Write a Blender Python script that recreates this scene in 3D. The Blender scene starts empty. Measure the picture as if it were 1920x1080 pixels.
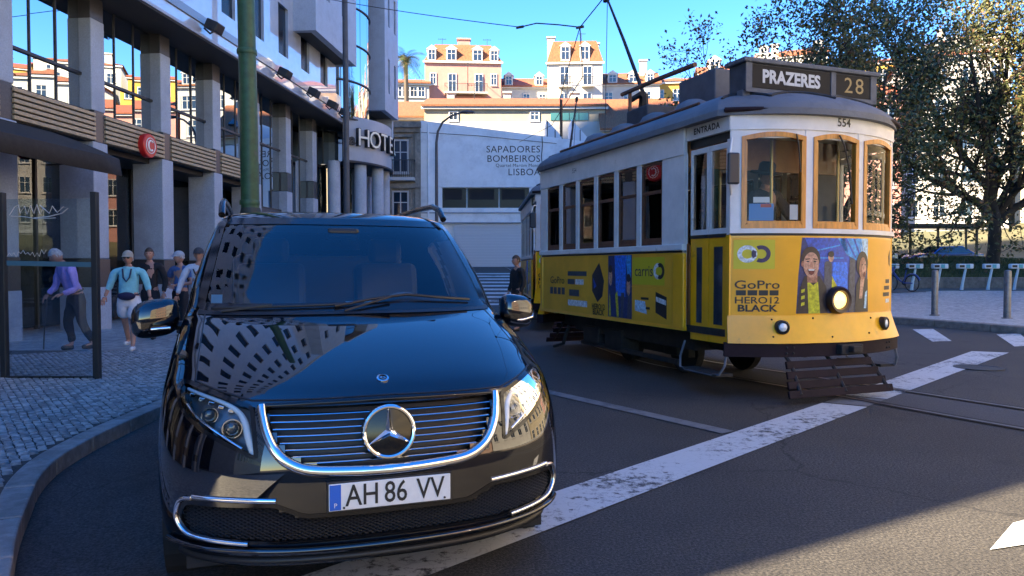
import bpy, bmesh, math, random
from mathutils import Vector, Matrix, noise
R = math.radians
rnd = random.Random(7)
sc = bpy.context.scene
COL = sc.collection

# ------------------------------------------------------------------ camera, sky, sun, exposure
cam_d = bpy.data.cameras.new('camera')
cam_d.sensor_width = 36.0
cam_d.lens = 26.0
cam_d.clip_start = 0.05
cam_d.clip_end = 3000
cam = bpy.data.objects.new('camera', cam_d)
COL.objects.link(cam)
cam.location = (0, 0, 1.5)
cam.rotation_euler = (R(90 - 1.652), 0, 0)
sc.camera = cam

SUN_AZ = (-0.86, -0.51)          # horizontal direction towards the sun
SUN_EL = R(36)
world = bpy.data.worlds.new('World')
sc.world = world
world.use_nodes = True
wn = world.node_tree
wn.nodes.clear()
sky = wn.nodes.new('ShaderNodeTexSky')
sky.sky_type = 'NISHITA'
sky.sun_disc = False
sky.sun_elevation = SUN_EL
sky.sun_rotation = math.atan2(SUN_AZ[0], SUN_AZ[1])
sky.altitude = 100
sky.air_density = 1.0
sky.dust_density = 0.0
sky.ozone_density = 3.0
hsv = wn.nodes.new('ShaderNodeHueSaturation')
hsv.inputs['Saturation'].default_value = 1.34
hsv.inputs['Hue'].default_value = 0.512
bg = wn.nodes.new('ShaderNodeBackground')
bg.inputs['Strength'].default_value = 0.082
wo = wn.nodes.new('ShaderNodeOutputWorld')
wn.links.new(sky.outputs[0], hsv.inputs['Color'])
wn.links.new(hsv.outputs[0], bg.inputs[0])
wn.links.new(bg.outputs[0], wo.inputs[0])
sun_d = bpy.data.lights.new('sun', 'SUN')
sun_d.energy = 5.0
sun_d.angle = R(0.5)
sun_d.color = (1.0, 0.81, 0.55)
sun = bpy.data.objects.new('sun', sun_d)
COL.objects.link(sun)
_t = Vector((SUN_AZ[0] * math.cos(SUN_EL), SUN_AZ[1] * math.cos(SUN_EL), math.sin(SUN_EL)))
sun.rotation_euler = _t.to_track_quat('Z', 'Y').to_euler()
sun.location = (-40, -30, 60)
sc.view_settings.view_transform = 'Standard'
sc.view_settings.look = 'None'
sc.view_settings.gamma = 1
sc.view_settings.use_curve_mapping = False
sc.view_settings.exposure = 2.72
sc.render.engine = 'CYCLES'
sc.cycles.use_denoising = True
sc.cycles.max_bounces = 8
sc.cycles.transparent_max_bounces = 24
sc.cycles.caustics_reflective = False
sc.cycles.caustics_refractive = False

# ------------------------------------------------------------------ materials
MATS = {}
def _new(name):
    m = bpy.data.materials.new(name)
    m.use_nodes = True
    m.node_tree.nodes.clear()
    MATS[name] = m
    return m, m.node_tree.nodes, m.node_tree.links

def mat(name, col, rough=.6, metal=0., var=0., vs=4., bump=0., bs=60., col2=None, coat=0., ior=1.5,
        stretch=None, bdist=.01, emit=None, coat_rough=.02, detail=6, lo=.35, hi=.65, wear=None, spec=.5, rvar=0):
    """Principled surface with noise colour, fine relief and optional wear patches (colour, scale, threshold)."""
    if name in MATS:
        return MATS[name]
    m, N, L = _new(name)
    out = N.new('ShaderNodeOutputMaterial')
    p = N.new('ShaderNodeBsdfPrincipled')
    L.new(p.outputs[0], out.inputs[0])
    p.inputs['Roughness'].default_value = rough
    p.inputs['Metallic'].default_value = metal
    p.inputs['IOR'].default_value = ior
    p.inputs['Specular IOR Level'].default_value = spec
    p.inputs['Coat Weight'].default_value = coat
    p.inputs['Coat Roughness'].default_value = coat_rough
    c4 = (*col, 1)
    p.inputs['Base Color'].default_value = c4
    src = None
    if var or col2 or bump or wear or rvar:
        tc = N.new('ShaderNodeTexCoord')
        mp = N.new('ShaderNodeMapping')
        L.new(tc.outputs['Object'], mp.inputs[0])
        if stretch:
            mp.inputs['Scale'].default_value = stretch
        if var or col2:
            nz = N.new('ShaderNodeTexNoise')
            nz.inputs['Scale'].default_value = vs
            nz.inputs['Detail'].default_value = detail
            nz.inputs['Roughness'].default_value = .65
            L.new(mp.outputs[0], nz.inputs['Vector'])
            rp = N.new('ShaderNodeValToRGB')
            rp.color_ramp.elements[0].position = lo
            rp.color_ramp.elements[1].position = hi
            a = tuple(max(0, x * (1 - var)) for x in col)
            b = col2 if col2 else tuple(x * (1 + var) for x in col)
            rp.color_ramp.elements[0].color = (*a, 1)
            rp.color_ramp.elements[1].color = (*b, 1)
            L.new(nz.outputs[0], rp.inputs[0])
            src = rp.outputs[0]
        if wear:
            wc, ws, wt, wsoft = wear
            n2 = N.new('ShaderNodeTexNoise')
            n2.inputs['Scale'].default_value = ws
            n2.inputs['Detail'].default_value = 9
            n2.inputs['Roughness'].default_value = .7
            L.new(mp.outputs[0], n2.inputs['Vector'])
            r2 = N.new('ShaderNodeMapRange')
            r2.inputs['From Min'].default_value = wt - wsoft
            r2.inputs['From Max'].default_value = wt + wsoft
            L.new(n2.outputs[0], r2.inputs[0])
            mx = N.new('ShaderNodeMix')
            mx.data_type = 'RGBA'
            L.new(r2.outputs[0], mx.inputs[0])
            mx.inputs[6].default_value = c4
            if src: L.new(src, mx.inputs[6])
            mx.inputs[7].default_value = (*wc, 1)
            src = mx.outputs[2]
        if src:
            L.new(src, p.inputs['Base Color'])
        if rvar:
            n3 = N.new('ShaderNodeTexNoise')
            n3.inputs['Scale'].default_value = 3.0
            n3.inputs['Detail'].default_value = 5
            L.new(mp.outputs[0], n3.inputs['Vector'])
            r3 = N.new('ShaderNodeMapRange')
            r3.inputs['To Min'].default_value = max(0, rough - rvar)
            r3.inputs['To Max'].default_value = min(1, rough + rvar)
            L.new(n3.outputs[0], r3.inputs[0])
            L.new(r3.outputs[0], p.inputs['Roughness'])
        if bump:
            bn = N.new('ShaderNodeTexNoise')
            bn.inputs['Scale'].default_value = bs
            bn.inputs['Detail'].default_value = 5
            L.new(mp.outputs[0], bn.inputs['Vector'])
            bp = N.new('ShaderNodeBump')
            bp.inputs['Strength'].default_value = bump
            bp.inputs['Distance'].default_value = bdist
            L.new(bn.outputs[0], bp.inputs['Height'])
            L.new(bp.outputs[0], p.inputs['Normal'])
    if emit:
        p.inputs['Emission Color'].default_value = (*emit[0], 1)
        p.inputs['Emission Strength'].default_value = emit[1]
    return m

def glass(name, tint=(.9, .95, .95), f0=1.5, rough=0., wave=0.):
    """Thin pane: tinted transparent + fresnel mirror."""
    if name in MATS:
        return MATS[name]
    m, N, L = _new(name)
    out = N.new('ShaderNodeOutputMaterial')
    mix = N.new('ShaderNodeMixShader')
    tr = N.new('ShaderNodeBsdfTransparent')
    tr.inputs[0].default_value = (*tint, 1)
    gl = N.new('ShaderNodeBsdfGlossy')
    gl.inputs['Roughness'].default_value = rough
    gl.inputs[0].default_value = (1, 1, 1, 1)
    fr = N.new('ShaderNodeFresnel')
    fr.inputs[0].default_value = f0
    if wave:
        tc = N.new('ShaderNodeTexCoord')
        bn = N.new('ShaderNodeTexNoise')
        bn.inputs['Scale'].default_value = .9
        bn.inputs['Detail'].default_value = 1
        L.new(tc.outputs['Object'], bn.inputs['Vector'])
        bp = N.new('ShaderNodeBump')
        bp.inputs['Strength'].default_value = wave
        bp.inputs['Distance'].default_value = .02
        L.new(bn.outputs[0], bp.inputs['Height'])
        L.new(bp.outputs[0], gl.inputs['Normal'])
    L.new(fr.outputs[0], mix.inputs[0])
    L.new(tr.outputs[0], mix.inputs[1])
    L.new(gl.outputs[0], mix.inputs[2])
    L.new(mix.outputs[0], out.inputs[0])
    return m

# ------------------------------------------------------------------ objects
def _link(o, parent):
    COL.objects.link(o)
    if parent is not None:
        o.parent = parent
    return o

def tag(o, label=None, cat=None, group=None, kind=None):
    if label: o['label'] = label
    if cat: o['category'] = cat
    if group: o['group'] = group
    if kind: o['kind'] = kind
    return o

def thing(name, label, cat, loc=(0, 0, 0), rz=0., group=None):
    o = bpy.data.objects.new(name, None)
    o.empty_display_size = .2
    COL.objects.link(o)
    o.location = loc
    o.rotation_euler = (0, 0, rz)
    return tag(o, label, cat, group)

def put(name, me, parent, loc=(0, 0, 0), rot=(0, 0, 0), label=None, kind=None, scale=None):
    o = bpy.data.objects.new(name, me)
    _link(o, parent)
    o.location = loc
    o.rotation_euler = rot
    if scale: o.scale = scale
    return tag(o, label, None, None, kind)

def children(o):
    return [c for c in bpy.data.objects if c.parent == o]

def copy_tree(o, loc=None, rz=None, label=None):
    kids = {}
    for c in bpy.data.objects:
        if c.parent is not None:
            kids.setdefault(c.parent.name, []).append(c)
    def rec(a, par):
        b = a.copy()
        COL.objects.link(b)
        b.parent = par
        for c in kids.get(a.name, []):
            rec(c, b)
        return b
    r = rec(o, None)
    if loc is not None: r.location = loc
    if rz is not None: r.rotation_euler = (0, 0, rz)
    if label: r['label'] = label
    return r

class MB:
    """collects simple solids into ONE mesh"""
    def __init__(s):
        s.v = []; s.f = []; s.m = []; s.mi = 0
    def add(s, vs, fs):
        b = len(s.v)
        s.v.extend([tuple(x) for x in vs])
        for f in fs:
            s.f.append(tuple(i + b for i in f)); s.m.append(s.mi)
        return s
    def bx(s, x0, x1, y0, y1, z0, z1):
        return s.add([(x0, y0, z0), (x1, y0, z0), (x1, y1, z0), (x0, y1, z0), (x0, y0, z1), (x1, y0, z1), (x1, y1, z1), (x0, y1, z1)],
                     [(0, 3, 2, 1), (4, 5, 6, 7), (0, 1, 5, 4), (1, 2, 6, 5), (2, 3, 7, 6), (3, 0, 4, 7)])
    def obx(s, c, size, M=None):
        hx, hy, hz = size[0] / 2, size[1] / 2, size[2] / 2
        vs = [Vector((a * hx, b * hy, d * hz)) for d in (-1, 1) for a, b in ((-1, -1), (1, -1), (1, 1), (-1, 1))]
        if M is not None: vs = [M @ v for v in vs]
        c = Vector(c)
        return s.add([v + c for v in vs], [(0, 3, 2, 1), (4, 5, 6, 7), (0, 1, 5, 4), (1, 2, 6, 5), (2, 3, 7, 6), (3, 0, 4, 7)])
    def tube(s, pts, r, n=8, closed=False, flat=None):
        """r number or list; flat=(axis vector, factor) squashes the section along that axis"""
        P = [Vector(p) for p in pts]
        k = len(P)
        if k < 2: return s
        rr = r if isinstance(r, (list, tuple)) else [r] * k
        up = None
        b = len(s.v)
        for i in range(k):
            if closed:
                t = (P[(i + 1) % k] - P[i - 1])
            else:
                t = P[min(i + 1, k - 1)] - P[max(i - 1, 0)]
            if t.length < 1e-9: t = Vector((0, 0, 1))
            t.normalize()
            if up is None:
                a = Vector((0, 0, 1)) if abs(t.z) < .9 else Vector((1, 0, 0))
                up = (a - t * a.dot(t)).normalized()
            else:
                up = up - t * up.dot(t)
                if up.length < 1e-6:
                    a = Vector((0, 0, 1)) if abs(t.z) < .9 else Vector((1, 0, 0))
                    up = a - t * a.dot(t)
                up.normalize()
            sd = t.cross(up)
            for j in range(n):
                a = 2 * math.pi * j / n
                d = up * math.cos(a) + sd * math.sin(a)
                d = d * rr[i]
                if flat:
                    ax = Vector(flat[0]).normalized()
                    d = d - ax * d.dot(ax) * (1 - flat[1])
                s.v.append(tuple(P[i] + d))
        rings = k if closed else k - 1
        for i in range(rings):
            i2 = (i + 1) % k
            for j in range(n):
                j2 = (j + 1) % n
                s.f.append((b + i * n + j, b + i * n + j2, b + i2 * n + j2, b + i2 * n + j)); s.m.append(s.mi)
        if not closed:
            s.f.append(tuple(b + j for j in reversed(range(n)))); s.m.append(s.mi)
            s.f.append(tuple(b + (k - 1) * n + j for j in range(n))); s.m.append(s.mi)
        return s
    def lathe(s, prof, n=16, M=None, cap=True):
        """prof list of (r, z) around local z"""
        b = len(s.v)
        M = M or Matrix()
        for r, z in prof:
            for j in range(n):
                a = 2 * math.pi * j / n
                s.v.append(tuple(M @ Vector((r * math.cos(a), r * math.sin(a), z))))
        for i in range(len(prof) - 1):
            for j in range(n):
                j2 = (j + 1) % n
                s.f.append((b + i * n + j, b + i * n + j2, b + (i + 1) * n + j2, b + (i + 1) * n + j)); s.m.append(s.mi)
        if cap:
            s.f.append(tuple(b + j for j in reversed(range(n)))); s.m.append(s.mi)
            k = len(prof) - 1
            s.f.append(tuple(b + k * n + j for j in range(n))); s.m.append(s.mi)
        return s
    def prism(s, poly, z0, z1, fn=None):
        """poly [(a,b)], extruded z0..z1; fn maps (a,b,z)->xyz"""
        fn = fn or (lambda a, b, z: (a, b, z))
        k = len(poly)
        vs = [fn(a, b, z0) for a, b in poly] + [fn(a, b, z1) for a, b in poly]
        fs = [tuple(reversed(range(k))), tuple(range(k, 2 * k))]
        for i in range(k):
            j = (i + 1) % k
            fs.append((i, j, k + j, k + i))
        return s.add(vs, fs)
    def grid(s, fn, nu, nv, closed_u=False):
        b = len(s.v)
        for j in range(nv + 1):
            for i in range(nu + (0 if closed_u else 1)):
                s.v.append(tuple(fn(i / nu, j / nv)))
        w = nu if closed_u else nu + 1
        for j in range(nv):
            for i in range(nu):
                i2 = (i + 1) % w if closed_u else i + 1
                s.f.append((b + j * w + i, b + j * w + i2, b + (j + 1) * w + i2, b + (j + 1) * w + i)); s.m.append(s.mi)
        return s
    def sphere(s, c, r, n=12, k=8, sc=(1, 1, 1)):
        c = Vector(c)
        def fn(u, v):
            a = 2 * math.pi * u; t = math.pi * (v * .998 + .001)
            return (c.x + r * sc[0] * math.sin(t) * math.cos(a), c.y + r * sc[1] * math.sin(t) * math.sin(a), c.z - r * sc[2] * math.cos(t))
        return s.grid(fn, n, k, True)
    def mesh(s, name, mats=None, smooth=None):
        me = bpy.data.meshes.new(name)
        me.from_pydata(s.v, [], s.f)
        if mats is not None:
            ms = mats if isinstance(mats, (list, tuple)) else [mats]
            for m in ms: me.materials.append(m)
            if len(ms) > 1:
                me.polygons.foreach_set('material_index', s.m)
        me.update()
        if smooth is not None:
            me.polygons.foreach_set('use_smooth', [True] * len(me.polygons))
            if smooth < 180:
                me.set_sharp_from_angle(angle=R(smooth))
        return me
    def build(s, name, mats, parent=None, smooth=None, bevel=None, **kw):
        o = put(name, s.mesh(name, mats, smooth), parent, **kw)
        if bevel:
            md = o.modifiers.new('Bevel', 'BEVEL')
            md.width = bevel; md.segments = 2; md.limit_method = 'ANGLE'; md.angle_limit = R(40)
        return o

def fix_normals(me):
    bm = bmesh.new(); bm.from_mesh(me)
    bmesh.ops.recalc_face_normals(bm, faces=bm.faces)
    bm.to_mesh(me); bm.free(); me.update()

# flat outline -> cut into a grid -> mapped onto a curved surface
def decal_mesh(name, polys, fn, m, step=.05, axis=(0,), smooth=True):
    """polys: list of outlines [(a,b)...] (each one ngon); fn(a,b)->xyz"""
    bm = bmesh.new()
    for poly in polys:
        try:
            vs = [bm.verts.new((a, b, 0)) for a, b in poly]
            bm.faces.new(vs)
        except ValueError:
            pass
    return _cutmap(bm, name, fn, m, step, axis, smooth)

def _cutmap(bm, name, fn, m, step, axis, smooth):
    bmesh.ops.triangulate(bm, faces=bm.faces)
    xs = [v.co.x for v in bm.verts]; ys = [v.co.y for v in bm.verts]
    if not xs:
        return bpy.data.meshes.new(name)
    for ax in axis:
        lo, hi = (min(xs), max(xs)) if ax == 0 else (min(ys), max(ys))
        k = math.floor(lo / step) + 1
        while k * step < hi:
            co = (k * step, 0, 0) if ax == 0 else (0, k * step, 0)
            no = (1, 0, 0) if ax == 0 else (0, 1, 0)
            bmesh.ops.bisect_plane(bm, geom=bm.verts[:] + bm.edges[:] + bm.faces[:], plane_co=co, plane_no=no)
            k += 1
    for v in bm.verts:
        v.co = Vector(fn(v.co.x, v.co.y))
    bmesh.ops.remove_doubles(bm, verts=bm.verts, dist=1e-5)
    me = bpy.data.meshes.new(name)
    bm.to_mesh(me); bm.free()
    me.materials.append(m)
    if smooth:
        me.polygons.foreach_set('use_smooth', [True] * len(me.polygons))
    me.update()
    return me

def text_mesh(name, s, size, fn, m, align='CENTER', step=.08, extrude=0., bold=0., sx=1., spacing=1.):
    """text in its own plane (a to the right, b up), mapped by fn(a,b[,depth])"""
    cu = bpy.data.curves.new(name, 'FONT')
    cu.body = s; cu.size = size; cu.align_x = align; cu.align_y = 'CENTER'
    cu.extrude = extrude; cu.offset = bold; cu.resolution_u = 3; cu.space_character = spacing
    o = bpy.data.objects.new(name, cu)
    COL.objects.link(o)
    dg = bpy.context.evaluated_depsgraph_get()
    me0 = bpy.data.meshes.new_from_object(o.evaluated_get(dg))
    bpy.data.objects.remove(o); bpy.data.curves.remove(cu)
    bm = bmesh.new(); bm.from_mesh(me0); bpy.data.meshes.remove(me0)
    for v in bm.verts: v.co.x *= sx
    if extrude:
        for v in bm.verts:
            v.co = Vector(fn(v.co.x, v.co.y, v.co.z))
        me = bpy.data.meshes.new(name); bm.to_mesh(me); bm.free(); me.materials.append(m); me.update()
        return me
    return _cutmap(bm, name, fn, m, step, (0,), False)

def bez_round(pts, r, n=5, closed=True):
    """rounds the corners of a 2d outline; r number or list"""
    out = []
    k = len(pts)
    for i in range(k):
        p = Vector(pts[i]).to_2d()
        if not closed and i in (0, k - 1):
            out.append((p.x, p.y)); continue
        a = Vector(pts[i - 1]).to_2d(); b = Vector(pts[(i + 1) % k]).to_2d()
        ri = r[i] if isinstance(r, (list, tuple)) else r
        da, db = a - p, b - p
        ra = min(ri, da.length * .49); rb = min(ri, db.length * .49)
        if ra < 1e-5:
            out.append((p.x, p.y)); continue
        p0 = p + da.normalized() * ra; p1 = p + db.normalized() * rb
        for j in range(n + 1):
            t = j / n
            q = p0 * (1 - t) ** 2 + p * 2 * t * (1 - t) + p1 * t * t
            out.append((q.x, q.y))
    return out

def dens(pts, step, closed=True):
    out = []
    k = len(pts)
    for i in range(k if closed else k - 1):
        a = Vector(pts[i]); b = Vector(pts[(i + 1) % k])
        n = max(1, int((b - a).length / step))
        for j in range(n):
            out.append(tuple(a.lerp(b, j / n)))
    if not closed: out.append(tuple(pts[-1]))
    return out

def pchip(xs, ys):
    n = len(xs)
    h = [xs[i + 1] - xs[i] for i in range(n - 1)]
    d = [(ys[i + 1] - ys[i]) / h[i] for i in range(n - 1)]
    m = [d[0]] + [0 if d[i - 1] * d[i] <= 0 else 2 * d[i - 1] * d[i] / (d[i - 1] + d[i]) for i in range(1, n - 1)] + [d[-1]]
    def f(x):
        if x <= xs[0]: return ys[0] + m[0] * 0
        if x >= xs[-1]: return ys[-1]
        i = 0
        while x > xs[i + 1]: i += 1
        t = (x - xs[i]) / h[i]
        return (ys[i] * (1 + 2 * t) * (1 - t) ** 2 + h[i] * m[i] * t * (1 - t) ** 2 + ys[i + 1] * t * t * (3 - 2 * t) + h[i] * m[i + 1] * t * t * (t - 1))
    return f

def in_poly(x, y, poly):
    c = False
    j = len(poly) - 1
    for i in range(len(poly)):
        xi, yi = poly[i]; xj, yj = poly[j]
        if (yi > y) != (yj > y) and x < (xj - xi) * (y - yi) / (yj - yi) + xi: c = not c
        j = i
    return c

def inset(poly, d):
    """moves a closed 2d outline inwards by d (counter-clockwise outlines shrink for d>0)"""
    k = len(poly)
    area = sum(poly[i][0] * poly[(i + 1) % k][1] - poly[(i + 1) % k][0] * poly[i][1] for i in range(k))
    sgn = 1 if area > 0 else -1
    out = []
    for i in range(k):
        a = Vector(poly[i - 1]); b = Vector(poly[(i + 1) % k])
        t = b - a
        if t.length < 1e-9: out.append(tuple(poly[i])); continue
        t.normalize()
        nrm = Vector((-t.y, t.x)) * sgn
        p = Vector(poly[i]) + nrm * d
        out.append((p.x, p.y))
    return out

# common materials
M_black = mat('black_plastic', (.012, .012, .013), .45)
M_blackgloss = mat('black_gloss', (.006, .006, .007), .12)
M_chrome = mat('chrome', (.78, .78, .80), .08, 1.)
M_rubber = mat('rubber', (.02, .02, .021), .85, var=.2, vs=20)
M_dark = mat('dark_interior', (.012, .012, .014), .8)
M_white = mat('white_paint', (.72, .72, .70), .45, var=.06, vs=3)
M_glass = glass('clear_glass', (.93, .96, .96), 1.5)
M_wire = mat('wire_black', (.02, .02, .022), .6)
M_ink = mat('ink_black', (.012, .012, .012), .5)
# ------------------------------------------------------------------ ground, road, pavements, markings, rails
def sstep(a, b, t):
    t = min(1, max(0, (t - a) / (b - a))); return t * t * (3 - 2 * t)
def zroad(y):
    return 1.5 * sstep(24, 44, y)
def asphalt_mat(name, dark, light, cs=.45, patch=.35):
    m, N, L = _new(name)
    out = N.new('ShaderNodeOutputMaterial'); p = N.new('ShaderNodeBsdfPrincipled'); L.new(p.outputs[0], out.inputs[0])
    tc = N.new('ShaderNodeTexCoord')
    def noise_(sc_, det, ro=.6):
        n = N.new('ShaderNodeTexNoise'); n.inputs['Scale'].default_value = sc_; n.inputs['Detail'].default_value = det; n.inputs['Roughness'].default_value = ro
        L.new(tc.outputs['Object'], n.inputs['Vector']); return n
    g = noise_(62, 3); rp = N.new('ShaderNodeValToRGB'); rp.color_ramp.elements[0].position = .40; rp.color_ramp.elements[1].position = .70
    rp.color_ramp.elements[0].color = (*dark, 1); rp.color_ramp.elements[1].color = (*light, 1); L.new(g.outputs[0], rp.inputs[0])
    # broad tyre polish and repairs
    b = noise_(.55, 6, .65); mr = N.new('ShaderNodeMapRange'); mr.inputs['From Min'].default_value = .35; mr.inputs['From Max'].default_value = .68; mr.inputs['To Min'].default_value = 1 - patch; mr.inputs['To Max'].default_value = 1 + patch; L.new(b.outputs[0], mr.inputs[0])
    ml = N.new('ShaderNodeMix'); ml.data_type = 'RGBA'; ml.blend_type = 'MULTIPLY'; ml.inputs[0].default_value = 1; L.new(rp.outputs[0], ml.inputs[6]); L.new(mr.outputs[0], ml.inputs[7])
    # oil spots
    o = noise_(1.7, 4, .5); mo = N.new('ShaderNodeMapRange'); mo.inputs['From Min'].default_value = .62; mo.inputs['From Max'].default_value = .74; mo.inputs['To Max'].default_value = .6; L.new(o.outputs[0], mo.inputs[0])
    m2 = N.new('ShaderNodeMix'); m2.data_type = 'RGBA'; L.new(mo.outputs[0], m2.inputs[0]); L.new(ml.outputs[2], m2.inputs[6]); m2.inputs[7].default_value = (.018, .018, .019, 1)
    # hairline cracks
    dn = noise_(2.4, 5, .7); mv = N.new('ShaderNodeMix'); mv.data_type = 'RGBA'; mv.inputs[0].default_value = .30; L.new(tc.outputs['Object'], mv.inputs[6]); L.new(dn.outputs['Color'], mv.inputs[7])
    vo = N.new('ShaderNodeTexVoronoi'); vo.feature = 'DISTANCE_TO_EDGE'; vo.inputs['Scale'].default_value = cs; L.new(mv.outputs[2], vo.inputs['Vector'])
    ck = N.new('ShaderNodeMapRange'); ck.inputs['From Min'].default_value = .0015; ck.inputs['From Max'].default_value = .006; ck.inputs['To Min'].default_value = .75; ck.inputs['To Max'].default_value = 0; L.new(vo.outputs[0], ck.inputs[0])
    mk = N.new('ShaderNodeMath'); mk.operation = 'MULTIPLY'; L.new(ck.outputs[0], mk.inputs[0]); L.new(mr.outputs[0], mk.inputs[1])
    m3 = N.new('ShaderNodeMix'); m3.data_type = 'RGBA'; L.new(mk.outputs[0], m3.inputs[0]); L.new(m2.outputs[2], m3.inputs[6]); m3.inputs[7].default_value = (.012, .012, .012, 1)
    L.new(m3.outputs[2], p.inputs['Base Color'])
    rr = N.new('ShaderNodeMapRange'); rr.inputs['To Min'].default_value = .62; rr.inputs['To Max'].default_value = .9; L.new(b.outputs[0], rr.inputs[0]); L.new(rr.outputs[0], p.inputs['Roughness'])
    bn = noise_(95, 4); bp = N.new('ShaderNodeBump'); bp.inputs['Strength'].default_value = 1; bp.inputs['Distance'].default_value = .010; L.new(bn.outputs[0], bp.inputs['Height']); L.new(bp.outputs[0], p.inputs['Normal'])
    return m
M_asphalt = asphalt_mat('asphalt', (.017, .017, .017), (.100, .092, .080))
M_cobble = mat('cobble_stone', (.30, .295, .285), .62, var=.45, vs=9, bump=.4, bs=70, bdist=.006, detail=3)
M_cobble2 = mat('cobble_stone_dark', (.215, .215, .21), .62, var=.4, vs=9, bump=.4, bs=70, bdist=.006, detail=3)
M_cobble3 = mat('cobble_stone_pale', (.40, .39, .37), .6, var=.3, vs=9, bump=.4, bs=70, bdist=.006, detail=3)
M_joint = mat('joint_sand', (.055, .052, .047), .95, var=.4, vs=40)
M_kerb = mat('kerb_granite', (.25, .245, .235), .75, var=.22, vs=14, bump=.35, bs=90, bdist=.006, wear=((.13, .125, .115), 2.2, .57, .1))

M_kerbs = [M_kerb, mat('kerb_granite_dark', (.19, .185, .18), .8, var=.25, vs=10, bump=.35, bs=80, bdist=.006, wear=((.10, .098, .09), 2.6, .57, .1)), mat('kerb_granite_pale', (.29, .28, .265), .75, var=.2, vs=12, bump=.35, bs=90, bdist=.006, wear=((.15, .14, .13), 1.8, .58, .1))]
def cobble_far_mat():
    m, N, L = _new('cobble_paving_far')
    out = N.new('ShaderNodeOutputMaterial'); p = N.new('ShaderNodeBsdfPrincipled'); L.new(p.outputs[0], out.inputs[0])
    tc = N.new('ShaderNodeTexCoord'); vo = N.new('ShaderNodeTexVoronoi'); vo.inputs['Scale'].default_value = 10.5
    ve = N.new('ShaderNodeTexVoronoi'); ve.feature = 'DISTANCE_TO_EDGE'; ve.inputs['Scale'].default_value = 10.5
    for v in (vo, ve): L.new(tc.outputs['Object'], v.inputs['Vector'])
    rp = N.new('ShaderNodeValToRGB'); rp.color_ramp.elements[0].color = (.24, .24, .23, 1); rp.color_ramp.elements[1].color = (.55, .54, .51, 1)
    L.new(vo.outputs['Color'], rp.inputs[0])
    r2 = N.new('ShaderNodeMapRange'); r2.inputs['From Max'].default_value = .012; L.new(ve.outputs[0], r2.inputs[0])
    mx = N.new('ShaderNodeMix'); mx.data_type = 'RGBA'; mx.inputs[6].default_value = (.07, .066, .06, 1)
    L.new(r2.outputs[0], mx.inputs[0]); L.new(rp.outputs[0], mx.inputs[7]); L.new(mx.outputs[2], p.inputs['Base Color'])
    bp = N.new('ShaderNodeBump'); bp.inputs['Distance'].default_value = .01; L.new(r2.outputs[0], bp.inputs['Height']); L.new(bp.outputs[0], p.inputs['Normal'])
    p.inputs['Roughness'].default_value = .6
    return m
M_cobblefar = cobble_far_mat()

m = MB()
ys = [-900, -300, -60] + [-20 + 2 * i for i in range(40)] + [80, 160, 400, 1200]
for j in range(len(ys) - 1):
    m.add([(-1200, ys[j], zroad(ys[j])), (1200, ys[j], zroad(ys[j])), (1200, ys[j + 1], zroad(ys[j + 1])), (-1200, ys[j + 1], zroad(ys[j + 1]))], [(0, 1, 2, 3)])
m.build('road', M_asphalt, kind='structure')

# rough patch of older tarmac in the parking bay
KERB = [(-1.62, -14), (-1.62, .3), (-1.68, 1.5), (-1.88, 2.6), (-2.24, 3.26), (-2.58, 3.82), (-2.89, 4.40), (-3.13, 4.88), (-3.31, 5.42), (-3.41, 6.08), (-3.45, 6.66), (-3.48, 7.41),
        (-3.46, 8.3), (-3.36, 9.6), (-3.18, 12), (-2.95, 16), (-2.8, 22), (-2.95, 30), (-3.6, 40), (-4.2, 46)]
KC = []
for i in range(len(KERB) - 1):
    p0 = Vector(KERB[max(i - 1, 0)]); p1 = Vector(KERB[i]); p2 = Vector(KERB[i + 1]); p3 = Vector(KERB[min(i + 2, len(KERB) - 1)])
    n = max(2, int((p2 - p1).length / .12))
    for j in range(n):
        t = j / n
        KC.append(.5 * ((2 * p1) + (p2 - p0) * t + (2 * p0 - 5 * p1 + 4 * p2 - p3) * t * t + (-p0 + 3 * p1 - 3 * p2 + p3) * t ** 3) if (p2 - p1).length < 1.2 else p1.lerp(p2, t))
KC.append(Vector(KERB[-1]))
def kerb_x(y):
    for i in range(len(KC) - 1):
        if KC[i].y <= y <= KC[i + 1].y:
            t = (y - KC[i].y) / max(1e-6, KC[i + 1].y - KC[i].y); return KC[i].x + (KC[i + 1].x - KC[i].x) * t
    return -3.5
m = MB()
bay = asphalt_mat('bay_tarmac', (.020, .020, .021), (.085, .083, .08), .9, .45)
pts = [(k.x + .01, k.y) for k in KC if 2.7 < k.y < 9.5]
m.add([(a, b, .004) for a, b in pts] + [(min(a + 1.9 + .1 * math.sin(b * 5), -1.0), b, .004) for a, b in pts], [(i, len(pts) + i, len(pts) + i + 1, i + 1) for i in range(len(pts) - 1)])
m.build('parking_bay', bay, kind='structure')

# left pavement
m = MB()
for i in range(len(KC) - 1):
    a, b = KC[i], KC[i + 1]
    zo = lambda y: .112 + zroad(y)
    m.add([(-60, a.y, zo(a.y)), (a.x - .05, a.y, zo(a.y)), (b.x - .05, b.y, zo(b.y)), (-60, b.y, zo(b.y))], [(0, 1, 2, 3)])
paved = m.build('pavement', M_cobblefar, kind='structure')
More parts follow.
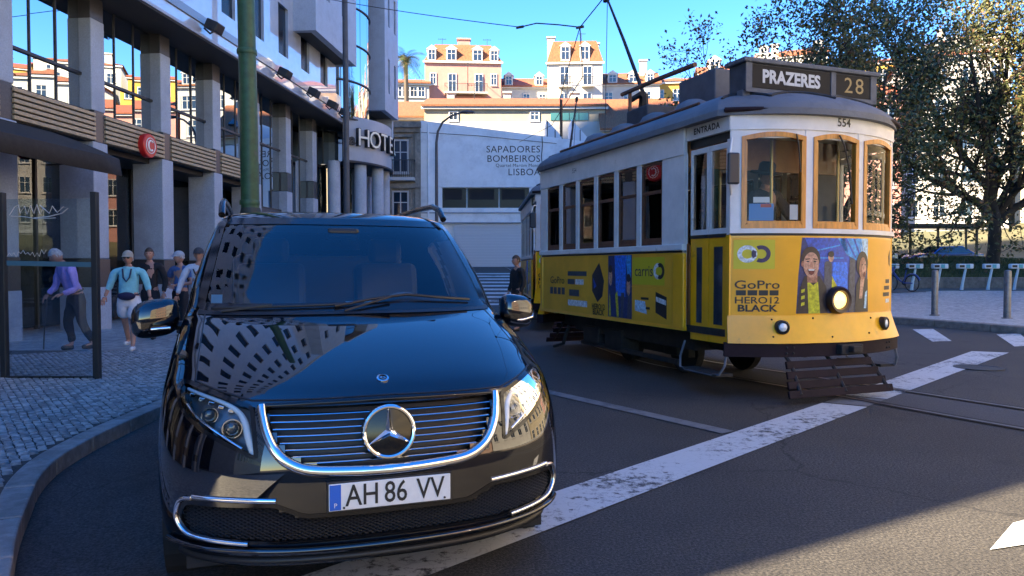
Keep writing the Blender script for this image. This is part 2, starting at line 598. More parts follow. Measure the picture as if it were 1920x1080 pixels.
# kerb stones
acc = 0; start = 0; stones = []
for i in range(1, len(KC)):
    acc += (KC[i] - KC[i - 1]).length
    lim = .62 if KC[i].y < 9 else 1.1
    if acc >= lim or i == len(KC) - 1:
        stones.append((start, i)); start = i; acc = 0
for (a, b) in stones:
    pts = KC[a:b + 1]
    if len(pts) < 2 or pts[0].y < .6: continue
    L_, R_ = [], []
    for i, p in enumerate(pts):
        t = (KC[min(a + i + 1, len(KC) - 1)] - KC[max(a + i - 1, 0)]).normalized()
        nrm = Vector((-t.y, t.x))
        p2 = p.copy()
        if i == 0: p2 += t * .009
        if i == len(pts) - 1: p2 -= t * .009
        R_.append(p2); L_.append(p2 + nrm * .17)
    top = .124 + rnd.uniform(-.004, .004)
    poly = [(p.x, p.y) for p in R_] + [(p.x, p.y) for p in reversed(L_)]
    z0 = zroad(pts[0].y)
    m = MB(); m.prism(poly, z0 - .02, z0 + top)
    me = m.mesh('kerb_stone', rnd.choice(M_kerbs)); fix_normals(me)
    o = put('kerb_stone', me, paved)
    md = o.modifiers.new('Bevel', 'BEVEL'); md.width = .012; md.segments = 2; md.limit_method = 'ANGLE'; md.angle_limit = R(50)
# cobbles
def cobble_mesh(seed):
    r_ = random.Random(seed); s = .0305
    m = MB()
    c = [(-s, -s), (s, -s), (s, s), (-s, s)]
    b = [(x * r_.uniform(.9, 1.08), y * r_.uniform(.9, 1.08)) for x, y in c]
    t = [(x * .80, y * .80) for x, y in b]
    h = [r_.uniform(.011, .016) for _ in c]
    m.add([(x, y, -.01) for x, y in b] + [(x * .97, y * .97, .006) for x, y in b] + [(x, y, hh) for (x, y), hh in zip(t, h)],
          [(8, 9, 10, 11)] + [(i, (i + 1) % 4, 4 + (i + 1) % 4, 4 + i) for i in range(4)] + [(4 + i, 4 + (i + 1) % 4, 8 + (i + 1) % 4, 8 + i) for i in range(4)])
    return m
cvar = [cobble_mesh(i) for i in range(9)]
cm = [M_cobble, M_cobble, M_cobble2, M_cobble, M_cobble3, M_cobble2, M_cobble, M_cobble3, M_cobble2]
cmesh = [v.mesh('cobble', cm[i], 180) for i, v in enumerate(cvar)]
spots = []
ang = R(38); ca, sa = math.cos(ang), math.sin(ang)
P_ = .067
for i in range(-70, 225):
    for j in range(-200, 70):
        u = i * P_ + rnd.uniform(-.006, .006); v = (j + .5 * (i % 2)) * P_ + rnd.uniform(-.006, .006) + .03 * math.sin(i * .21)
        x = -3.4 + u * ca + v * sa * -1 - 2.0; y = 7.5 + u * sa + v * ca
        if not (3.4 < y < 12.2): continue
        kx = kerb_x(y)
        # distance from kerb line
        if x > kx - .165 - .04: continue
        if x < -.74 * y - .25: continue
        nb = min((Vector((x, y)) - q).length for q in KC[::2]) if x > kx - .6 else 1
        if nb < .215: continue
        spots.append((x, y))
def vis(x, y):
    return abs(x) / y < .70 and 1.5 * 1387 / y + 500 < 1100
spots.sort(key=lambda p: (not vis(*p), p[0] ** 2 + p[1] ** 2))
big = [MB(), MB(), MB()]
mi = {M_cobble.name: 0, M_cobble2.name: 1, M_cobble3.name: 2}
allm = MB()
for k, (x, y) in enumerate(spots):
    vi = rnd.randrange(9); rz = ang + rnd.choice((0, 1, 2, 3)) * math.pi / 2 + rnd.uniform(-.14, .14); dz = rnd.uniform(-.003, .003)
    tx, ty = rnd.uniform(-.05, .05), rnd.uniform(-.05, .05)
    if k < 300:
        put('cobble', cmesh[vi], paved, (x, y, .112 + dz), (tx, ty, rz))
    else:
        c_, s_ = math.cos(rz), math.sin(rz)
        b = cvar[vi]
        allm.mi = mi[cm[vi].name]
        allm.add([(x + p[0] * c_ - p[1] * s_, y + p[0] * s_ + p[1] * c_, .112 + dz + p[2] + p[0] * tx + p[1] * ty) for p in b.v], b.f)
allm.build('cobbles', [M_cobble, M_cobble2, M_cobble3], paved, smooth=180, kind='stuff')
m = MB()
pts = [(y, kerb_x(y)) for y in [3.4 + .2 * i for i in range(45)]]
m.add([(x - .1, y, .1145) for y, x in pts] + [(-.76 * y - .3, y, .1145) for y, x in pts], [(i, i + 1, len(pts) + i + 1, len(pts) + i) for i in range(len(pts) - 1)])
m.build('joint_bed', M_joint, paved)

# painted markings
def paint_mat(name, base, thr, soft, scale=7.):
    m, N, L = _new(name)
    out = N.new('ShaderNodeOutputMaterial'); p = N.new('ShaderNodeBsdfPrincipled'); L.new(p.outputs[0], out.inputs[0])
    tc = N.new('ShaderNodeTexCoord')
    n1 = N.new('ShaderNodeTexNoise'); n1.inputs['Scale'].default_value = scale; n1.inputs['Detail'].default_value = 10; n1.inputs['Roughness'].default_value = .78
    n2 = N.new('ShaderNodeTexNoise'); n2.inputs['Scale'].default_value = 1.1; n2.inputs['Detail'].default_value = 3
    vo = N.new('ShaderNodeTexVoronoi'); vo.feature = 'DISTANCE_TO_EDGE'; vo.inputs['Scale'].default_value = 11
    n3 = N.new('ShaderNodeTexNoise'); n3.inputs['Scale'].default_value = 5
    mp = N.new('ShaderNodeMix'); mp.data_type = 'RGBA'; mp.inputs[0].default_value = .10
    L.new(tc.outputs['Object'], mp.inputs[6]); L.new(tc.outputs['Object'], n3.inputs['Vector']); L.new(n3.outputs['Color'], mp.inputs[7])
    for n in (n1, n2): L.new(tc.outputs['Object'], n.inputs['Vector'])
    L.new(mp.outputs[2], vo.inputs['Vector'])
    ad = N.new('ShaderNodeMath'); ad.operation = 'MULTIPLY_ADD'; ad.inputs[1].default_value = .5; L.new(n2.outputs[0], ad.inputs[0]); L.new(n1.outputs[0], ad.inputs[2])
    mr = N.new('ShaderNodeMapRange'); mr.inputs['From Min'].default_value = thr - soft; mr.inputs['From Max'].default_value = thr + soft; L.new(ad.outputs[0], mr.inputs[0])
    ck = N.new('ShaderNodeMapRange'); ck.inputs['From Min'].default_value = .004; ck.inputs['From Max'].default_value = .02; ck.inputs['To Min'].default_value = .55; ck.inputs['To Max'].default_value = 0; L.new(vo.outputs[0], ck.inputs[0])
    ml = N.new('ShaderNodeMath'); ml.operation = 'MULTIPLY'; L.new(ck.outputs[0], ml.inputs[0]); L.new(n2.outputs[0], ml.inputs[1])
    mxm = N.new('ShaderNodeMath'); mxm.operation = 'MAXIMUM'; L.new(mr.outputs[0], mxm.inputs[0]); L.new(ml.outputs[0], mxm.inputs[1])
    mx = N.new('ShaderNodeMix'); mx.data_type = 'RGBA'; mx.inputs[6].default_value = (*base, 1); mx.inputs[7].default_value = (.05, .05, .052, 1)
    L.new(mxm.outputs[0], mx.inputs[0]); L.new(mx.outputs[2], p.inputs['Base Color']); p.inputs['Roughness'].default_value = .7
    bp = N.new('ShaderNodeBump'); bp.inputs['Strength'].default_value = .5; bp.inputs['Distance'].default_value = .004; bp.invert = True
    L.new(mxm.outputs[0], bp.inputs['Height']); L.new(bp.outputs[0], p.inputs['Normal'])
    return m
M_paint_old = paint_mat('road_paint_worn', (.55, .55, .53), .835, .05, 13.)
M_paint_new = paint_mat('road_paint', (.55, .55, .53), .92, .05)
M_paint_faint = paint_mat('road_paint_faint', (.17, .17, .17), .82, .12)
def marking(poly, m_, z=.008):
    m = MB(); m.add([(a, b, z) for a, b in poly], [tuple(range(len(poly)))])
    m.build('road_marking', m_, kind='structure')
d_ = Vector((.697, .717)); q_ = Vector((-.717, .697)); c0 = Vector((.12, 4.08))
def bandp(s, o): v = c0 + d_ * s + q_ * o; return (v.x, v.y)
marking([bandp(-2.6, 0), bandp(5.25, -.01), bandp(5.15, .43), bandp(-2.6, .43)], M_paint_old)
marking([bandp(5.3, 0), bandp(5.85, 0), bandp(5.8, .43), bandp(5.2, .43)], M_paint_faint)
marking([bandp(5.9, 0), bandp(12.2, -.02), bandp(12.0, .50), bandp(5.85, .43)], M_paint_old)
marking([(.32, 8.80), (.46, 8.90), (2.02, 6.68), (1.88, 6.58)], M_paint_faint)
marking([(9.55, 17.6), (10.1, 17.7), (8.84, 14.83), (8.38, 14.7)], M_paint_old)
marking([(10.7, 16.3), (11.35, 16.5), (9.9, 14.0), (9.4, 13.8)], M_paint_old)
marking([(2.52, 3.86), (2.92, 4.27), (3.9, 4.75), (3.6, 4.2)], M_paint_new)
for k in range(10):
    y0 = 27.0 + k * 1.15
    m = MB(); m.add([(-2.4, y0, zroad(y0) + .009), (1.2, y0, zroad(y0) + .009), (1.2, y0 + .5, zroad(y0 + .5) + .009), (-2.4, y0 + .5, zroad(y0 + .5) + .009)], [(0, 1, 2, 3)])
    m.build('road_marking', M_paint_old, kind='structure')

# tram rails
M_rail = mat('rail_steel', (.16, .155, .15), .38, .85, var=.2, vs=30)
M_groove = mat('rail_groove', (.010, .010, .011), .8)
def spl2(P, n=10):
    return [Vector(p) for p in _spl_pts(P, n)]
def _spl_pts(pts, n):
    out = []
    for i in range(len(pts) - 1):
        p0 = Vector(pts[max(i - 1, 0)]); p1 = Vector(pts[i]); p2 = Vector(pts[i + 1]); p3 = Vector(pts[min(i + 2, len(pts) - 1)])
        for j in range(n):
            t = j / n
            out.append(.5 * ((2 * p1) + (p2 - p0) * t + (2 * p0 - 5 * p1 + 4 * p2 - p3) * t * t + (-p0 + 3 * p1 - 3 * p2 + p3) * t ** 3))
    out.append(Vector(pts[-1])); return out
R1 = spl2([(-.6, 44), (1.0, 30), (1.5, 20), (1.35, 15.5), (2.02, 11.65), (2.85, 10.1), (3.57, 8.86), (4.16, 7.76), (4.71, 6.76), (6.2, 4.2), (7.9, 1.2)])
R2 = spl2([(.4, 44.1), (2.0, 30), (2.5, 20), (2.3, 15.7), (2.95, 12.05), (3.78, 10.5), (4.55, 9.14), (4.98, 8.39), (5.42, 7.62), (6.9, 5.05), (8.7, 2.0)])
def ribbon(P, w, off=0., z=.006):
    m = MB(); vs = []
    for i, p in enumerate(P):
        t = (P[min(i + 1, len(P) - 1)] - P[max(i - 1, 0)]).normalized(); n = Vector((-t.y, t.x))
        for s in (-1, 1):
            q = p + n * (off + s * w / 2); vs.append((q.x, q.y, zroad(q.y) + z))
    m.add(vs, [(2 * i, 2 * i + 1, 2 * i + 3, 2 * i + 2) for i in range(len(P) - 1)])
    return m
for P in (R1, R2):
    rl = ribbon(P, .055, 0, .013).build('tram_rail', M_rail, kind='structure')
    ribbon(P, .035, -.045, .0125).build('groove', M_groove, rl)
    ribbon(P, .035, .075, .0115).build('seal', mat('rail_seal', (.02, .02, .021), .8), rl)
mc = [(a + b) / 2 for a, b in zip(R1, R2)]
m = ribbon(mc, .82, 0, .005); m.build('track_bed', mat('track_concrete', (.060, .060, .062), .8, var=.4, vs=90, bump=.6, bs=140), kind='structure')
# manhole covers
for (x, y) in ((6.9, 10.9),):
    mh = MB(); mh.lathe([(.33, 0), (.33, .010), (.29, .010), (.285, .006), (.001, .006)], 28)
    t = mh.build('manhole_cover', mat('cast_iron', (.05, .05, .05), .5, .6, bump=.6, bs=30), loc=(x, y, .004))
    t['kind'] = 'structure'

# ------------------------------------------------------------------ the plaza on the right
PZ = Vector((10.1, 19.42)); PX = Vector((.934, .357)); PY = Vector((-.357, .934))
def pz(a, b): v = PZ + PX * a + PY * b; return v
def zpl(a, b):
    v = pz(a, b); return .15 + .30 * sstep(1.0, 11.0, a) + .35 * sstep(26, 44, v.y)
m = MB()
A_ = [.30, 1, 2, 3, 4, 5, 6, 7, 8, 9, 10, 11, 12, 14, 18, 26, 45]; B_ = [-30, -20, -12, -6, -3, 0, 3, 6, 9, 12, 15, 18, 22, 27, 34]
vs = [(pz(a, b).x, pz(a, b).y, zpl(a, b)) for b in B_ for a in A_]
na = len(A_)
m.add(vs, [(j * na + i, j * na + i + 1, (j + 1) * na + i + 1, (j + 1) * na + i) for j in range(len(B_) - 1) for i in range(na - 1)])
plaza = m.build('plaza_pavement', M_cobblefar, kind='structure', smooth=180)
M_kerb2 = mat('kerb_limestone', (.20, .175, .145), .8, var=.3, vs=6, bump=.4, bs=60)
b = -24.
while b < 26:
    l = rnd.uniform(1.3, 1.7)
    m = MB(); poly = [(pz(0, b + .006).x, pz(0, b + .006).y), (pz(.31, b + .006).x, pz(.31, b + .006).y), (pz(.31, b + l - .006).x, pz(.31, b + l - .006).y), (pz(0, b + l - .006).x, pz(0, b + l - .006).y)]
    m.prism(poly, -.02, .17 + rnd.uniform(-.006, .006) + zroad(pz(0, b).y)); m.build('kerb_stone', M_kerb2, plaza, bevel=.025); b += l
# bank: cobbled strip, low stone wall, grass mound
M_grass = mat('grass_soil', (.030, .042, .014), .95, var=.4, vs=3, bump=.5, bs=30)
m = MB()
m.grid(lambda u, v: (11 + 50 * u, 32.35 + 9 * v, .5 + .5 + .95 * sstep(0, 1, v) - .08 * math.sin(u * 40) * (v > .1)), 60, 10)
m.grid(lambda u, v: (11 + 50 * u, 41.35 + 4 * v, 1.95 - .05 * v - .08 * math.sin(u * 40) * (1 - v)), 60, 2)
bank = m.build('grass_bank', M_grass, kind='structure', smooth=180)
g = MB(); rg = random.Random(3)
for k in range(26000):
    x = rg.uniform(15.5, 29); v = rg.random() ** 1.3; y = 32.4 + 8.8 * v
    z = 1.0 + .95 * sstep(0, 1, v) - .08 * math.sin((x - 11) / 50 * 40) * (v > .1) - .01
    h = rg.uniform(.05, .16); a = rg.uniform(0, 6.28); w = rg.uniform(.012, .03)
    lx, ly = rg.uniform(-.06, .06), rg.uniform(-.06, .06)
    g.mi = 0 if rg.random() < .7 else 1
    g.add([(x - w * math.cos(a), y - w * math.sin(a), z), (x + w * math.cos(a), y + w * math.sin(a), z), (x + lx, y + ly, z + h)], [(0, 1, 2)])
g.build('grass', [mat('grass_blade', (.045, .075, .018), .7), mat('grass_blade_dry', (.085, .085, .03), .7)], bank, kind='stuff')
lw = thing('low_wall', 'low grey stone retaining wall behind the bike docks at the foot of the grass', 'wall', (11, 31.9, .3))
x = 0.
M_lw = mat('low_wall_stone', (.16, .145, .125), .85, var=.3, vs=5, bump=.4, bs=40)
while x < 34:
    l = rnd.uniform(.9, 1.2)
    m = MB(); m.bx(x + .004, x + l - .004, 0, .45, 0, .74 + rnd.uniform(-.01, .01)); m.build('stone_block', M_lw, lw, bevel=.012); x += l
m = MB(); m.grid(lambda u, v: (11 + 40 * u, 29.6 + 2.4 * v, .475 + .09 * v), 20, 2); m.build('dock_strip', mat('dock_asphalt', (.12, .112, .10), .85, var=.3, vs=20), kind='structure')
# ------------------------------------------------------------------ the hotel on the left
HA = R(-5.11)
hotel = thing('hotel_building', 'tall pale grey hotel with mirror windows, timber slat strip and curved corner on the left', 'hotel building', (-10.5, 0, 0), HA)
M_gran = mat('pale_granite', (.35, .41, .49), .55, var=.14, vs=30, bump=.12, bs=200, bdist=.003, wear=((.27, .31, .37), 1.3, .58, .12))
M_gran_pol = mat('polished_panel', (.42, .46, .52), .30, var=.08, vs=2.5, coat=1.0, coat_rough=.01, ior=1.5)
M_gran_pol.node_tree.nodes['Principled BSDF'].inputs['Coat IOR'].default_value = 2.3
M_gran_dk = mat('dark_granite', (.05, .05, .055), .3, var=.25, vs=40)
M_slat = mat('timber_slat', (.42, .33, .20), .6, var=.22, vs=6, stretch=(8, 1, 8), bump=.2, bs=30)
M_mirror = mat('solar_glass', (.50, .54, .56), .0, 1.0)
M_mull = mat('dark_mullion', (.018, .019, .021), .45)
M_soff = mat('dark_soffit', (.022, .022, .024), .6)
M_slot = mat('slot_glass', (.006, .007, .010), .25, ior=1.3)
Y0, Y1, HT = -2.9, 37.0, 24.0
cols = [13.72 + 2.68 * k for k in range(-6, 9)]
# core volumes
m = MB()
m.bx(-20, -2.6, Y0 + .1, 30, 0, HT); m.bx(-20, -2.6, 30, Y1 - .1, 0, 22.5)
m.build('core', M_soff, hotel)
m = MB()
m.bx(-2.5, .75, Y0, 33.0, 7.52, 7.62); m.bx(-2.5, -.0, 33.0, Y1, 7.52, 7.62)
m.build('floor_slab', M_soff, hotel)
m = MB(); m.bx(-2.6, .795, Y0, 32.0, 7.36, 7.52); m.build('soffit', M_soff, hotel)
# ground floor and column pieces
for y in cols:
    far = y < 8
    m = MB(); m.bx(-.80, 0, y - .25, y + .25, 1.68, 4.22); m.build('column', M_gran, hotel, bevel=.02)
    m = MB(); m.bx(-.81, .01, y - .26, y + .26, 1.05, 1.68); m.build('column_band', M_gran_dk, hotel, bevel=.01)
    m = MB(); m.bx(-.82, .02, y - .27, y + .27, .08, 1.05); m.build('column_base', M_gran, hotel, bevel=.01)
    m = MB(); m.bx(-.5, -.02, y - .17, y + .17, 4.22, 4.90); m.build('column_block', M_gran_dk, hotel, bevel=.01)
    m = MB(); m.bx(-.5, -.03, y - .23, y + .23, 4.90, 6.88); m.build('column', M_gran, hotel, bevel=.02)
    m = MB(); m.bx(-.5, -.045, y - .22, y + .22, 6.88, 7.36); m.build('column_head', M_gran_dk, hotel, bevel=.01)
# bays
pane_cache = {}
def pane_obj(x, ya, yb, za, zb):
    key = (round(yb - ya, 2), round(zb - za, 2))
    if key not in pane_cache:
        m = MB(); m.bx(-.012, 0, 0, key[0], 0, key[1]); pane_cache[key] = m.mesh('window_pane', M_mirror)
    # each pane sits a hair out of true, as real panes do
    return put('window_pane', pane_cache[key], hotel, (x, ya, za), (rnd.uniform(-.002, .002), rnd.uniform(-.004, .004), rnd.uniform(-.004, .004)))
for i in range(len(cols) - 1):
    a, b = cols[i] + .23, cols[i + 1] - .23
    slat = cols[i + 1] < 25.5
    z0 = 4.93 if slat else 3.55
    nk = 3
    w = (b - a) / nk
    zt = 5.68
    for k in range(nk):
        for (za, zb) in ((z0, zt - .02), (zt + .02, 7.34)):
            pane_obj(-.30, a + k * w + .015, a + (k + 1) * w - .015, za, zb)
    fr = MB()
    for k in range(1, nk): fr.bx(-.36, -.275, a + k * w - .018, a + k * w + .018, z0, 7.35)
    fr.build('mullion', M_mull, hotel)
    fr = MB(); fr.bx(-.36, -.25, a, b, zt - .03, zt + .03); fr.build('transom', M_mull, hotel)
    fr = MB(); fr.bx(-.45, -.22, a, b, z0 - .06, z0); fr.build('sill', M_mull, hotel)
    if slat:
        aa, bb = cols[i] + .17, cols[i + 1] - .17
        m = MB(); m.bx(-.30, -.06, aa, bb, 4.22, 4.86); m.build('slat_backing', M_soff, hotel)
        for k in range(6):
            zz = 4.245 + k * .104
            m = MB(); m.bx(-.06, .02, aa, bb, zz, zz + .072); m.build('timber_slat', M_slat, hotel, bevel=.008)
    else:
        m = MB(); m.bx(-.45, .35, cols[i], cols[i + 1], 3.05, 3.22); m.build('ledge', M_gran, hotel, bevel=.01)
        m = MB(); m.bx(-.45, -.20, a, b, 3.22, 3.49); m.build('spandrel', M_gran_dk, hotel)
# shop level: ceiling, glazing set back, things glowing inside
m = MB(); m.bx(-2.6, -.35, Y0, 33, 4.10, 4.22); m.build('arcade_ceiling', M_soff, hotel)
m = MB(); m.bx(-2.6, -2.3, Y0, 33, .1, 4.1)
m.build('shop_wall', mat('shop_dark', (.02, .022, .026), .25, var=.4, vs=2), hotel)
M_shopg = glass('shop_glass', (.5, .55, .6), 1.6)
yy = 4.0
while yy < 32:
    m = MB(); m.bx(-1.52, -1.50, yy + .04, yy + 1.70, .16, 4.08); m.build('shop_pane', M_shopg, hotel)
    m = MB(); m.bx(-1.56, -1.46, yy - .03, yy + .03, .12, 4.1); m.build('shop_mullion', M_mull, hotel)
    yy += 1.76
M_warm = mat('shop_lamp', (.9, .5, .15), .5, emit=((1., .48, .12), 2.2))
M_warm2 = mat('shop_lamp_red', (.8, .2, .1), .5, emit=((1., .2, .06), 1.0))
M_stock = mat('shop_goods', (.30, .17, .08), .6, var=.7, vs=7)
for (y, z, w, h, mm) in ((14.0, 2.55, .55, .14, M_warm), (14.05, 2.12, .5, .16, M_warm2), (13.3, 2.5, .3, .3, M_stock), (14.1, 1.25, .5, .2, M_warm), (13.4, 1.8, .35, .25, M_stock), (14.9, 1.9, .4, .3, M_stock), (17.2, 2.4, .35, .4, M_stock), (19.9, 2.3, .25, .3, M_stock)):
    m = MB(); m.bx(-2.28, -2.1, y - w / 2, y + w / 2, z, z + h); m.build('shelf_display', mm, hotel, bevel=.02)
# fascia above the overhang with its ledge line
def slotwall(x, ya, yb, z0, z1, slots, rows, depth, name, m_):
    """wall slab of thickness depth, front face at x, with slot openings"""
    m = MB()
    zprev = z0
    for (ra, rb) in rows:
        if rb > z1: break
        m.bx(x - depth, x, ya, yb, zprev, ra)
        yp_ = ya
        for (sa, sb) in slots:
            m.bx(x - depth, x, yp_, sa, ra, rb); yp_ = sb
        m.bx(x - depth, x, yp_, yb, ra, rb)
        zprev = rb
    m.bx(x - depth, x, ya, yb, zprev, z1)
    return m.build(name, m_, hotel)
rows = [(8.42 + 3.15 * k, 10.05 + 3.15 * k) for k in range(5)]
slots = [(24.27 - 1.92 * k, 25.08 - 1.92 * k) for k in range(13, 0, -1)] + [(24.27, 25.08), (26.22, 27.03), (28.17, 28.98), (29.95, 30.6)]
slotwall(.80, Y0, 30.9, 7.44, HT, slots, rows, .28, 'facade_wall', M_gran_pol)
slot_me = None
for (sa, sb) in slots:
    for (ra, rb) in rows[:8]:
        if slot_me is None:
            m = MB(); m.bx(0, .02, 0, .84, 0, 1.67); slot_me = m.mesh('slot_window', M_slot)
        if sa > 8 or ra < 15: put('slot_window', slot_me, hotel, (.69, sa - .015, ra - .02))
m = MB(); m.bx(.80, .845, Y0, 30.6, 7.74, 7.95); m.build('fascia_band', mat('fascia_band', (.17, .19, .23), .3, coat=.6), hotel, bevel=.008)
m = MB(); m.bx(.80, .83, Y0, 30.6, 7.40, 7.47); m.build('drip_edge', M_gran, hotel)
# roof slabs and the near gable
m = MB(); m.bx(-20, .85, Y0 - .05, 30.9, HT, HT + .4); m.build('roof', M_gran, hotel)
m = MB(); m.bx(-20.02, .52, Y0 - .02, Y0 + .12, 0, HT); m.build('end_wall', M_gran, hotel)
# projecting box
bs_ = [(26.3, 26.95), (28.3, 28.95)]
slotwall(1.60, 25.5, 30.1, 9.5, 22.3, bs_, [(10.9 + 3.15 * k, 12.5 + 3.15 * k) for k in range(3)], .25, 'bay_front', M_gran)
m = MB(); m.bx(.80, 1.35, 25.5, 25.75, 9.5, 22.3); m.bx(.8, 1.35, 29.85, 30.1, 9.5, 22.3); m.build('bay_side', M_gran, hotel)
m = MB(); m.bx(.80, 1.34, 25.76, 29.84, 9.52, 9.7); m.build('bay_soffit', M_soff, hotel)
for (sa, sb) in bs_:
    for k in range(3):
        put('slot_window', slot_me, hotel, (1.49, sa - .05, 10.88 + 3.15 * k), scale=(1, .9, 1))
# curved glass drum
DC, DR = (-1.2, 32.3), 2.6
def drum(a, r, z): return (DC[0] + r * math.cos(a), DC[1] + r * math.sin(a), z)
z = 7.62
while z < 20.5:
    for k in range(8):
        a0, a1 = R(-62 + 15.5 * k), R(-62 + 15.5 * (k + 1))
        if k < 1: continue
        m = MB(); m.grid(lambda u, v: drum(a0 + .006 + (a1 - a0 - .012) * u, DR, z + .02 + 1.5 * v), 4, 1); m.build('drum_pane', M_mirror, hotel, smooth=180)
    m = MB(); m.tube([drum(R(-62 + 4 * k), DR + .02, z) for k in range(32)], .045, 6); m.build('drum_ring', M_mull, hotel)
    z += 1.54
m = MB(); m.grid(lambda u, v: drum(R(-70 + 140 * u), DR - .12, 7.4 + 14.5 * v), 14, 1); m.build('drum_core', M_dark, hotel)
# end tower
ts_ = [(35.1, 35.4), (36.2, 36.55)]
trow = [(9.6 + 3.1 * k, 11.2 + 3.1 * k) for k in range(4)]
slotwall(1.60, 34.5, Y1, 8.7, 22.6, ts_, trow, .25, 'tower_front', M_gran)
for (sa, sb) in ts_:
    for (ra, rb) in trow:
        put('slot_window', slot_me, hotel, (1.49, sa - .1, ra - .03), scale=(1, .8, 1))
m = MB(); m.bx(-2.6, 1.35, 34.5, 34.75, 8.7, 22.6); m.build('tower_side', M_gran, hotel)
m = MB(); m.bx(-2.6, 1.35, Y1 - .25, Y1, 7.6, 22.6); m.build('tower_side', M_gran, hotel)
m = MB(); m.bx(-2.6, 1.34, 34.76, Y1 - .26, 8.72, 8.9); m.build('tower_soffit', M_soff, hotel)
m = MB(); m.bx(-2.4, .6, 34.4, Y1 - .3, 7.6, 8.72); m.build('tower_neck', M_mirror, hotel)
# curved entrance canopy with the letters
CC, CR = (-1.9, 33.6), 3.9
def cano(a, r, z): return (CC[0] + r * math.cos(a), CC[1] + r * math.sin(a), z)
m = MB(); m.grid(lambda u, v: cano(R(-46 + 94 * u), CR, 5.85 + 1.9 * v), 40, 2)
m.grid(lambda u, v: cano(R(-46 + 94 * u), CR - .0 - 3.2 * v, 7.75), 40, 1)
cn = m.build('canopy_fascia', mat('canopy_white', (.34, .37, .42), .4, var=.06, vs=3), hotel, smooth=40)
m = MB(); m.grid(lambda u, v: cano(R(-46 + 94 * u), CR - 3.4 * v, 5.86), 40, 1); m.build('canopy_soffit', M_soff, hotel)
m = MB(); m.tube([cano(R(-46 + 4 * k), CR + .03, 5.86) for k in range(24)], .06, 6); m.build('canopy_trim', M_soff, hotel)
M_letf = mat('letter_face', (.85, .78, .60), .4); M_lets = mat('letter_side', (.015, .015, .016), .4)
ang0 = R(-33)
for k, ch in enumerate('HOTEL'):
    a0 = ang0 + k * R(9.6)
    nxt = lambda a, b, d, a0=a0: cano(a0 + a / CR, CR + .03 + .16 * (1 if d > 0 else 0), 6.85 + b)
    o = put('sign_letter', text_mesh('sign_letter', ch, 1.02, nxt, M_lets, extrude=.1, bold=.025, sx=.92), hotel)
    put('letter_face', text_mesh('letter_face', ch, 1.02, lambda a, b, a0=a0: cano(a0 + a / CR, CR + .20, 6.85 + b), M_letf, bold=.0, sx=.92, step=.2), o)
for k, ch in enumerate('al'):
    put('sign_letter', text_mesh('sign_letter', ch, .62, lambda a, b, d, k=k: cano(R(-41) + k * .075 + a / CR, CR + .05 + (.12 if d > 0 else 0), 6.75 + b), M_lets, extrude=.1, bold=.02), hotel)
for k in range(6):
    a = R(-50 + 21 * k); p = cano(a, CR - .35, 0)
    m = MB(); m.lathe([(.26, .1), (.26, 5.86)], 16, Matrix.Translation((p[0], p[1], 0)), False); m.build('round_column', M_gran, hotel, smooth=180)
for k in range(14):
    a0, a1 = R(-60 + 8.8 * k), R(-60 + 8.8 * (k + 1))
    m = MB(); m.grid(lambda u, v: cano(a0 + .01 + (a1 - a0 - .02) * u, CR - 1.1, 1.0 + 4.8 * v), 2, 1); m.build('lobby_pane', M_mirror, hotel, smooth=180)
m = MB(); m.grid(lambda u, v: cano(R(-46 + 94 * u), CR - 1.0, .1 + .9 * v), 20, 1); m.build('lobby_plinth', M_gran_dk, hotel)
# floodlights on the overhang
FL = {11.6: 'black floodlight at the end of the overhang nearest the camera', 15.4: 'black floodlight above the window over the awning', 19.4: 'black floodlight above the red round sign, left of the green pole',
      24.0: 'black floodlight on the overhang just right of the green pole', 26.6: 'black floodlight midway between the green pole and the hotel letters', 28.6: 'second-last black floodlight before the curved canopy', 30.1: 'last black floodlight, right beside the curved canopy'}
for y in FL:
    f = thing('floodlight', FL[y], 'floodlight', group='floodlights along the hotel overhang')
    f.parent = None
    p = Matrix.Rotation(HA, 4, 'Z') @ Vector((.90, y, 7.55)); f.location = (p.x - 10.5, p.y, p.z); f.rotation_euler = (0, 0, HA)
    m = MB(); m.obx((.22, 0, .12), (.34, .40, .26), Matrix.Rotation(R(25), 3, 'Y')); m.build('lamp_head', M_black, f, bevel=.03)
    m = MB(); m.tube([(-.06, 0, .1), (.1, 0, -.05), (.22, 0, .02)], .025, 6); m.build('bracket', M_black, f)
    m = MB(); m.obx((.29, 0, -.02), (.26, .34, .02), Matrix.Rotation(R(25), 3, 'Y')); m.build('lamp_glass', M_glass, f)
# red round shop sign
def hp(x, y, z): p = Matrix.Rotation(HA, 4, 'Z') @ Vector((x, y, z)); return (p.x - 10.5, p.y, p.z)
sg = thing('shop_sign', 'round red sign with a white letter C on the timber slats', 'sign', hp(.02, 18.05, 4.42), HA)
m = MB(); m.lathe([(.29, 0), (.29, .12), (.27, .14), (.001, .14)], 32, Matrix.Rotation(R(90), 4, 'Y')); m.build('disc', mat('sign_red', (.50, .012, .012), .35), sg, smooth=40)
m = MB(); m.tube([(.145, .185 * math.sin(R(a)), .185 * math.cos(R(a))) for a in range(0, 361, 12)], .012, 6); m.build('ring', M_white, sg)
m = MB(); m.tube([(.147, .10 * math.cos(R(a)), .12 * math.sin(R(a))) for a in range(45, 320, 12)], .024, 6); m.build('letter', M_white, sg)
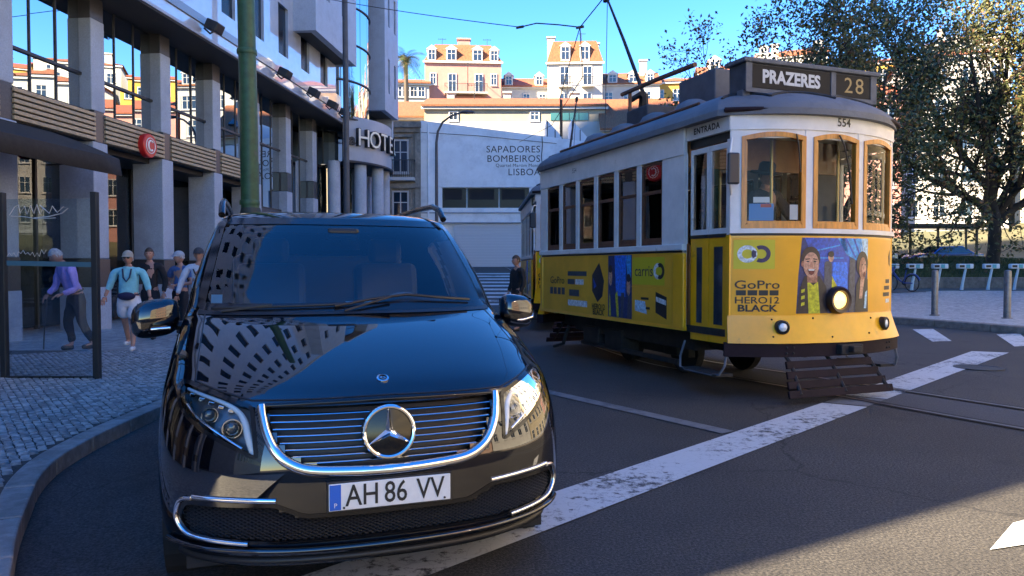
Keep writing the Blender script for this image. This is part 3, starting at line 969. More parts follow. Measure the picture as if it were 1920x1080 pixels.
# awning over the cafe
aw = thing('shop_awning', 'dark brown sloping fabric awning over the shop front below the slats', 'awning', hp(0, 0, 0), HA)
M_awn = mat('awning_cloth', (.030, .026, .022), .85, var=.2, vs=10)
m = MB(); prof = [(.02, 4.16), (.55, 3.98), (1.1, 3.76), (1.45, 3.60), (1.5, 3.28)]
m.grid(lambda u, v: (prof[round(v * 4)][0], 7.5 + 7.3 * u, prof[round(v * 4)][1]), 12, 4); o = m.build('cloth', M_awn, aw, smooth=30)
sd = o.modifiers.new('Solidify', 'SOLIDIFY'); sd.thickness = .02
for y in (7.6, 11.2, 14.7):
    m = MB(); m.tube([(.03, y, 3.5), (.8, y, 3.55), (1.46, y, 3.58)], .02, 6); m.build('awning_arm', M_black, aw)

# flat roof parapets of the lower end
m = MB(); m.bx(-20, 1.62, 30.9, Y1 + .02, 22.6, 22.9); m.build('roof', M_gran, hotel)
# unseen steep hill behind the hotel, added and shaped to shade the large tree
m = MB()
def chill(u, v):
    x = -130 + 104 * u; y = -110 + 190 * v
    return (x, y, -1 + 97 * math.exp(-.5 * ((y + 1) / 18) ** 2 - .5 * ((x + 66) / 24) ** 2) * (1 + .05 * math.sin(x * .31) * math.sin(y * .23)))
m.grid(chill, 40, 60)
m.build('shade_hill', mat('shade_hill_ground', (.10, .10, .06), .95, var=.5, vs=.2), kind='structure', smooth=180)

# unseen block added beyond the side street to shade ground behind the camera
nb = thing('shade_block', 'unseen pale office block added behind the photographer to shade the ground', 'office building', (-10.5, 0, 0), HA)
m = MB(); m.bx(-8, .6, -50, -15, 0, 22); m.build('wall', M_gran, nb)
m = MB(); m.bx(-8.2, .9, -50.2, -14.8, 22, 22.5); m.build('roof', M_gran, nb)
wm_ = MB(); wm_.bx(.60, .63, 0, 1.3, 0, 1.7); wme = wm_.mesh('window', M_slot)
for i in range(14):
    for k in range(6): put('window', wme, nb, (0, -17.5 - 2.3 * i, 3 + 3.2 * k))
# ------------------------------------------------------------------ houses on the hill, fire station, old stone building
M_tile = mat('roof_tile', (.25, .080, .030), .8, var=.35, vs=3, bump=.8, bs=14, bdist=.05, stretch=(5, 1, 1), col2=(.31, .12, .048))
M_tile2 = mat('roof_tile_dark', (.30, .085, .04), .8, var=.35, vs=3, bump=.8, bs=14, bdist=.05, stretch=(5, 1, 1))
M_pink = mat('render_pink', (.46, .225, .185), .85, var=.08, vs=1.2)
M_cream = mat('render_cream', (.40, .345, .24), .85, var=.08, vs=1)
M_offw = mat('render_white', (.43, .42, .395), .85, var=.07, vs=1)
M_ochre = mat('render_ochre', (.46, .27, .05), .85, var=.1, vs=1)
M_peach = mat('render_peach', (.41, .28, .22), .85, var=.08, vs=1)
M_greyw = mat('render_grey', (.34, .34, .33), .85, var=.08, vs=1)
M_frame = mat('frame_white', (.55, .54, .52), .6)
M_pane = mat('pane_dark', (.02, .03, .045), .06, ior=1.8)
M_stone = mat('old_limestone', (.30, .27, .225), .85, var=.25, vs=3, bump=.4, bs=12, bdist=.03, wear=((.12, .11, .095), .7, .58, .12))
M_iron = mat('wrought_iron', (.02, .022, .022), .6)
WIN = {}
def win_mesh(w, h, arched=False):
    k = (round(w, 2), round(h, 2), arched)
    if k not in WIN:
        f = MB()
        t = .09
        f.bx(-w / 2 - t, -w / 2, -.09, .02, -t, h + t); f.bx(w / 2, w / 2 + t, -.09, .02, -t, h + t)
        f.bx(-w / 2, w / 2, -.09, .02, h, h + t); f.bx(-w / 2 - .12, w / 2 + .12, -.14, .02, -t - .08, -t)
        f.bx(-w / 2, w / 2, -.075, .02, -t, -.0)
        f.bx(-.03, .03, -.06, -.03, 0, h); f.bx(-w / 2, w / 2, -.055, -.03, h * .62, h * .62 + .05)
        p = MB(); p.bx(-w / 2, w / 2, -.035, -.015, 0, h)
        WIN[k] = (f.mesh('window', M_frame), p.mesh('pane', M_pane))
    return WIN[k]
def window(par, x, z, w, h, y=0.):
    f, p = win_mesh(w, h)
    o = put('window', f, par, (x, y, z)); put('pane', p, o)
    return o
def house(name, label, X, Y, rz, w, d, z0, ze, zr, wall, roof='gable', tile=None, rows=(), dormers=(), cat='house', group=None, chim=(), over=.35, bands=(), mans=1.2, side_rows=()):
    h = thing(name, label, cat, (X, Y, 0), rz, group)
    tile = tile or M_tile
    m = MB()
    if roof == 'gable':      # ridge along x
        m.prism([(0, z0), (d, z0), (d, ze), (d / 2, zr), (0, ze)], -w / 2, w / 2, lambda a, b, t: (t, a, b))
    else:
        m.bx(-w / 2, w / 2, 0, d, z0, ze)
    me = m.mesh('wall', wall); fix_normals(me); put('wall', me, h)
    r = MB()
    o = over
    if roof == 'gable':
        sl = (zr - ze) / (d / 2); t = .14
        for a, b, za, zb in ((-o, d / 2, ze - o * sl, zr), (d + o, d / 2, ze - o * sl, zr)):
            r.prism([(a, za + .02), (b, zb + .02), (b, zb + .02 + t), (a, za + .02 + t)], -w / 2 - o * .6, w / 2 + o * .6, lambda p, q, s: (s, p, q))
    elif roof == 'hip':
        k = min(w, d) / 2
        r.add([(-w / 2 - o, -o, ze), (w / 2 + o, -o, ze), (w / 2 + o, d + o, ze), (-w / 2 - o, d + o, ze), (-w / 2 + k, d / 2, zr), (w / 2 - k, d / 2, zr)],
              [(0, 1, 5, 4), (1, 2, 5), (2, 3, 4, 5), (3, 0, 4), (3, 2, 1, 0)])
    elif roof == 'mansard':
        i_ = mans
        r.add([(-w / 2 - .1, -.1, ze), (w / 2 + .1, -.1, ze), (w / 2 + .1, d + .1, ze), (-w / 2 - .1, d + .1, ze), (-w / 2 + i_, i_, zr), (w / 2 - i_, i_, zr), (w / 2 - i_, d - i_, zr), (-w / 2 + i_, d - i_, zr)],
              [(0, 1, 5, 4), (1, 2, 6, 5), (2, 3, 7, 6), (3, 0, 4, 7), (4, 5, 6, 7), (3, 2, 1, 0)])
    else:
        r.bx(-w / 2 - .1, w / 2 + .1, -.1, d + .1, ze, ze + .35)
    me = r.mesh('roof', tile if roof != 'flat' else wall); fix_normals(me); rf = put('roof', me, h)
    if roof in ('gable', 'hip', 'mansard'):
        c = MB(); c.bx(-w / 2 - .22, w / 2 + .22, -.24, -.02, ze - .28, ze - .05); c.build('cornice', M_frame, h)
    for (z, hh, ww, xs) in rows:
        for x in xs: window(h, x, z, ww, hh)
    for (z, hh, ww, ys) in side_rows:
        for y in ys:
            f, p = win_mesh(ww, hh); o_ = put('window', f, h, (w / 2, y, z), (0, 0, R(90))); put('pane', p, o_)
    for (x, z, ww, hh) in dormers:
        y0 = -.02 + max(0, (z - ze)) * .25
        dm = MB(); dm.bx(x - ww / 2 - .16, x + ww / 2 + .16, y0, y0 + 1.8, z - .12, z + hh + .12)
        dm.prism([(x - ww / 2 - .3, z + hh + .12), (x + ww / 2 + .3, z + hh + .12), (x, z + hh + .62)], y0 - .1, y0 + 1.9, lambda a, b, t: (a, t, b))
        me = dm.mesh('dormer', M_frame); fix_normals(me); do = put('dormer', me, h)
        f, p = win_mesh(ww, hh); wv = put('window', f, do, (x, y0 - .01, z))
        pp = MB(); pp.bx(x - ww / 2 + .06, x + ww / 2 - .06, y0 - .06, y0 - .03, z + .05, z + hh - .05); pp.build('pane', M_pane, do)
    for (x, y, zt, cw) in chim:
        c = MB(); c.bx(x - cw / 2, x + cw / 2, y, y + .8, ze, zt); c.bx(x - cw / 2 - .12, x + cw / 2 + .12, y - .12, y + .92, zt, zt + .18); c.build('chimney', wall, rf)
    for (z, hh, x0, x1, mm) in bands:
        b = MB(); b.bx(x0, x1, -.08, .02, z, z + hh); b.build('band', mm, h)
    return h
def balcony(par, x0, x1, z, depth=.9, post=.14):
    b = MB(); b.bx(x0, x1, -depth, 0, z - .18, z); o = b.build('balcony', M_frame, par)
    r = MB()
    n = int((x1 - x0) / post)
    for i in range(n + 1): r.bx(x0 + (x1 - x0) * i / n - .012, x0 + (x1 - x0) * i / n + .012, -depth + .02, -depth + .045, z, z + .95)
    r.bx(x0, x1, -depth + .01, -depth + .055, z + .95, z + 1.0)
    for x in (x0, x1): r.bx(x - .02, x + .02, -depth + .03, 0, z + .95, z + 1.0)
    r.build('railing', M_iron, o)

# pink house with four dormers
ph = house('pink_house', 'tall pink house with four white dormers, a long balcony and a terracotta mansard roof', -5.9, 90, R(4), 9.2, 9, 8, 26.3, 28.6, M_pink, 'mansard',
      rows=[(23.5, 1.25, .6, [-3.6, 3.7]), (22.5, 2.2, .85, [-1.3, 1.9]), (20.3, 1.1, .7, [-3.6, 0, 3.4]), (17, 1.6, .8, [-3.4, -1.2, 1.2, 3.4])],
      dormers=[(-3.75, 26.4, .75, 1.15), (-1.4, 26.4, .95, 1.2), (1.75, 26.4, .95, 1.2), (3.75, 26.4, .75, 1.15)], chim=[(.1, 1.8, 29.4, 1.5)], side_rows=[(23.4, 1.3, .7, [3, 6])])
balcony(ph, -2.2, 2.9, 22.4, 1.1)
m = MB(); m.bx(-2.0, 2.6, -.6, 0, 20.4, 21.9); m.build('loggia_wall', mat('loggia_terracotta', (.42, .15, .07), .8), ph)
m = MB(); m.tube([(.55, -1.0, 22.4), (.55, -1.0, 25.9)], .05, 6); m.build('pole', M_iron, ph)
house('low_white_house', 'low white house with two dormers between the pink and the tall white house', 1.5, 93, R(2), 6.4, 8, 10, 24.0, 25.8, M_offw, 'gable', M_tile2,
      rows=[(22.0, 1.0, .7, [-1.9, .3, 2.3])], dormers=[(-1.9, 24.2, .7, 1.0), (1.9, 24.2, .7, 1.0)])
wh = house('tall_white_house', 'tall white house with french windows on small balconies and a red mansard', 7.6, 90, R(-3), 6.6, 8, 10, 26.2, 28.9, M_offw, 'mansard', mans=.7,
      rows=[(23.4, 2.2, .95, [-1.25, 1.5]), (20.6, 1.8, .9, [-1.3, 1.5])], dormers=[(-1.15, 26.5, .9, 1.5), (1.2, 26.5, .9, 1.5)], chim=[(-2.9, 1.0, 29.4, .9), (2.6, 2.0, 28.9, .8)])
balcony(wh, -2.0, -.4, 23.3, .7); balcony(wh, .8, 2.3, 23.3, .7)
house('orange_roof_house', 'white house with purple-brown attic and orange roof right of the tall white house', 14.6, 94, R(-5), 8.0, 9, 10, 24.6, 26.9, M_offw, 'gable', rows=[(22.2, 1.3, .9, [-2.4, 0, 2.4]), (19.2, 1.4, .9, [-2.4, 0, 2.4])],
      dormers=[(-1.9, 24.8, .9, .9), (.7, 24.8, .9, .9), (2.8, 24.8, .7, .9)], chim=[(2.2, 3, 28.2, .9)])
house('yellow_house', 'yellow house with a flat orange roof edge behind the trolley pole', 21.5, 97, R(-8), 7.0, 9, 10, 25.6, 27.2, M_ochre, 'hip', rows=[(23.2, 1.3, .9, [-2.2, 0, 2.2]), (20.2, 1.4, .9, [-2.2, 0, 2.2])])
house('small_white_house', 'small white house with orange roof at the foot of the palm tree', -12.0, 88, R(6), 4.4, 7, 8, 23.2, 24.3, M_offw, 'gable', rows=[(21.6, 1.1, .7, [-1.4, -.5, .4, 1.3]), (18.8, 1.2, .8, [-1.2, 1.2])])
house('tiled_outbuilding', 'plain low building with a broad ochre tiled roof left of the fire station', -8.6, 58, R(2), 5.0, 9, 2, 13.2, 15.2, M_cream, 'gable', M_tile)
lb = house('long_cream_building', 'long cream building with a low tiled roof just above the fire station wall', .2, 56, R(0), 13.6, 8, 1.5, 13.6, 14.9, M_cream, 'gable',
      rows=[(12.55, .55, .55, [-4.6, 1.5])], bands=[(1.5, 10.9, -6.8, 6.8, M_offw)])
for k in range(4):
    m = MB(); m.bx(2.7 + k * .72, 3.36 + k * .72, -.06, .01, 12.5, 13.05); m.build('ribbon_window', mat('teal_glass', (.05, .16, .16), .1), lb)
hb_ = house('terracotta_house', 'low house with a big terracotta roof and rooflight behind the tram roof', 9.2, 54, R(-4), 5.2, 8, 1.5, 11.6, 14.4, M_cream, 'gable', M_tile)
m = MB(); m.obx((.2, .9, 12.6), (1.3, .15, 1.1), Matrix.Rotation(R(-55), 3, 'X')); m.build('rooflight', M_pane, hb_)
# saw-tooth rooflights right of the fire station
for i, (x, lb_) in enumerate(((3.0, 'left white saw-tooth rooflight beside the fire station lettering'), (4.6, 'right white saw-tooth rooflight beside the fire station lettering'))):
    s_ = thing('sawtooth_rooflight', lb_, 'rooflight', (x, 47.5, 0), 0, 'saw-tooth rooflights')
    m = MB(); m.prism([(-.8, 9.1), (.8, 9.1), (-.8, 10.9)], 0, 3, lambda a, b, t: (a, t, b)); me = m.mesh('glazed_wedge', mat('rooflight_white', (.62, .63, .64), .5)); fix_normals(me); put('glazed_wedge', me, s_)
    m = MB()
    for k in range(3): m.tube([(-.75 + .5 * k, -.02, 9.1), (-.75 + .5 * k, -.02, 10.8 - .56 * k)], .03, 5)
    m.build('mullions', M_mull, s_)
    m = MB(); m.bx(-.8, .8, -.02, 2.98, 1.5, 9.08); m.build('base_wall', M_offw, s_)

# fire station
fs = thing('fire_station', 'pale blue-white fire station wall with dark lettering and a dark strip window', 'fire station', (0, 43.5, 0))
M_fs = mat('station_render', (.80, .81, .82), .75, var=.05, vs=1.2, wear=((.58, .59, .60), .8, .60, .12))
m = MB(); m.prism([(-5.35, 1.2), (8, 1.2), (8, 8.35), (-5.35, 10.05)], 0, .5, lambda a, b, t: (a, t + .3, b))
me = m.mesh('back_wall', M_fs); fix_normals(me); put('back_wall', me, fs)
m = MB(); m.prism([(-5.35, 6.15), (8, 6.15), (8, 8.35), (-5.35, 10.05)], 0, .3, lambda a, b, t: (a, t, b))
me = m.mesh('front_wall', M_fs); fix_normals(me); put('front_wall', me, fs)
m = MB(); m.bx(-5.35, -4.1, .01, .29, 1.2, 6.14); m.bx(1.02, 8, .01, .29, 1.2, 6.14); m.bx(-4.1, 1.02, .01, .29, 4.05, 4.95); m.build('lower_wall', M_fs, fs)
m = MB(); m.bx(-5.35, 8, -.05, .02, 4.62, 4.70); m.bx(-5.35, 8, -.04, .02, 4.05, 4.12); m.build('string_course', mat('station_trim', (.30, .33, .37), .7), fs)
for (a, b) in ((-4.1, -2.7), (-2.62, -.8), (-.72, 1.0)):
    m = MB(); m.bx(a, b, .2, .24, 4.96, 6.12); w_ = m.build('strip_window', M_slot, fs)
    m = MB(); m.bx(a + .1, b - .25, .19, .199, 5.45, 6.05); m.build('blind', M_dark, w_)
for k in range(16):
    m = MB(); m.bx(-3.4, 1.0, .10, .16, 1.45 + k * .162, 1.45 + k * .162 + .152); m.build('door_slat', mat('shutter_white', (.55, .57, .60), .6), fs)
m = MB(); m.bx(-5.3, 1.0, -.4, .28, 1.2, 1.42); m.build('plinth', M_fs, fs)
for s_, x, z, sz, bo in (('SAPADORES', 1.66, 8.35, .56, 0), ('BOMBEIROS', 1.66, 7.80, .56, 0), ('Quartel Martim Moniz', 1.66, 7.42, .27, 0), ('LISBOA', 1.66, 7.02, .56, 0)):
    put('lettering', text_mesh('lettering', s_, sz, lambda a, b, x=x, z=z: (x + a, -.012, z + b), M_ink, align='RIGHT', step=2, bold=bo, spacing=1.06), fs)
m = MB(); m.tube([(1.75, -.05, 9.1), (1.78, -.08, 8.6), (1.72, -.05, 7.9), (1.80, -.05, 7.2)], .025, 5); m.build('cable', M_wire, fs)

m = MB(); m.tube([(-4.9, -.06, 9.9), (-4.9, -.06, 1.5)], .05, 6); m.build('downpipe', M_fs, fs)
m = MB(); m.tube([(-5.3, -.03, 9.35), (-2, -.03, 9.15), (2.6, -.03, 8.7)], .015, 4); m.build('cable', M_wire, fs)
def aerial(par, x, y, z, h):
    m = MB(); m.tube([(x, y, z), (x, y, z + h)], .03, 4); m.tube([(x - .5, y, z + h * .92), (x + .5, y, z + h * .92)], .02, 4)
    for k in range(5): m.tube([(x - .45 + .22 * k, y - .3, z + h * .92), (x - .45 + .22 * k, y + .3, z + h * .92)], .015, 3)
    m.build('aerial', M_wire, par)
aerial(ph, -2.6, 4, 28.6, 1.6); aerial(ph, 3.0, 3, 28.6, 1.3); aerial(wh, .9, 3, 28.9, 1.7); aerial(lb, -3.2, 3.5, 14.8, 1.3); aerial(lb, 4.2, 3.5, 14.8, 1.5)
for x in (-5.2, -.6, 4.9):
    m = MB(); m.bx(x - .3, x + .3, 4.6, 5.4, 13.5, 15.6); m.bx(x - .38, x + .38, 4.5, 5.5, 15.6, 15.75); m.build('chimney', M_offw, lb)
# old stone building with balconies
ob = thing('old_stone_building', 'weathered stone building with tall windows and iron balconies beside the hotel', 'old building', (-8.6, 43.0, 0))
m = MB(); m.bx(-3.5, 3.2, 0, 12, 1, 9.7); m.build('wall', M_stone, ob)
m = MB(); m.bx(-3.6, 3.35, -.3, 0, 9.5, 9.85); m.bx(-3.55, 3.28, -.15, 0, 9.25, 9.5); m.build('cornice', M_stone, ob)
m = MB(); m.bx(-3.55, 3.3, -.22, 0, 6.05, 6.3); m.build('string_course', M_stone, ob)
for x in (-1.2, 2.15):
    for z, hh in ((7.0, 1.75), (4.2, 1.6), (1.8, 1.6)):
        window(ob, x, z, .78, hh, -.02)
        m = MB(); m.bx(x - .62, x - .50, -.14, 0, z - .1, z + hh + .22); m.bx(x + .50, x + .62, -.14, 0, z - .1, z + hh + .22); m.bx(x - .70, x + .70, -.2, 0, z + hh + .22, z + hh + .38); m.build('window_surround', M_stone, ob)
    balcony(ob, x - .85, x + .85, 6.62, .6, .12)
m = MB(); m.bx(3.0, 3.32, -.12, 0, 1, 9.2); m.build('quoin', M_stone, ob)

# terraced town on the right behind the trees and along the reflections
rh = random.Random(11)
WALLS = [M_cream, M_offw, M_peach, M_offw, M_ochre, M_greyw, M_pink]
WN = {M_cream.name: 'cream', M_offw.name: 'white', M_peach.name: 'peach', M_ochre.name: 'yellow ochre', M_greyw.name: 'grey', M_pink.name: 'pink'}
row = [(14, 72, 8.5, 1.5, 17), (22.6, 73, 8, 1.5, 20.5), (31.5, 70, 9.5, 1.5, 17.5), (41, 69, 9, 1.5, 21), (50.5, 66, 9.5, 1.5, 18.5), (60, 62, 9, 1.5, 22), (69, 57, 9.5, 1.5, 19), (77, 50, 9, 1.5, 21), (83, 41, 9.5, 1.5, 18), (87, 31, 9, 1, 22), (89, 20, 10, 1, 20), (91, 8, 11, 1, 23),
       (28, 100, 8, 8, 27.0), (37, 99, 9, 8, 29.5), (47, 97, 9, 8, 28), (57, 94, 9, 8, 30), (67, 90, 9, 8, 29), (77, 84, 9, 8, 31), (88, 78, 10, 8, 30), (99, 70, 10, 8, 31)]
side = ['whose lower storeys show under the big tree', 'standing higher on the hill above the front row']
for i, (X, Y, w, z0, ze) in enumerate(row):
    mm = WALLS[(i * 3 + i // 3) % 7] if i != 4 else M_cream
    a = -math.atan2(X, Y) * (1.0 if i > 3 else .6)
    nw = 3 if w < 9 else 4
    xs = [(-w / 2 + w * (k + .5) / nw) for k in range(nw)]
    nrow = int((ze - 2.2) / 3.1)
    rws = [(ze - 2.4 - 3.1 * k, 1.55 if k else 1.3, .95, xs) for k in range(nrow) if ze - 2.4 - 3.1 * k > z0 + .2]
    tall = ['three', 'four', 'five', 'six', 'seven', 'eight', 'nine', 'ten'][min(len(rws) - 3, 7)] if len(rws) >= 3 else 'two'
    place = ('in the row behind the trees, number %d from the terracotta house' % (i + 1)) if i < 12 else ('up the hill behind the row')
    ords = ['first', 'second', 'third', 'fourth', 'fifth', 'sixth', 'seventh', 'eighth', 'ninth', 'tenth', 'eleventh', 'twelfth']
    lab = '%s town house, %s from the left in the %s' % (WN[mm.name], ords[i] if i < 12 else ords[i - 12], 'row behind the trees' if i < 12 else 'upper row on the hill')
    hh = house('town_house', lab, X, Y, a, w, 10, z0, ze, ze + rh.uniform(1.4, 2.2), mm, 'gable' if i % 3 else 'hip', M_tile if i % 2 else M_tile2, rows=rws, group='town houses on the hillside',
          chim=[(rh.uniform(-w / 3, w / 3), 3, ze + 2.4, .9)] if i % 2 else (), dormers=[(xs[0], ze + .2, .8, 1.0), (xs[-1], ze + .2, .8, 1.0)] if i % 4 == 1 else ())
    if i in (3, 4, 5, 6):
        m = MB(); m.bx(-w / 2, w / 2, -.1, 0, 5.0, 5.3); m.build('string_course', M_frame, hh)
# the hill itself
m = MB()
def hill(u, v):
    x = -90 + 260 * u; y = 62 + 140 * v
    r = math.sqrt((x - 0) ** 2 + y ** 2)
    return (x, y + abs(x) * -.15, 1.2 + 24 * sstep(64, 150, y + x * .25) - 3 * sstep(60, 10, x) * 0 + 1.2 * math.sin(x * .11) * v)
m.grid(hill, 50, 24)
m.build('hill', mat('hill_ground', (.10, .095, .05), .95, var=.4, vs=.3), kind='structure', smooth=180)

# palm behind the hotel corner
pt = thing('palm_tree', 'palm tree showing beside the top corner of the hotel', 'palm tree', (-11.7, 82, 14))
m = MB(); m.tube([(0, 0, 0), (.1, 0, 5), (.0, 0, 10.3)], [.32, .26, .24], 8); m.build('trunk', mat('palm_trunk', (.10, .08, .06), .9, bump=.6, bs=8), pt)
m = MB(); rp_ = random.Random(5)
for k in range(46):
    a = rp_.uniform(0, 6.28); e = rp_.uniform(-.7, 1.2); L_ = rp_.uniform(1.7, 2.5)
    pts = []
    for i in range(7):
        t = i / 6; rr = L_ * t * math.cos(e * (1 - t * .5)); zz = L_ * t * math.sin(e) - 1.3 * t * t
        pts.append(Vector((rr * math.cos(a), rr * math.sin(a), 10.3 + zz)))
    sd_ = Vector((-math.sin(a), math.cos(a), 0))
    for i in range(1, 7):
        p = pts[i]; d = (pts[i] - pts[i - 1]).normalized()
        for s in (-1, 1):
            for q in (0, .5):
                b = pts[i - 1].lerp(p, q)
                tip = b + (sd_ * s * .42 + d * .32 + Vector((0, 0, -.18)))
                m.mi = 0 if rp_.random() < .8 else 1
                m.add([b, b + d * .10, tip], [(0, 1, 2)])
m.build('crown', [mat('palm_leaf', (.06, .085, .025), .6), mat('palm_leaf_dry', (.25, .17, .05), .7)], pt)

# unseen houses added on the near right; sunlit fronts throw warm fill light
for i, (y, w, ze, mm, lab) in enumerate(((13.0, 12, 19, M_cream, 'cream apartment house added for fill light on the near right side of the square, beyond the picture'), (.5, 12.5, 21, M_offw, 'white apartment house added for fill light on the near right side of the square, beyond the picture'),
        (-12.5, 13, 20, M_peach, 'peach apartment house added for fill light on the near right side of the square, behind the camera'), (-26, 13.5, 22, M_cream, 'cream apartment house added for fill light furthest behind the camera on the right side'))):
    xs = [-w / 2 + w * (k + .5) / 5 for k in range(5)]
    house('fill_house', lab, 20.5, y, R(-90), w, 11, 0, ze, ze + 2, mm, 'gable', M_tile, rows=[(ze - 2.5 - 3.3 * k, 1.7, 1.0, xs) for k in range(6)], cat='apartment house', group='apartment houses added for fill light on the near right side')
# ------------------------------------------------------------------ trees
M_bark = mat('bark', (.035, .028, .022), .9, var=.35, vs=6, bump=.8, bs=14, bdist=.02, stretch=(1, 1, .3))
M_leafs = [mat('leaf_dark', (.045, .060, .018), .55), mat('leaf_mid', (.075, .090, .026), .55), mat('leaf_olive', (.13, .115, .030), .55), mat('leaf_brown', (.16, .085, .035), .6)]
def tree(name, label, base, limbs, seed, leaf_n, leaf_s, weights, spread=1.0, depth=4, grow=(.62, .8), droop=.0, group=None, scale=1.0):
    """limbs: list of polylines with radii for the main stems; smaller branches and leaves are grown from them"""
    r_ = random.Random(seed)
    t = thing(name, label, 'tree', base, 0, group)
    t.scale = (scale, scale, scale)
    tr = MB(); tips = []
    def grow_branch(p, d, L, rad, dep):
        n = 4
        pts = [p]; dd = d.normalized()
        for i in range(n):
            dd = (dd + Vector((r_.uniform(-.35, .35), r_.uniform(-.35, .35), r_.uniform(-.22, .30) - droop)) * .55).normalized()
            pts.append(pts[-1] + dd * L / n)
        tr.tube(pts, [rad * (1 - .45 * i / n) for i in range(n + 1)], 6 if dep > 1 else 4)
        if dep <= 2:
            for i in range(1, n + 1): tips.append((pts[i], dep))
        if dep > 0:
            k = r_.choice((2, 3, 3))
            for j in range(k):
                q = pts[r_.choice((2, 3, 4, 4))]
                a = r_.uniform(0, 6.28); e = r_.uniform(.4, 1.0)
                up = dd.orthogonal().normalized(); sd = dd.cross(up)
                nd = dd * math.cos(e) + (up * math.cos(a) + sd * math.sin(a)) * math.sin(e)
                grow_branch(q, nd, L * r_.uniform(*grow), rad * r_.uniform(.45, .6), dep - 1)
    for pts, r0, r1 in limbs:
        P = [Vector(p) for p in pts]
        Q = []
        for i in range(len(P) - 1):
            for j in range(4):
                q = P[i].lerp(P[i + 1], j / 4)
                if 0 < i + j: q += Vector((r_.uniform(-1, 1), r_.uniform(-1, 1), r_.uniform(-1, 1))) * .05
                Q.append(q)
        Q.append(P[-1])
        n = len(Q) - 1
        tr.tube(Q, [r0 + (r1 - r0) * i / n for i in range(n + 1)], 10)
        if r1 < r0 * .9 or len(limbs) == 1:
            for i in range(2, n + 1):
                if r_.random() < .75 or i == n:
                    a = r_.uniform(0, 6.28); d0 = (Q[i] - Q[i - 1]).normalized()
                    up = d0.orthogonal().normalized(); sd = d0.cross(up)
                    e = r_.uniform(.5, 1.1) if i < n else .2
                    rad = (r0 + (r1 - r0) * i / n) * .6
                    grow_branch(Q[i], d0 * math.cos(e) + (up * math.cos(a) + sd * math.sin(a)) * math.sin(e), spread * r_.uniform(1.6, 2.6), rad, depth - 1)
    o = tr.build('trunk', M_bark, t, smooth=60)
    lf = MB()
    for k in range(leaf_n):
        p, dep = r_.choice(tips)
        g = .30 if dep <= 1 else .2
        q = p + Vector((r_.gauss(0, g), r_.gauss(0, g), r_.gauss(-.05, g)))
        nrm = Vector((r_.uniform(-1, 1), r_.uniform(-1, 1), r_.uniform(-.2, 1.2))).normalized()
        u = nrm.orthogonal().normalized(); a = r_.uniform(0, 6.28)
        v = nrm.cross(u); u, v = u * math.cos(a) + v * math.sin(a), v * math.cos(a) - u * math.sin(a)
        s = leaf_s * r_.uniform(.6, 1.25)
        lf.mi = r_.choices(range(4), weights)[0]
        lf.add([q - u * s * .55, q - v * s * .34 + nrm * s * .08, q + u * s * .6 - nrm * s * .1, q + v * s * .34 + nrm * s * .08], [(0, 1, 2, 3)])
    lf.build('crown', M_leafs, t)
    return t
# the large tree on the mound
tree('plane_tree', 'large tree with spreading dark limbs standing on the grass mound at the right', (24.4, 37.5, 1.85),
     [([(0, 0, -.3), (.02, 0, 1.2), (0, 0, 2.0)], .31, .28),
      ([(0, 0, 1.7), (-.1, .1, 3.0), (-.2, 0, 4.6), (-.6, -.2, 6.6), (-.3, -.6, 9.2)], .34, .12),
      ([(-.05, 0, 1.9), (-1.0, -.4, 2.8), (-2.3, -.8, 3.3), (-3.9, -1.0, 4.0), (-5.6, -1.3, 5.2)], .24, .08),
      ([(.05, 0, 1.8), (.9, -.2, 2.6), (1.8, -.4, 3.3), (3.2, -.3, 3.9), (5.0, .2, 5.4)], .24, .08),
      ([(-.1, .1, 3.4), (-1.2, .3, 5.0), (-2.6, .2, 6.8), (-4.2, -.3, 8.6), (-5.6, -.6, 10.2)], .22, .07),
      ([(-.1, .1, 3.2), (.7, .6, 4.8), (1.7, .9, 6.8), (3.0, 1.0, 9.2)], .22, .07),
      ([(-.3, 0, 5.0), (-1.4, -.8, 7.4), (-2.2, -1.4, 10.0)], .18, .06),
      ([(-2.3, -.8, 3.3), (-3.4, -.5, 5.0), (-4.8, -.2, 7.2), (-6.4, 0, 8.6)], .14, .05),
      ([(.2, -.1, 2.4), (.6, -1.2, 4.0), (.9, -2.2, 6.0), (1.2, -2.6, 8.4)], .18, .06),
      ([(-.3, -.1, 6.4), (.5, .2, 8.6), (.8, .3, 11.5)], .16, .06)],
     21, 47000, .18, (3, 4, 3.5, 1.4), 1.05)
tree('autumn_tree', 'thinner tree with sparse brownish leaves rising behind the tram roof', (9.3, 28, .2),
     [([(0, 0, -.3), (.1, 0, 3), (0, 0, 5.0)], .28, .24),
      ([(0, 0, 4.6), (-.6, 0, 7.0), (-1.4, .2, 9.2), (-2.0, 0, 11.0)], .18, .06),
      ([(0, 0, 4.6), (.8, .2, 7.0), (1.8, 0, 9.0), (3.2, -.2, 10.8)], .18, .06),
      ([(0, 0, 4.8), (.1, -.4, 7.5), (.6, -.6, 10.6)], .16, .06),
      ([(-.5, 0, 6.4), (-2.0, .3, 7.6), (-3.4, .4, 8.2)], .12, .05)],
     5, 6500, .19, (2, 3, 3, 3), .95, scale=.72)
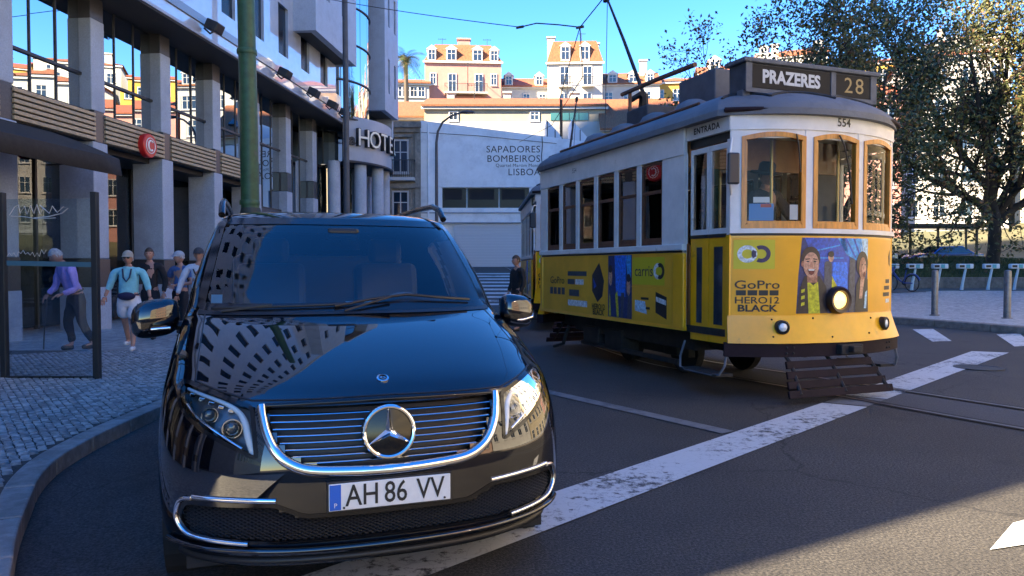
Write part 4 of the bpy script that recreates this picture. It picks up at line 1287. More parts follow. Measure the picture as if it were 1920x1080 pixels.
tree('dense_tree', 'dense dark tree between the tram roof and the large spreading tree', (13.3, 30.2, .3),
     [([(0, 0, -.3), (0, 0, 2.5), (0, 0, 4.2)], .32, .28),
      ([(0, 0, 3.8), (-1.0, 0, 6.4), (-1.9, 0, 9.6), (-2.4, 0, 12.6)], .2, .06),
      ([(0, 0, 3.8), (1.2, .2, 6.4), (2.2, .1, 9.4), (2.6, 0, 12.4)], .2, .06),
      ([(0, 0, 4.0), (.0, -.5, 7.5), (.2, -.6, 11.0), (.1, -.3, 14.2)], .2, .06),
      ([(-.4, 0, 5.0), (-2.2, .2, 6.4), (-3.6, .2, 8.4)], .14, .05)],
     9, 15000, .21, (6, 4, 1.5, 1), 1.0, scale=.74)
tree('side_tree', 'tree at the far right edge of the square partly out of frame', (34.5, 41, 1.9),
     [([(0, 0, -.3), (0, 0, 2.5), (0, 0, 3.6)], .34, .3),
      ([(0, 0, 3.2), (-1.2, 0, 5.6), (-2.6, -.3, 8.6), (-3.4, -.4, 11)], .2, .06),
      ([(0, 0, 3.2), (1.2, .2, 6.0), (2.0, .1, 9.4)], .2, .06),
      ([(0, 0, 3.4), (-.2, -.5, 7.0), (-.4, -.6, 10.8)], .2, .06)],
     13, 9000, .21, (5, 4, 2, 1), 1.0)
# ------------------------------------------------------------------ the yellow tram
TK = 1.0625
tram = thing('tram', 'old yellow and white tram showing PRAZERES 28 on its roof box', 'tram', (3.72, 8.5, -.094), R(20.9))
tram.scale = (TK, TK, TK)
M_yel = mat('tram_yellow', (.88, .42, .003), .34, var=.10, vs=2.2, coat=.35, coat_rough=.12, wear=((.50, .24, .01), 3.5, .68, .06))
M_ad = mat('ad_film_yellow', (.86, .40, .004), .42, var=.06, vs=2)
M_adside = mat('ad_film_side', (.76, .39, .02), .5, var=.10, vs=2)
M_twh = mat('tram_white', (.74, .72, .69), .42, var=.08, vs=4, wear=((.36, .34, .30), 5, .68, .05))
M_maroon = mat('tram_maroon', (.016, .009, .013), .75, spec=.2, var=.25, vs=6)
M_troof = mat('tram_roof_canvas', (.150, .160, .180), .75, var=.22, vs=4, bump=.35, bs=40, wear=((.09, .095, .105), 2, .58, .1))
M_wood = mat('window_wood', (.60, .235, .03), .45, var=.25, vs=5, stretch=(6, 6, .6), coat=.3)
M_woodd = mat('sash_wood', (.13, .048, .022), .5, var=.3, vs=5)
M_tgrey = mat('roof_box_grey', (.062, .068, .080), .7, spec=.3, var=.2, vs=6)
M_tgrey2 = mat('roof_box_trim', (.12, .13, .15), .65, spec=.3, var=.2, vs=8)
M_gear = mat('running_gear', (.022, .019, .017), .8, var=.4, vs=9)
M_tglass = glass('tram_glass', (.90, .92, .92), 1.22, wave=.03)
M_sglass = glass('tram_side_glass', (.88, .90, .90), 2.3, wave=.08)
M_inwood = mat('inner_wood', (.30, .135, .05), .5, var=.2, vs=4)
M_cream_in = mat('ceiling_cream', (.62, .55, .40), .6)
WP, CF, TL, SW = 1.146, .32, 5.67, 1.19
def tf(x):  # plan curve of the tram end
    return CF * (min(abs(x), WP * 1.2) / WP) ** 2.2
def te(end):
    """mapping for a tram end: (x along the bow, z, off outwards) -> local xyz"""
    def fn(x, z, off=0.):
        e = .002
        d = (tf(x + e) - tf(x - e)) / (2 * e)
        n = Vector((d, -1, 0)).normalized()
        p = Vector((x, tf(x), z)) + n * off
        return p if end == 0 else Vector((p.x, TL - p.y, p.z))
    return fn
def slab(m, fn, x0, x1, z0, z1, off, t, nx=12):
    """curved board following the bow"""
    m.grid(lambda u, v: fn(x0 + (x1 - x0) * u, z0 + (z1 - z0) * v, off), nx, 1)
    m.grid(lambda u, v: fn(x0 + (x1 - x0) * u, z1, off - t * v), nx, 1)
    m.grid(lambda u, v: fn(x0 + (x1 - x0) * u, z0, off - t * v), nx, 1)
    m.grid(lambda u, v: fn(x0, z0 + (z1 - z0) * u, off - t * v), 1, 1)
    m.grid(lambda u, v: fn(x1, z0 + (z1 - z0) * u, off - t * v), 1, 1)
    return m
def arch(x0, x1, z0, z1, rise, n=8):
    return [(x0, z0), (x1, z0)] + [(x1 + (x0 - x1) * i / n, z1 - rise + rise * math.sin(math.pi * (.12 + .76 * i / n)) / 1.0) for i in range(n + 1)]
def frame_ring(m, fn, outer, wdt, off, t):
    o = dens(outer, .06); i_ = inset(o, wdt); k = len(o)
    A = [fn(a, b, off) for a, b in o]; B = [fn(a, b, off) for a, b in i_]; C_ = [fn(a, b, off - t) for a, b in i_]; D = [fn(a, b, off - t) for a, b in o]
    m.add(A + B, [(j, (j + 1) % k, k + (j + 1) % k, k + j) for j in range(k)])
    m.add(B + C_, [(j, (j + 1) % k, k + (j + 1) % k, k + j) for j in range(k)])
    m.add(A + D, [(j, k + j, k + (j + 1) % k, (j + 1) % k) for j in range(k)])
    return i_
for end in (0, 1):
    fn = te(end)
    # apron, panel, sill
    m = MB()
    m.grid(lambda u, v: fn(-1.16 + 2.32 * u, .69 + .29 * v, .085 * (1 - v) ** 1.2 + .006 + .006 * math.sin(u * 14) * (1 - v)), 40, 8)
    m.grid(lambda u, v: fn(-1.16 + 2.32 * u, .98, .006 * (1 - v) - .05 * v), 40, 1)
    m.grid(lambda u, v: fn(-1.16 + 2.32 * u, .69 + .006 * math.sin(u * 19), .091 - .15 * v), 40, 1)
    for xx in (-1.16, 1.16): m.grid(lambda u, v: fn(xx, .69 + .29 * v, (.085 * (1 - v) ** 1.2 + .006) * (1 - u) - .05 * u), 1, 8)
    ap = m.build('apron', M_yel, tram, smooth=50)
    for x, z in ((-.75, .94), (-.75, .76), (-.1, .75), (.45, .77), (.55, .93), (-.3, .95)):
        s = MB(); s.sphere(fn(x, z, .006 + .085 * (1 - (z - .69) / .29) ** 1.2), .011, 8, 6); s.build('rivet', M_maroon, ap)
    slab(MB(), fn, -WP, WP, .98, 1.83, .0, .03, 36).build('front_panel' if end == 0 else 'rear_panel', M_yel, tram, smooth=50)
    slab(MB(), fn, -WP, WP, 1.83, 1.855, .004, .03, 36).build('black_line', M_ink, tram)
    slab(MB(), fn, -WP, WP, 1.855, 1.905, .03, .05, 36).build('sill', M_twh, tram, smooth=50)
    # posts, header, letterboard
    for x in (-1.09, -.355, .355, 1.09):
        slab(MB(), fn, x - .045, x + .045, 1.905, 2.95, .004, .06, 3).build('post', M_twh, tram)
    slab(MB(), fn, -WP, WP, 2.86, 2.95, -.002, .04, 36).build('header', M_twh, tram)
    slab(MB(), fn, -WP, WP, 2.95, 3.14, .014, .05, 36).build('letterboard', M_twh, tram, smooth=50)
    m = MB(); m.tube([fn(-1.2 + 2.4 * i / 30, 3.155, .05) for i in range(31)], .026, 8); m.build('eave_strip', M_maroon, tram, smooth=60)
    # windows
    for (x0, x1) in ((-1.045, -.40), (-.31, .31), (.40, 1.045)):
        o = arch(x0, x1, 1.908, 2.925, .075)
        m = MB(); inn = frame_ring(m, fn, o, .050, .016, .06)
        w = m.build('window', M_wood, tram, smooth=40)
        m = MB(); slab(m, fn, x0 + .05, x1 - .05, 1.958, 1.985, .010, .03, 6); m.build('bottom_rail', M_wood, w)
        put('pane', decal_mesh('pane', [inn], lambda a, b: fn(a, b, -.012), M_tglass, .08), w)
    # bumper beam
    m = MB(); slab(m, fn, -1.19, 1.19, .545, .69, .075, .12, 36); b_ = m.build('bumper_beam', M_maroon, tram, smooth=50)
    m = MB(); m.obx(fn(.10, .615, .10), (.30, .10, .11)); m.obx(fn(.10, .62, .17), (.12, .10, .07)); m.build('coupler', M_gear, b_, bevel=.012)
    for x in (-.62, -.55, .8, .87):
        for z in (.585, .645):
            s = MB(); s.sphere(fn(x, z, .078), .013, 8, 6); s.build('bolt', M_gear, b_)
    # lifeguard (boards below the beam)
    sg_ = 1 if end == 0 else -1
    y_ = lambda yy: yy if end == 0 else TL - yy
    for k, (z, y, hw) in enumerate(((.470, -.06, .58), (.372, -.12, .62), (.278, -.18, .66), (.195, -.24, .70))):
        m = MB(); m.obx((-.13, y_(y), z), (hw * 2, .03, .080), Matrix.Rotation(R(-14 * sg_), 3, 'X')); m.build('lifeguard_board', M_maroon, tram, bevel=.006)
    for x in (-.62, -.08, .46):
        m = MB(); m.tube([(x, y_(.06), .56), (x, y_(-.04), .47), (x * 1.1, y_(-.25), .19)], .022, 6); m.build('lifeguard_strut', M_gear, tram)
    # lamps
    hl = MB(); hl.lathe([(.150, -.06), (.150, .055), (.135, .085), (.105, .075), (.098, .04), (.03, .0), (.001, 0)], 28, Matrix.Translation(fn(.01, 1.14, .0)) @ Vector((0, -sg_, 0)).to_track_quat('Z', 'Y').to_matrix().to_4x4())
    h_ = hl.build('headlamp', mat('lamp_ring', (.03, .014, .014), .35), tram, smooth=45)
    g = MB(); g.lathe([(.098, .035), (.085, .062), (.05, .078), (.001, .084)], 24, Matrix.Translation(fn(.01, 1.14, .0)) @ Vector((0, -sg_, 0)).to_track_quat('Z', 'Y').to_matrix().to_4x4())
    g.build('lamp_lens', mat('lamp_amber', (.85, .55, .15), .15, coat=1, emit=((1, .62, .18), .55 if end == 0 else 0.01)), h_, smooth=180)
    for x in (-.66, .78):
        q = fn(x, .86, .05); d = (fn(x, .86, .1) - q).normalized()
        M_ = Matrix.Translation(q) @ d.to_track_quat('Z', 'Y').to_matrix().to_4x4()
        hl = MB(); hl.lathe([(.075, -.03), (.075, .03), (.06, .04), (.052, .02), (.001, .01)], 22, M_); s_ = hl.build('lower_lamp', M_black, tram, smooth=45)
        g = MB(); g.lathe([(.052, .022), (.04, .036), (.001, .044)], 20, M_); g.build('lamp_lens', mat('lamp_clear', (.75, .80, .82), .05, ior=1.7, coat=1), s_, smooth=180)
    # platform sides
    for s in ((-1, 1) if end == 0 else ()):
        X = s * WP
        def sd(y, z, off=0.): return Vector((X + s * off, y if end == 0 else TL - y, z))
        def sbx(y0, y1, z0, z1, off, t):
            m = MB(); a = sd(y0, z0, off - t); b = sd(y1, z1, off)
            return m.bx(min(a.x, b.x), max(a.x, b.x), min(a.y, b.y), max(a.y, b.y), z0, z1)
        sbx(.315, 1.10, 2.95, 3.13, .014, .06).build('letterboard', M_twh, tram)
        sbx(.315, 1.10, 2.86, 2.95, -.04, .05).build('door_header', M_ink, tram)
        m = MB(); m.tube([sd(.30, 3.155, .05), sd(1.12, 3.155, .07)], .026, 6); m.build('eave_strip', M_maroon, tram)
        sbx(.315, .37, .69, 2.86, .0, .06).build('corner_post', M_twh if False else M_twh, tram)
        sbx(.312, .372, .69, 1.84, .006, .06).build('corner_panel', M_yel, tram)
        # double folding doors
        for (ya, yb, wn) in ((.385, .725, .15), (.735, 1.075, .10)):
            dl = sbx(ya, yb, .66, 1.82, -.035, .03).build('door', M_yel, tram)
            sbx((ya + yb) / 2 - wn / 2, (ya + yb) / 2 + wn / 2, .86, 1.72, -.030, .03).build('lower_pane', M_pane, dl)
            for (a, b, za, zb) in ((ya, ya + .035, 1.86, 2.84), (yb - .035, yb, 1.86, 2.84), (ya + .035, yb - .035, 1.86, 1.92), (ya + .035, yb - .035, 2.78, 2.84)):
                sbx(a, b, za, zb, -.03, .035).build('door_frame', M_twh, dl)
            sbx(ya, yb, 1.82, 1.86, -.028, .03).build('door_rail', M_ink, dl)
            sbx(ya + .035, yb - .035, 1.92, 2.78, -.045, .006).build('upper_pane', M_tglass, dl)
        # step under the door
        m = MB()
        P = [sd(.30, .62, .03), sd(.28, .44, .08), sd(.33, .345, .11), sd(.45, .33, .12), sd(.95, .33, .12), sd(1.06, .345, .11), sd(1.12, .46, .07), sd(1.10, .64, .02)]
        m.tube(P, .014, 6); m.build('step_frame', M_tgrey2, tram)
        sbx(.36, 1.04, .315, .345, .13, .22).build('step_tread', M_gear, tram)
        # mirror on its bracket
        if s > 0: continue
        m = MB(); c = sd(.16, 2.52, .08); m.obx(c, (.13, .05, .33), Matrix.Rotation(R(12 * s), 3, 'Z')); mm_ = m.build('mirror', mat('mirror_case', (.010, .016, .03), .4), tram, bevel=.02)
        m = MB(); m.tube([sd(.30, 2.86, .0), sd(.20, 2.84, .07), sd(.17, 2.70, .11), sd(.17, 2.36, .11), sd(.26, 2.26, .03)], .012, 6); m.build('mirror_bracket', M_twh, mm_)
# saloon sides
S0, S1 = 1.10, TL - .34
wins = [(1.57 + .60 * k, 2.07 + .60 * k) for k in range(6)]
for s in (-1, 1):
    X = s * SW
    def box(y0, y1, z0, z1, off, t, m=None):
        m = m or MB()
        a, b = X + s * off, X + s * (off - t)
        return m.bx(min(a, b), max(a, b), y0, y1, z0, z1)
    box(S0, S1, .80, 1.665, 0, .04).build('side_panel', M_adside, tram)
    box(S0 - .004, S0 + .22, .775, 1.66, .012, .05).build('corner_panel', M_yel, tram, bevel=.012)
    box(S1 - .10, S1 + .004, .775, 1.66, .012, .05).build('corner_panel', M_yel, tram, bevel=.012)
    m = MB(); m.bx(min(X, s * WP) + .005, max(X, s * WP) - .005, S0, S0 + .04, .8, 3.12); m.bx(min(X, s * WP) + .005, max(X, s * WP) - .005, S1 - .04, S1, .8, 3.12); m.build('bulkhead', M_twh, tram)
    box(S0, S1, .755, .80, .006, .05).build('side_rail', M_yel, tram)
    box(S0, S1, 1.665, 1.69, -.006, .03).build('black_line', M_ink, tram)
    box(S0, S1, 1.69, 1.765, .03, .07).build('sill', M_twh, tram, bevel=.01)
    prev = S0
    for (a, b) in wins + [(S1, S1)]:
        if prev == S0 or a == S1:
            box(prev, a, 1.765, 2.80, 0, .05).build('side_post', M_twh, tram)
        else:
            box(prev, a, 1.765, 2.80, 0.004, .055).build('side_post', M_twh, tram)
        prev = b
    box(S0, S1, 2.80, 3.12, .012, .05).build('letterboard', M_twh, tram)
    m = MB(); m.tube([(X + s * .05, S0, 3.155), (X + s * .05, S1, 3.155)], .026, 6); m.build('eave_strip', M_maroon, tram)
    for (a, b) in wins:
        fn2 = lambda p, q, off=0.: Vector((X + s * off, p, q))
        m = MB(); o = arch(a + .004, b - .004, 1.768, 2.795, .03, 6); inn = frame_ring(m, fn2, o, .030, -.012, .04)
        w = m.build('window', M_woodd, tram)
        box(a + .03, b - .03, 1.80, 1.855, -.018, .03).build('bottom_rail', M_woodd, w)
        box(a + .03, b - .03, 2.405, 2.445, -.014, .03).build('transom', M_woodd, w)
        box(a + .03, b - .03, 1.855, 2.405, -.034, .006).build('pane', M_sglass, w)
        box(a + .03, b - .03, 2.445, 2.77, -.026, .006).build('pane', M_sglass, w)
# inside
m = MB(); m.bx(-1.12, 1.12, .4, TL - .4, .74, .82); m.build('floor', M_gear, tram)
m = MB(); m.bx(-1.1, 1.1, .32, TL - .32, 3.06, 3.10); m.build('ceiling', M_cream_in, tram)
for y in (S0 + .02, S1 - .06):
    m = MB(); m.bx(-1.1, -.42, y, y + .04, .82, 1.75); m.bx(.42, 1.1, y, y + .04, .82, 1.75); m.bx(-1.1, 1.1, y, y + .04, 2.66, 3.05); m.build('partition', M_inwood, tram)
for k in range(5):
    for s in (-1, 1):
        y = 1.75 + k * .72
        m = MB(); m.bx(s * .74 - .34, s * .74 + .34, y, y + .40, 1.18, 1.26); m.bx(s * .74 - .34, s * .74 + .34, y + .38, y + .44, 1.26, 1.82); m.bx(s * .74 - .3, s * .74 + .3, y + .1, y + .3, .82, 1.18)
        m.build('seat', M_inwood, tram, bevel=.02)
for (x, y) in ((-.4, 1.5), (.4, 1.5), (-.4, 3.2), (.4, 3.2), (-.4, 4.9), (.4, 4.9), (-.35, .62), (.75, .75)):
    m = MB(); m.tube([(x, y, .82), (x, y, 3.06)], .018, 8); m.build('grab_pole', mat('pole_brass', (.50, .38, .14), .35, .6), tram, smooth=60)
for k in range(5):
    m = MB(); m.obx((0, 1.6 + .85 * k, 3.03), (.7, .14, .04)); m.build('ceiling_lamp', mat('lamp_diffuser', (.7, .72, .70), .5), tram)
m = MB(); m.bx(-.62, .10, .42, .60, .82, 1.62); m.tube([(-.3, .50, 1.62), (-.3, .50, 1.74)], .05, 10); m.bx(-.40, -.10, .46, .52, 1.74, 1.78); m.bx(-.62, .25, .62, 1.04, .82, 1.02); m.build('driver_console', mat('console_green', (.03, .05, .045), .5), tram, bevel=.02)
# notices and wiper
fn = te(0)
put('window_notice', decal_mesh('window_notice', [[(-.97, 1.99), (-.73, 1.99), (-.73, 2.17), (-.97, 2.17)]], lambda a, b: fn(a, b, -.020), mat('notice_blue', (.10, .28, .60), .5), .08), tram)
put('window_notice', decal_mesh('window_notice', [[(-.93, 2.18), (-.77, 2.18), (-.77, 2.24), (-.93, 2.24)]], lambda a, b: fn(a, b, -.020), M_white, .08), tram)
put('window_notice', decal_mesh('window_notice', [[(-.56, 2.0), (-.47, 2.0), (-.47, 2.16), (-.56, 2.16)]], lambda a, b: fn(a, b, -.020), M_white, .08), tram)
put('window_notice', decal_mesh('window_notice', [[(-.86, 2.13), (-.755, 2.13), (-.755, 2.165), (-.86, 2.165)]], lambda a, b: fn(a, b, -.017), mat('notice_red', (.55, .10, .08), .5), .08), tram)
m = MB(); m.tube([fn(0.0, 2.91, .03), fn(.05, 2.80, .05), fn(.17, 2.45, .03)], .010, 6); m.tube([fn(.14, 2.62, .028), fn(.20, 2.18, .02)], .012, 5); m.build('wiper', M_black, tram)
m = MB(); m.tube([fn(-.52, 2.9, .03), fn(-.50, 2.78, .04), fn(-.47, 2.5, .03)], .008, 6); m.build('wiper', M_black, tram)

# roof
RH, RCF = 1.27, .48
def rz_(k): s = 1 - k; return 3.165 + .37 * (1 - max(0, s) ** 2.5) ** .62
def rp(th, k, end, lift=0.):
    sx = math.sin(th); x = RH * sx * (1 - k); y = -.10 + RCF * abs(sx) ** 2.4 + 1.5 * k
    return Vector((x, y if end == 0 else TL - y, rz_(k) + lift))
KS = [0, .015, .04, .08, .13, .2, .28, .38, .5, .65, .82, 1.0]
TH = [R(-90 + 180 * i / 28) for i in range(29)]
m = MB()
loops = []
for k in KS:
    loop = [rp(t, k, 0) for t in TH] + [rp(t, k, 1) for t in reversed(TH)]
    loops.append(loop)
n = len(loops[0])
m.add([p for l in loops for p in l], [(j * n + i, j * n + (i + 1) % n, (j + 1) * n + (i + 1) % n, (j + 1) * n + i) for j in range(len(KS) - 1) for i in range(n)])
low = [Vector((p.x, p.y, 3.10)) for p in loops[0]]
m.add(low + loops[0], [(i, (i + 1) % n, n + (i + 1) % n, n + i) for i in range(n)])
m.add([Vector((p.x * .88, p.y if abs(p.y - TL / 2) < 2 else p.y + (.12 if p.y < 2 else -.12), 3.10)) for p in low] + low, [(i, (i + 1) % n, n + (i + 1) % n, n + i) for i in range(n)])
me = m.mesh('roof', M_troof, 180); fix_normals(me); roof_o = put('roof', me, tram)
for end in (0, 1):
    for q in range(4):
        P = []
        for i in range(13):
            t = i / 12; th = R(-78 + 39 * (q + t))
            P.append(rp(th, .10 + .12 * math.sin(math.pi * t) ** .8, end, .006))
        m = MB(); m.tube(P, .017, 5); m.build('canvas_seam', mat('seam_dark', (.03, .032, .035), .8), roof_o)
for s in (-1, 1):
    P = [(s * 1.05, 1.0 + .2 * i, rz_(.18) + .0) for i in range(20)]
    m = MB(); m.tube([(s * RH * .84, y, rz_(.16) + .015) for _, y, _ in P], .02, 6); m.build('roof_batten', M_woodd, tram)
    for y in (1.75, 2.6, 3.45, 4.3):
        m = MB(); m.lathe([(.26, -.06), (.255, .03), (.20, .12), (.10, .17), (.001, .18)], 18, Matrix.Translation((s * .62, y, 3.43)), False); m.build('ventilator', M_troof, tram, smooth=60)
m = MB(); m.bx(-.45, .35, 1.55, 2.35, 3.46, 3.98); m.build('resistor_box', mat('box_blue_grey', (.085, .092, .11), .6, var=.2, vs=5), tram, bevel=.02)
m = MB(); m.bx(-.45, .30, 3.15, 3.75, 3.46, 3.86); m.build('roof_cabinet', M_tgrey, tram, bevel=.02)
m = MB(); m.bx(-.5, .45, 4.5, 4.9, 3.44, 3.66); m.build('roof_cabinet', M_tgrey, tram, bevel=.02)
m = MB(); m.tube([(-.5, 1.9, 4.10), (-.4, 3.0, 4.17), (-.3, 4.15, 4.22)], .035, 6); m.tube([(-.42, 2.0, 4.02), (-.42, 2.0, 3.9)], .03, 5); m.tube([(-.3, 3.9, 4.2), (-.3, 3.9, 3.46)], .03, 5); m.build('roof_plank', M_woodd, tram)
m = MB()
m.tube([(0, 4.0, 3.42), (0, 4.0, 4.22)], [.12, .07], 8)
for a in range(4): m.tube([(0, 4.0, 4.1), (.5 * math.cos(a * 1.57 + .5), 4.0 + .5 * math.sin(a * 1.57 + .5), 3.46)], .025, 5)
m.tube([(-.2, 3.7, 4.15), (.12, 4.6, 4.26)], .05, 6); m.build('trolley_base', M_gear, tram)
TP = [Vector((0, 4.0, 4.22)), Vector((.53, 6.2, 6.50))]
m = MB(); m.tube([TP[0], TP[0].lerp(TP[1], .5) + Vector((0, 0, .03)), TP[1]], [.034, .028, .02], 8); tp_ = m.build('trolley_pole', M_gear, tram, smooth=60)
m = MB(); m.obx(TP[1] + Vector((.01, .05, .04)), (.07, .18, .13)); m.build('trolley_head', M_gear, tp_, bevel=.015)
m = MB(); P = [TP[1].lerp(Vector((.25, TL + .12, 3.0)), t) - Vector((0, 0, .25 * math.sin(math.pi * t))) for t in [i / 12 for i in range(13)]]; m.tube(P, .007, 5); m.build('trolley_rope', M_wire, tram)
# destination box
db = MB(); db.bx(-.88, .98, .42, .70, 3.42, 3.72)
dbo = db.build('destination_box', M_tgrey, tram, bevel=.01)
m = MB(); m.bx(-.92, 1.02, .38, .74, 3.72, 3.77); m.build('box_lid', M_tgrey2, dbo, bevel=.012)
for (a, b) in ((-.88, -.80), (.30, .37), (.89, .98)):
    m = MB(); m.bx(a, b, .405, .42, 3.42, 3.72); m.build('box_stile', M_tgrey2, dbo)
m = MB(); m.bx(-.88, .98, .405, .42, 3.40, 3.445); m.build('box_rail', M_tgrey2, dbo)
for x in (-.84, .93):
    m = MB(); m.bx(x - .05, x + .05, .45, .55, 3.2, 3.43); m.build('box_leg', M_tgrey2, dbo)
m = MB(); m.bx(-.79, .29, .412, .42, 3.455, 3.70); m.bx(.38, .89, .412, .42, 3.455, 3.70); m.build('blind_glass', mat('blind_black', (.012, .013, .016), .6, spec=.2), dbo)
M_pale = mat('letter_pale', (.55, .57, .58), .6); M_gold = mat('letter_gold', (.34, .24, .10), .5)
put('lettering', text_mesh('lettering', 'PRAZERES', .195, lambda a, b: (-.26 + a, .409, 3.577 + b), M_pale, step=2, bold=.008, sx=.92), dbo)
put('lettering', text_mesh('lettering', '28', .25, lambda a, b: (.64 + a, .409, 3.577 + b), M_gold, step=2, sx=1.1, spacing=1.2), dbo)
put('fleet_number', text_mesh('fleet_number', '554', .125, lambda a, b: fn(.075 + a, 3.045 + b, .018), M_ink, step=.06, bold=.002), tram)
put('door_lettering', text_mesh('door_lettering', 'ENTRADA', .095, lambda a, b: (-WP - .018, .72 - a, 3.03 + b), M_ink, step=2, bold=.003, spacing=1.15), tram)
put('fleet_number', text_mesh('fleet_number', '554', .10, lambda a, b: (-SW - .016, 4.0 - a, 2.96 + b), M_tgrey2, step=2), tram)

# front advert and emblems (thin printed film)
adf = put('front_advert', decal_mesh('front_advert', [bez_round([(-.66 - .46, .995), (1.08, .995), (1.08, 1.81), (-1.12, 1.81)], .01)], lambda a, b: fn(a, b, .0025), M_ad, .06), tram)
def fl(name, polys, m_, lay, par=adf, step=.06):
    return put(name, decal_mesh(name, polys, lambda a, b: fn(a, b, .003 + .0012 * lay), m_, step), par)
def ell(cx, cz, rx, rz, n=20): return [(cx + rx * math.cos(2 * math.pi * i / n), cz + rz * math.sin(2 * math.pi * i / n)) for i in range(n)]
def pm(n, c): return mat(n, c, .40, var=.38, vs=26, detail=3)
SK, SK2, HAIR = pm('print_skin', (.55, .30, .20)), pm('print_skin_shade', (.36, .16, .10)), pm('print_hair', (.02, .015, .018))
fl('print_sky', [[(-.43, 1.81), (.50, 1.81), (.50, 1.40), (.52, 1.0), (-.49, 1.0), (-.47, 1.4)]], pm('print_navy', (.012, .03, .13)), 0)
fl('print_coaster', [[(-.40, 1.81), (.14, 1.81), (.20, 1.55), (.14, 1.25), (-.08, 1.25), (-.30, 1.58)]], pm('print_blue', (.01, .07, .42)), 1)
fl('print_sky_pale', [[(.36, 1.81), (.50, 1.81), (.50, 1.52), (.40, 1.55)]], pm('print_pale', (.42, .62, .75)), 1)
fl('print_coaster_pale', [[(.02, 1.81), (.38, 1.81), (.44, 1.55), (.30, 1.57), (.15, 1.63)]], pm('print_cyan', (.03, .30, .68)), 1)
for k in range(2): fl('print_rail', [[(.12 + .12 * k, 1.81), (.15 + .12 * k, 1.81), (.30 + .09 * k, 1.60), (.27 + .09 * k, 1.60)]], pm('print_blue', (.01, .07, .42)), 2)
fl('print_seat_blue', [[(-.04, 1.55), (.16, 1.55), (.17, 1.22), (-.06, 1.22)]], pm('print_bright', (.01, .16, .72)), 2)
fl('print_track', [[(-.36, 1.66), (.05, 1.74), (.05, 1.725), (-.36, 1.645)], [(-.3, 1.60), (.1, 1.60), (.1, 1.588), (-.3, 1.588)]], pm('print_cyan', (.03, .30, .68)), 2)
for (x0, x1, zt) in ((-.16, -.06, 1.56), (.19, .28, 1.58)): fl('print_restraint', [bez_round([(x0, 1.0), (x1, 1.0), (x1, zt), (x0, zt)], .04)], pm('print_grey', (.05, .06, .09)), 3)
fl('print_jacket', [[(-.485, 1.0), (-.11, 1.0), (-.13, 1.28), (-.22, 1.40), (-.40, 1.40), (-.45, 1.28)]], pm('print_black', (.014, .014, .02)), 4)
fl('print_shirt', [[(-.35, 1.0), (-.21, 1.0), (-.24, 1.34), (-.30, 1.30), (-.37, 1.36)], [(-.06, 1.22), (-.06, 1.40), (.02, 1.28), (.0, 1.16)]], pm('print_lime', (.52, .50, .02)), 5)
fl('print_neck', [[(-.37, 1.33), (-.25, 1.33), (-.25, 1.46), (-.38, 1.46)]], SK2, 6)
fl('print_hair', [ell(-.33, 1.585, .115, .13)], HAIR, 6)
fl('print_face', [ell(-.325, 1.52, .094, .135)], SK, 7)
fl('print_ear', [ell(-.425, 1.53, .018, .03)], SK2, 7)
fl('print_brow', [[(-.395, 1.582), (-.345, 1.590), (-.345, 1.580), (-.395, 1.572)], [(-.305, 1.590), (-.255, 1.582), (-.255, 1.572), (-.305, 1.580)], ell(-.368, 1.555, .017, .008, 10), ell(-.283, 1.555, .017, .008, 10)], HAIR, 8)
fl('print_nose', [[(-.335, 1.55), (-.315, 1.55), (-.305, 1.49), (-.345, 1.49)]], SK2, 8)
fl('print_mouth', [[(-.372, 1.475), (-.275, 1.475), (-.295, 1.425), (-.325, 1.408), (-.352, 1.425)]], pm('print_mouth', (.14, .02, .02)), 8)
fl('print_teeth', [[(-.362, 1.473), (-.285, 1.473), (-.292, 1.458), (-.355, 1.458)]], M_white, 9)
fl('print_scarf', [[(-.445, 1.05), (-.405, 1.05), (-.395, 1.30), (-.435, 1.28)]], HAIR, 5)
for z in (1.08, 1.15, 1.22): fl('print_scarf_mark', [[(-.44, z), (-.40, z + .01), (-.398, z + .045), (-.437, z + .035)]], pm('print_lime', (.52, .50, .02)), 6)
fl('print_hair', [ell(.40, 1.53, .10, .14)], HAIR, 4)
fl('print_coat', [[(.28, 1.0), (.51, 1.0), (.50, 1.36), (.36, 1.40), (.30, 1.30)]], pm('print_black', (.014, .014, .02)), 4)
fl('print_face', [ell(.405, 1.48, .062, .125)], SK2, 6)
fl('print_cheek', [ell(.425, 1.49, .035, .09)], SK, 7)
fl('print_neck', [[(.35, 1.15), (.40, 1.15), (.44, 1.38), (.37, 1.38)]], SK, 5)
fl('print_mouth', [ell(.43, 1.415, .020, .03)], pm('print_mouth', (.14, .02, .02)), 8)
fl('print_brow', [ell(.39, 1.52, .014, .007, 10), ell(.44, 1.52, .012, .007, 10)], HAIR, 8)
fl('print_vest', [[(.43, 1.04), (.47, 1.04), (.49, 1.24), (.45, 1.22)]], pm('print_pale', (.42, .62, .75)), 6)
fl('print_small_face', [ell(-.075, 1.60, .038, .05)], SK, 5)
fl('print_small_hair', [ell(-.075, 1.635, .042, .032)], HAIR, 6)
fl('print_hand', [ell(.04, 1.0 + .02, .05, .022)], SK, 6)
fl('emblem_ground', [bez_round([(-1.11, 1.475), (-.72, 1.475), (-.72, 1.785), (-1.11, 1.785)], .01)], mat('print_lemon', (.60, .50, .01), .45), 1)
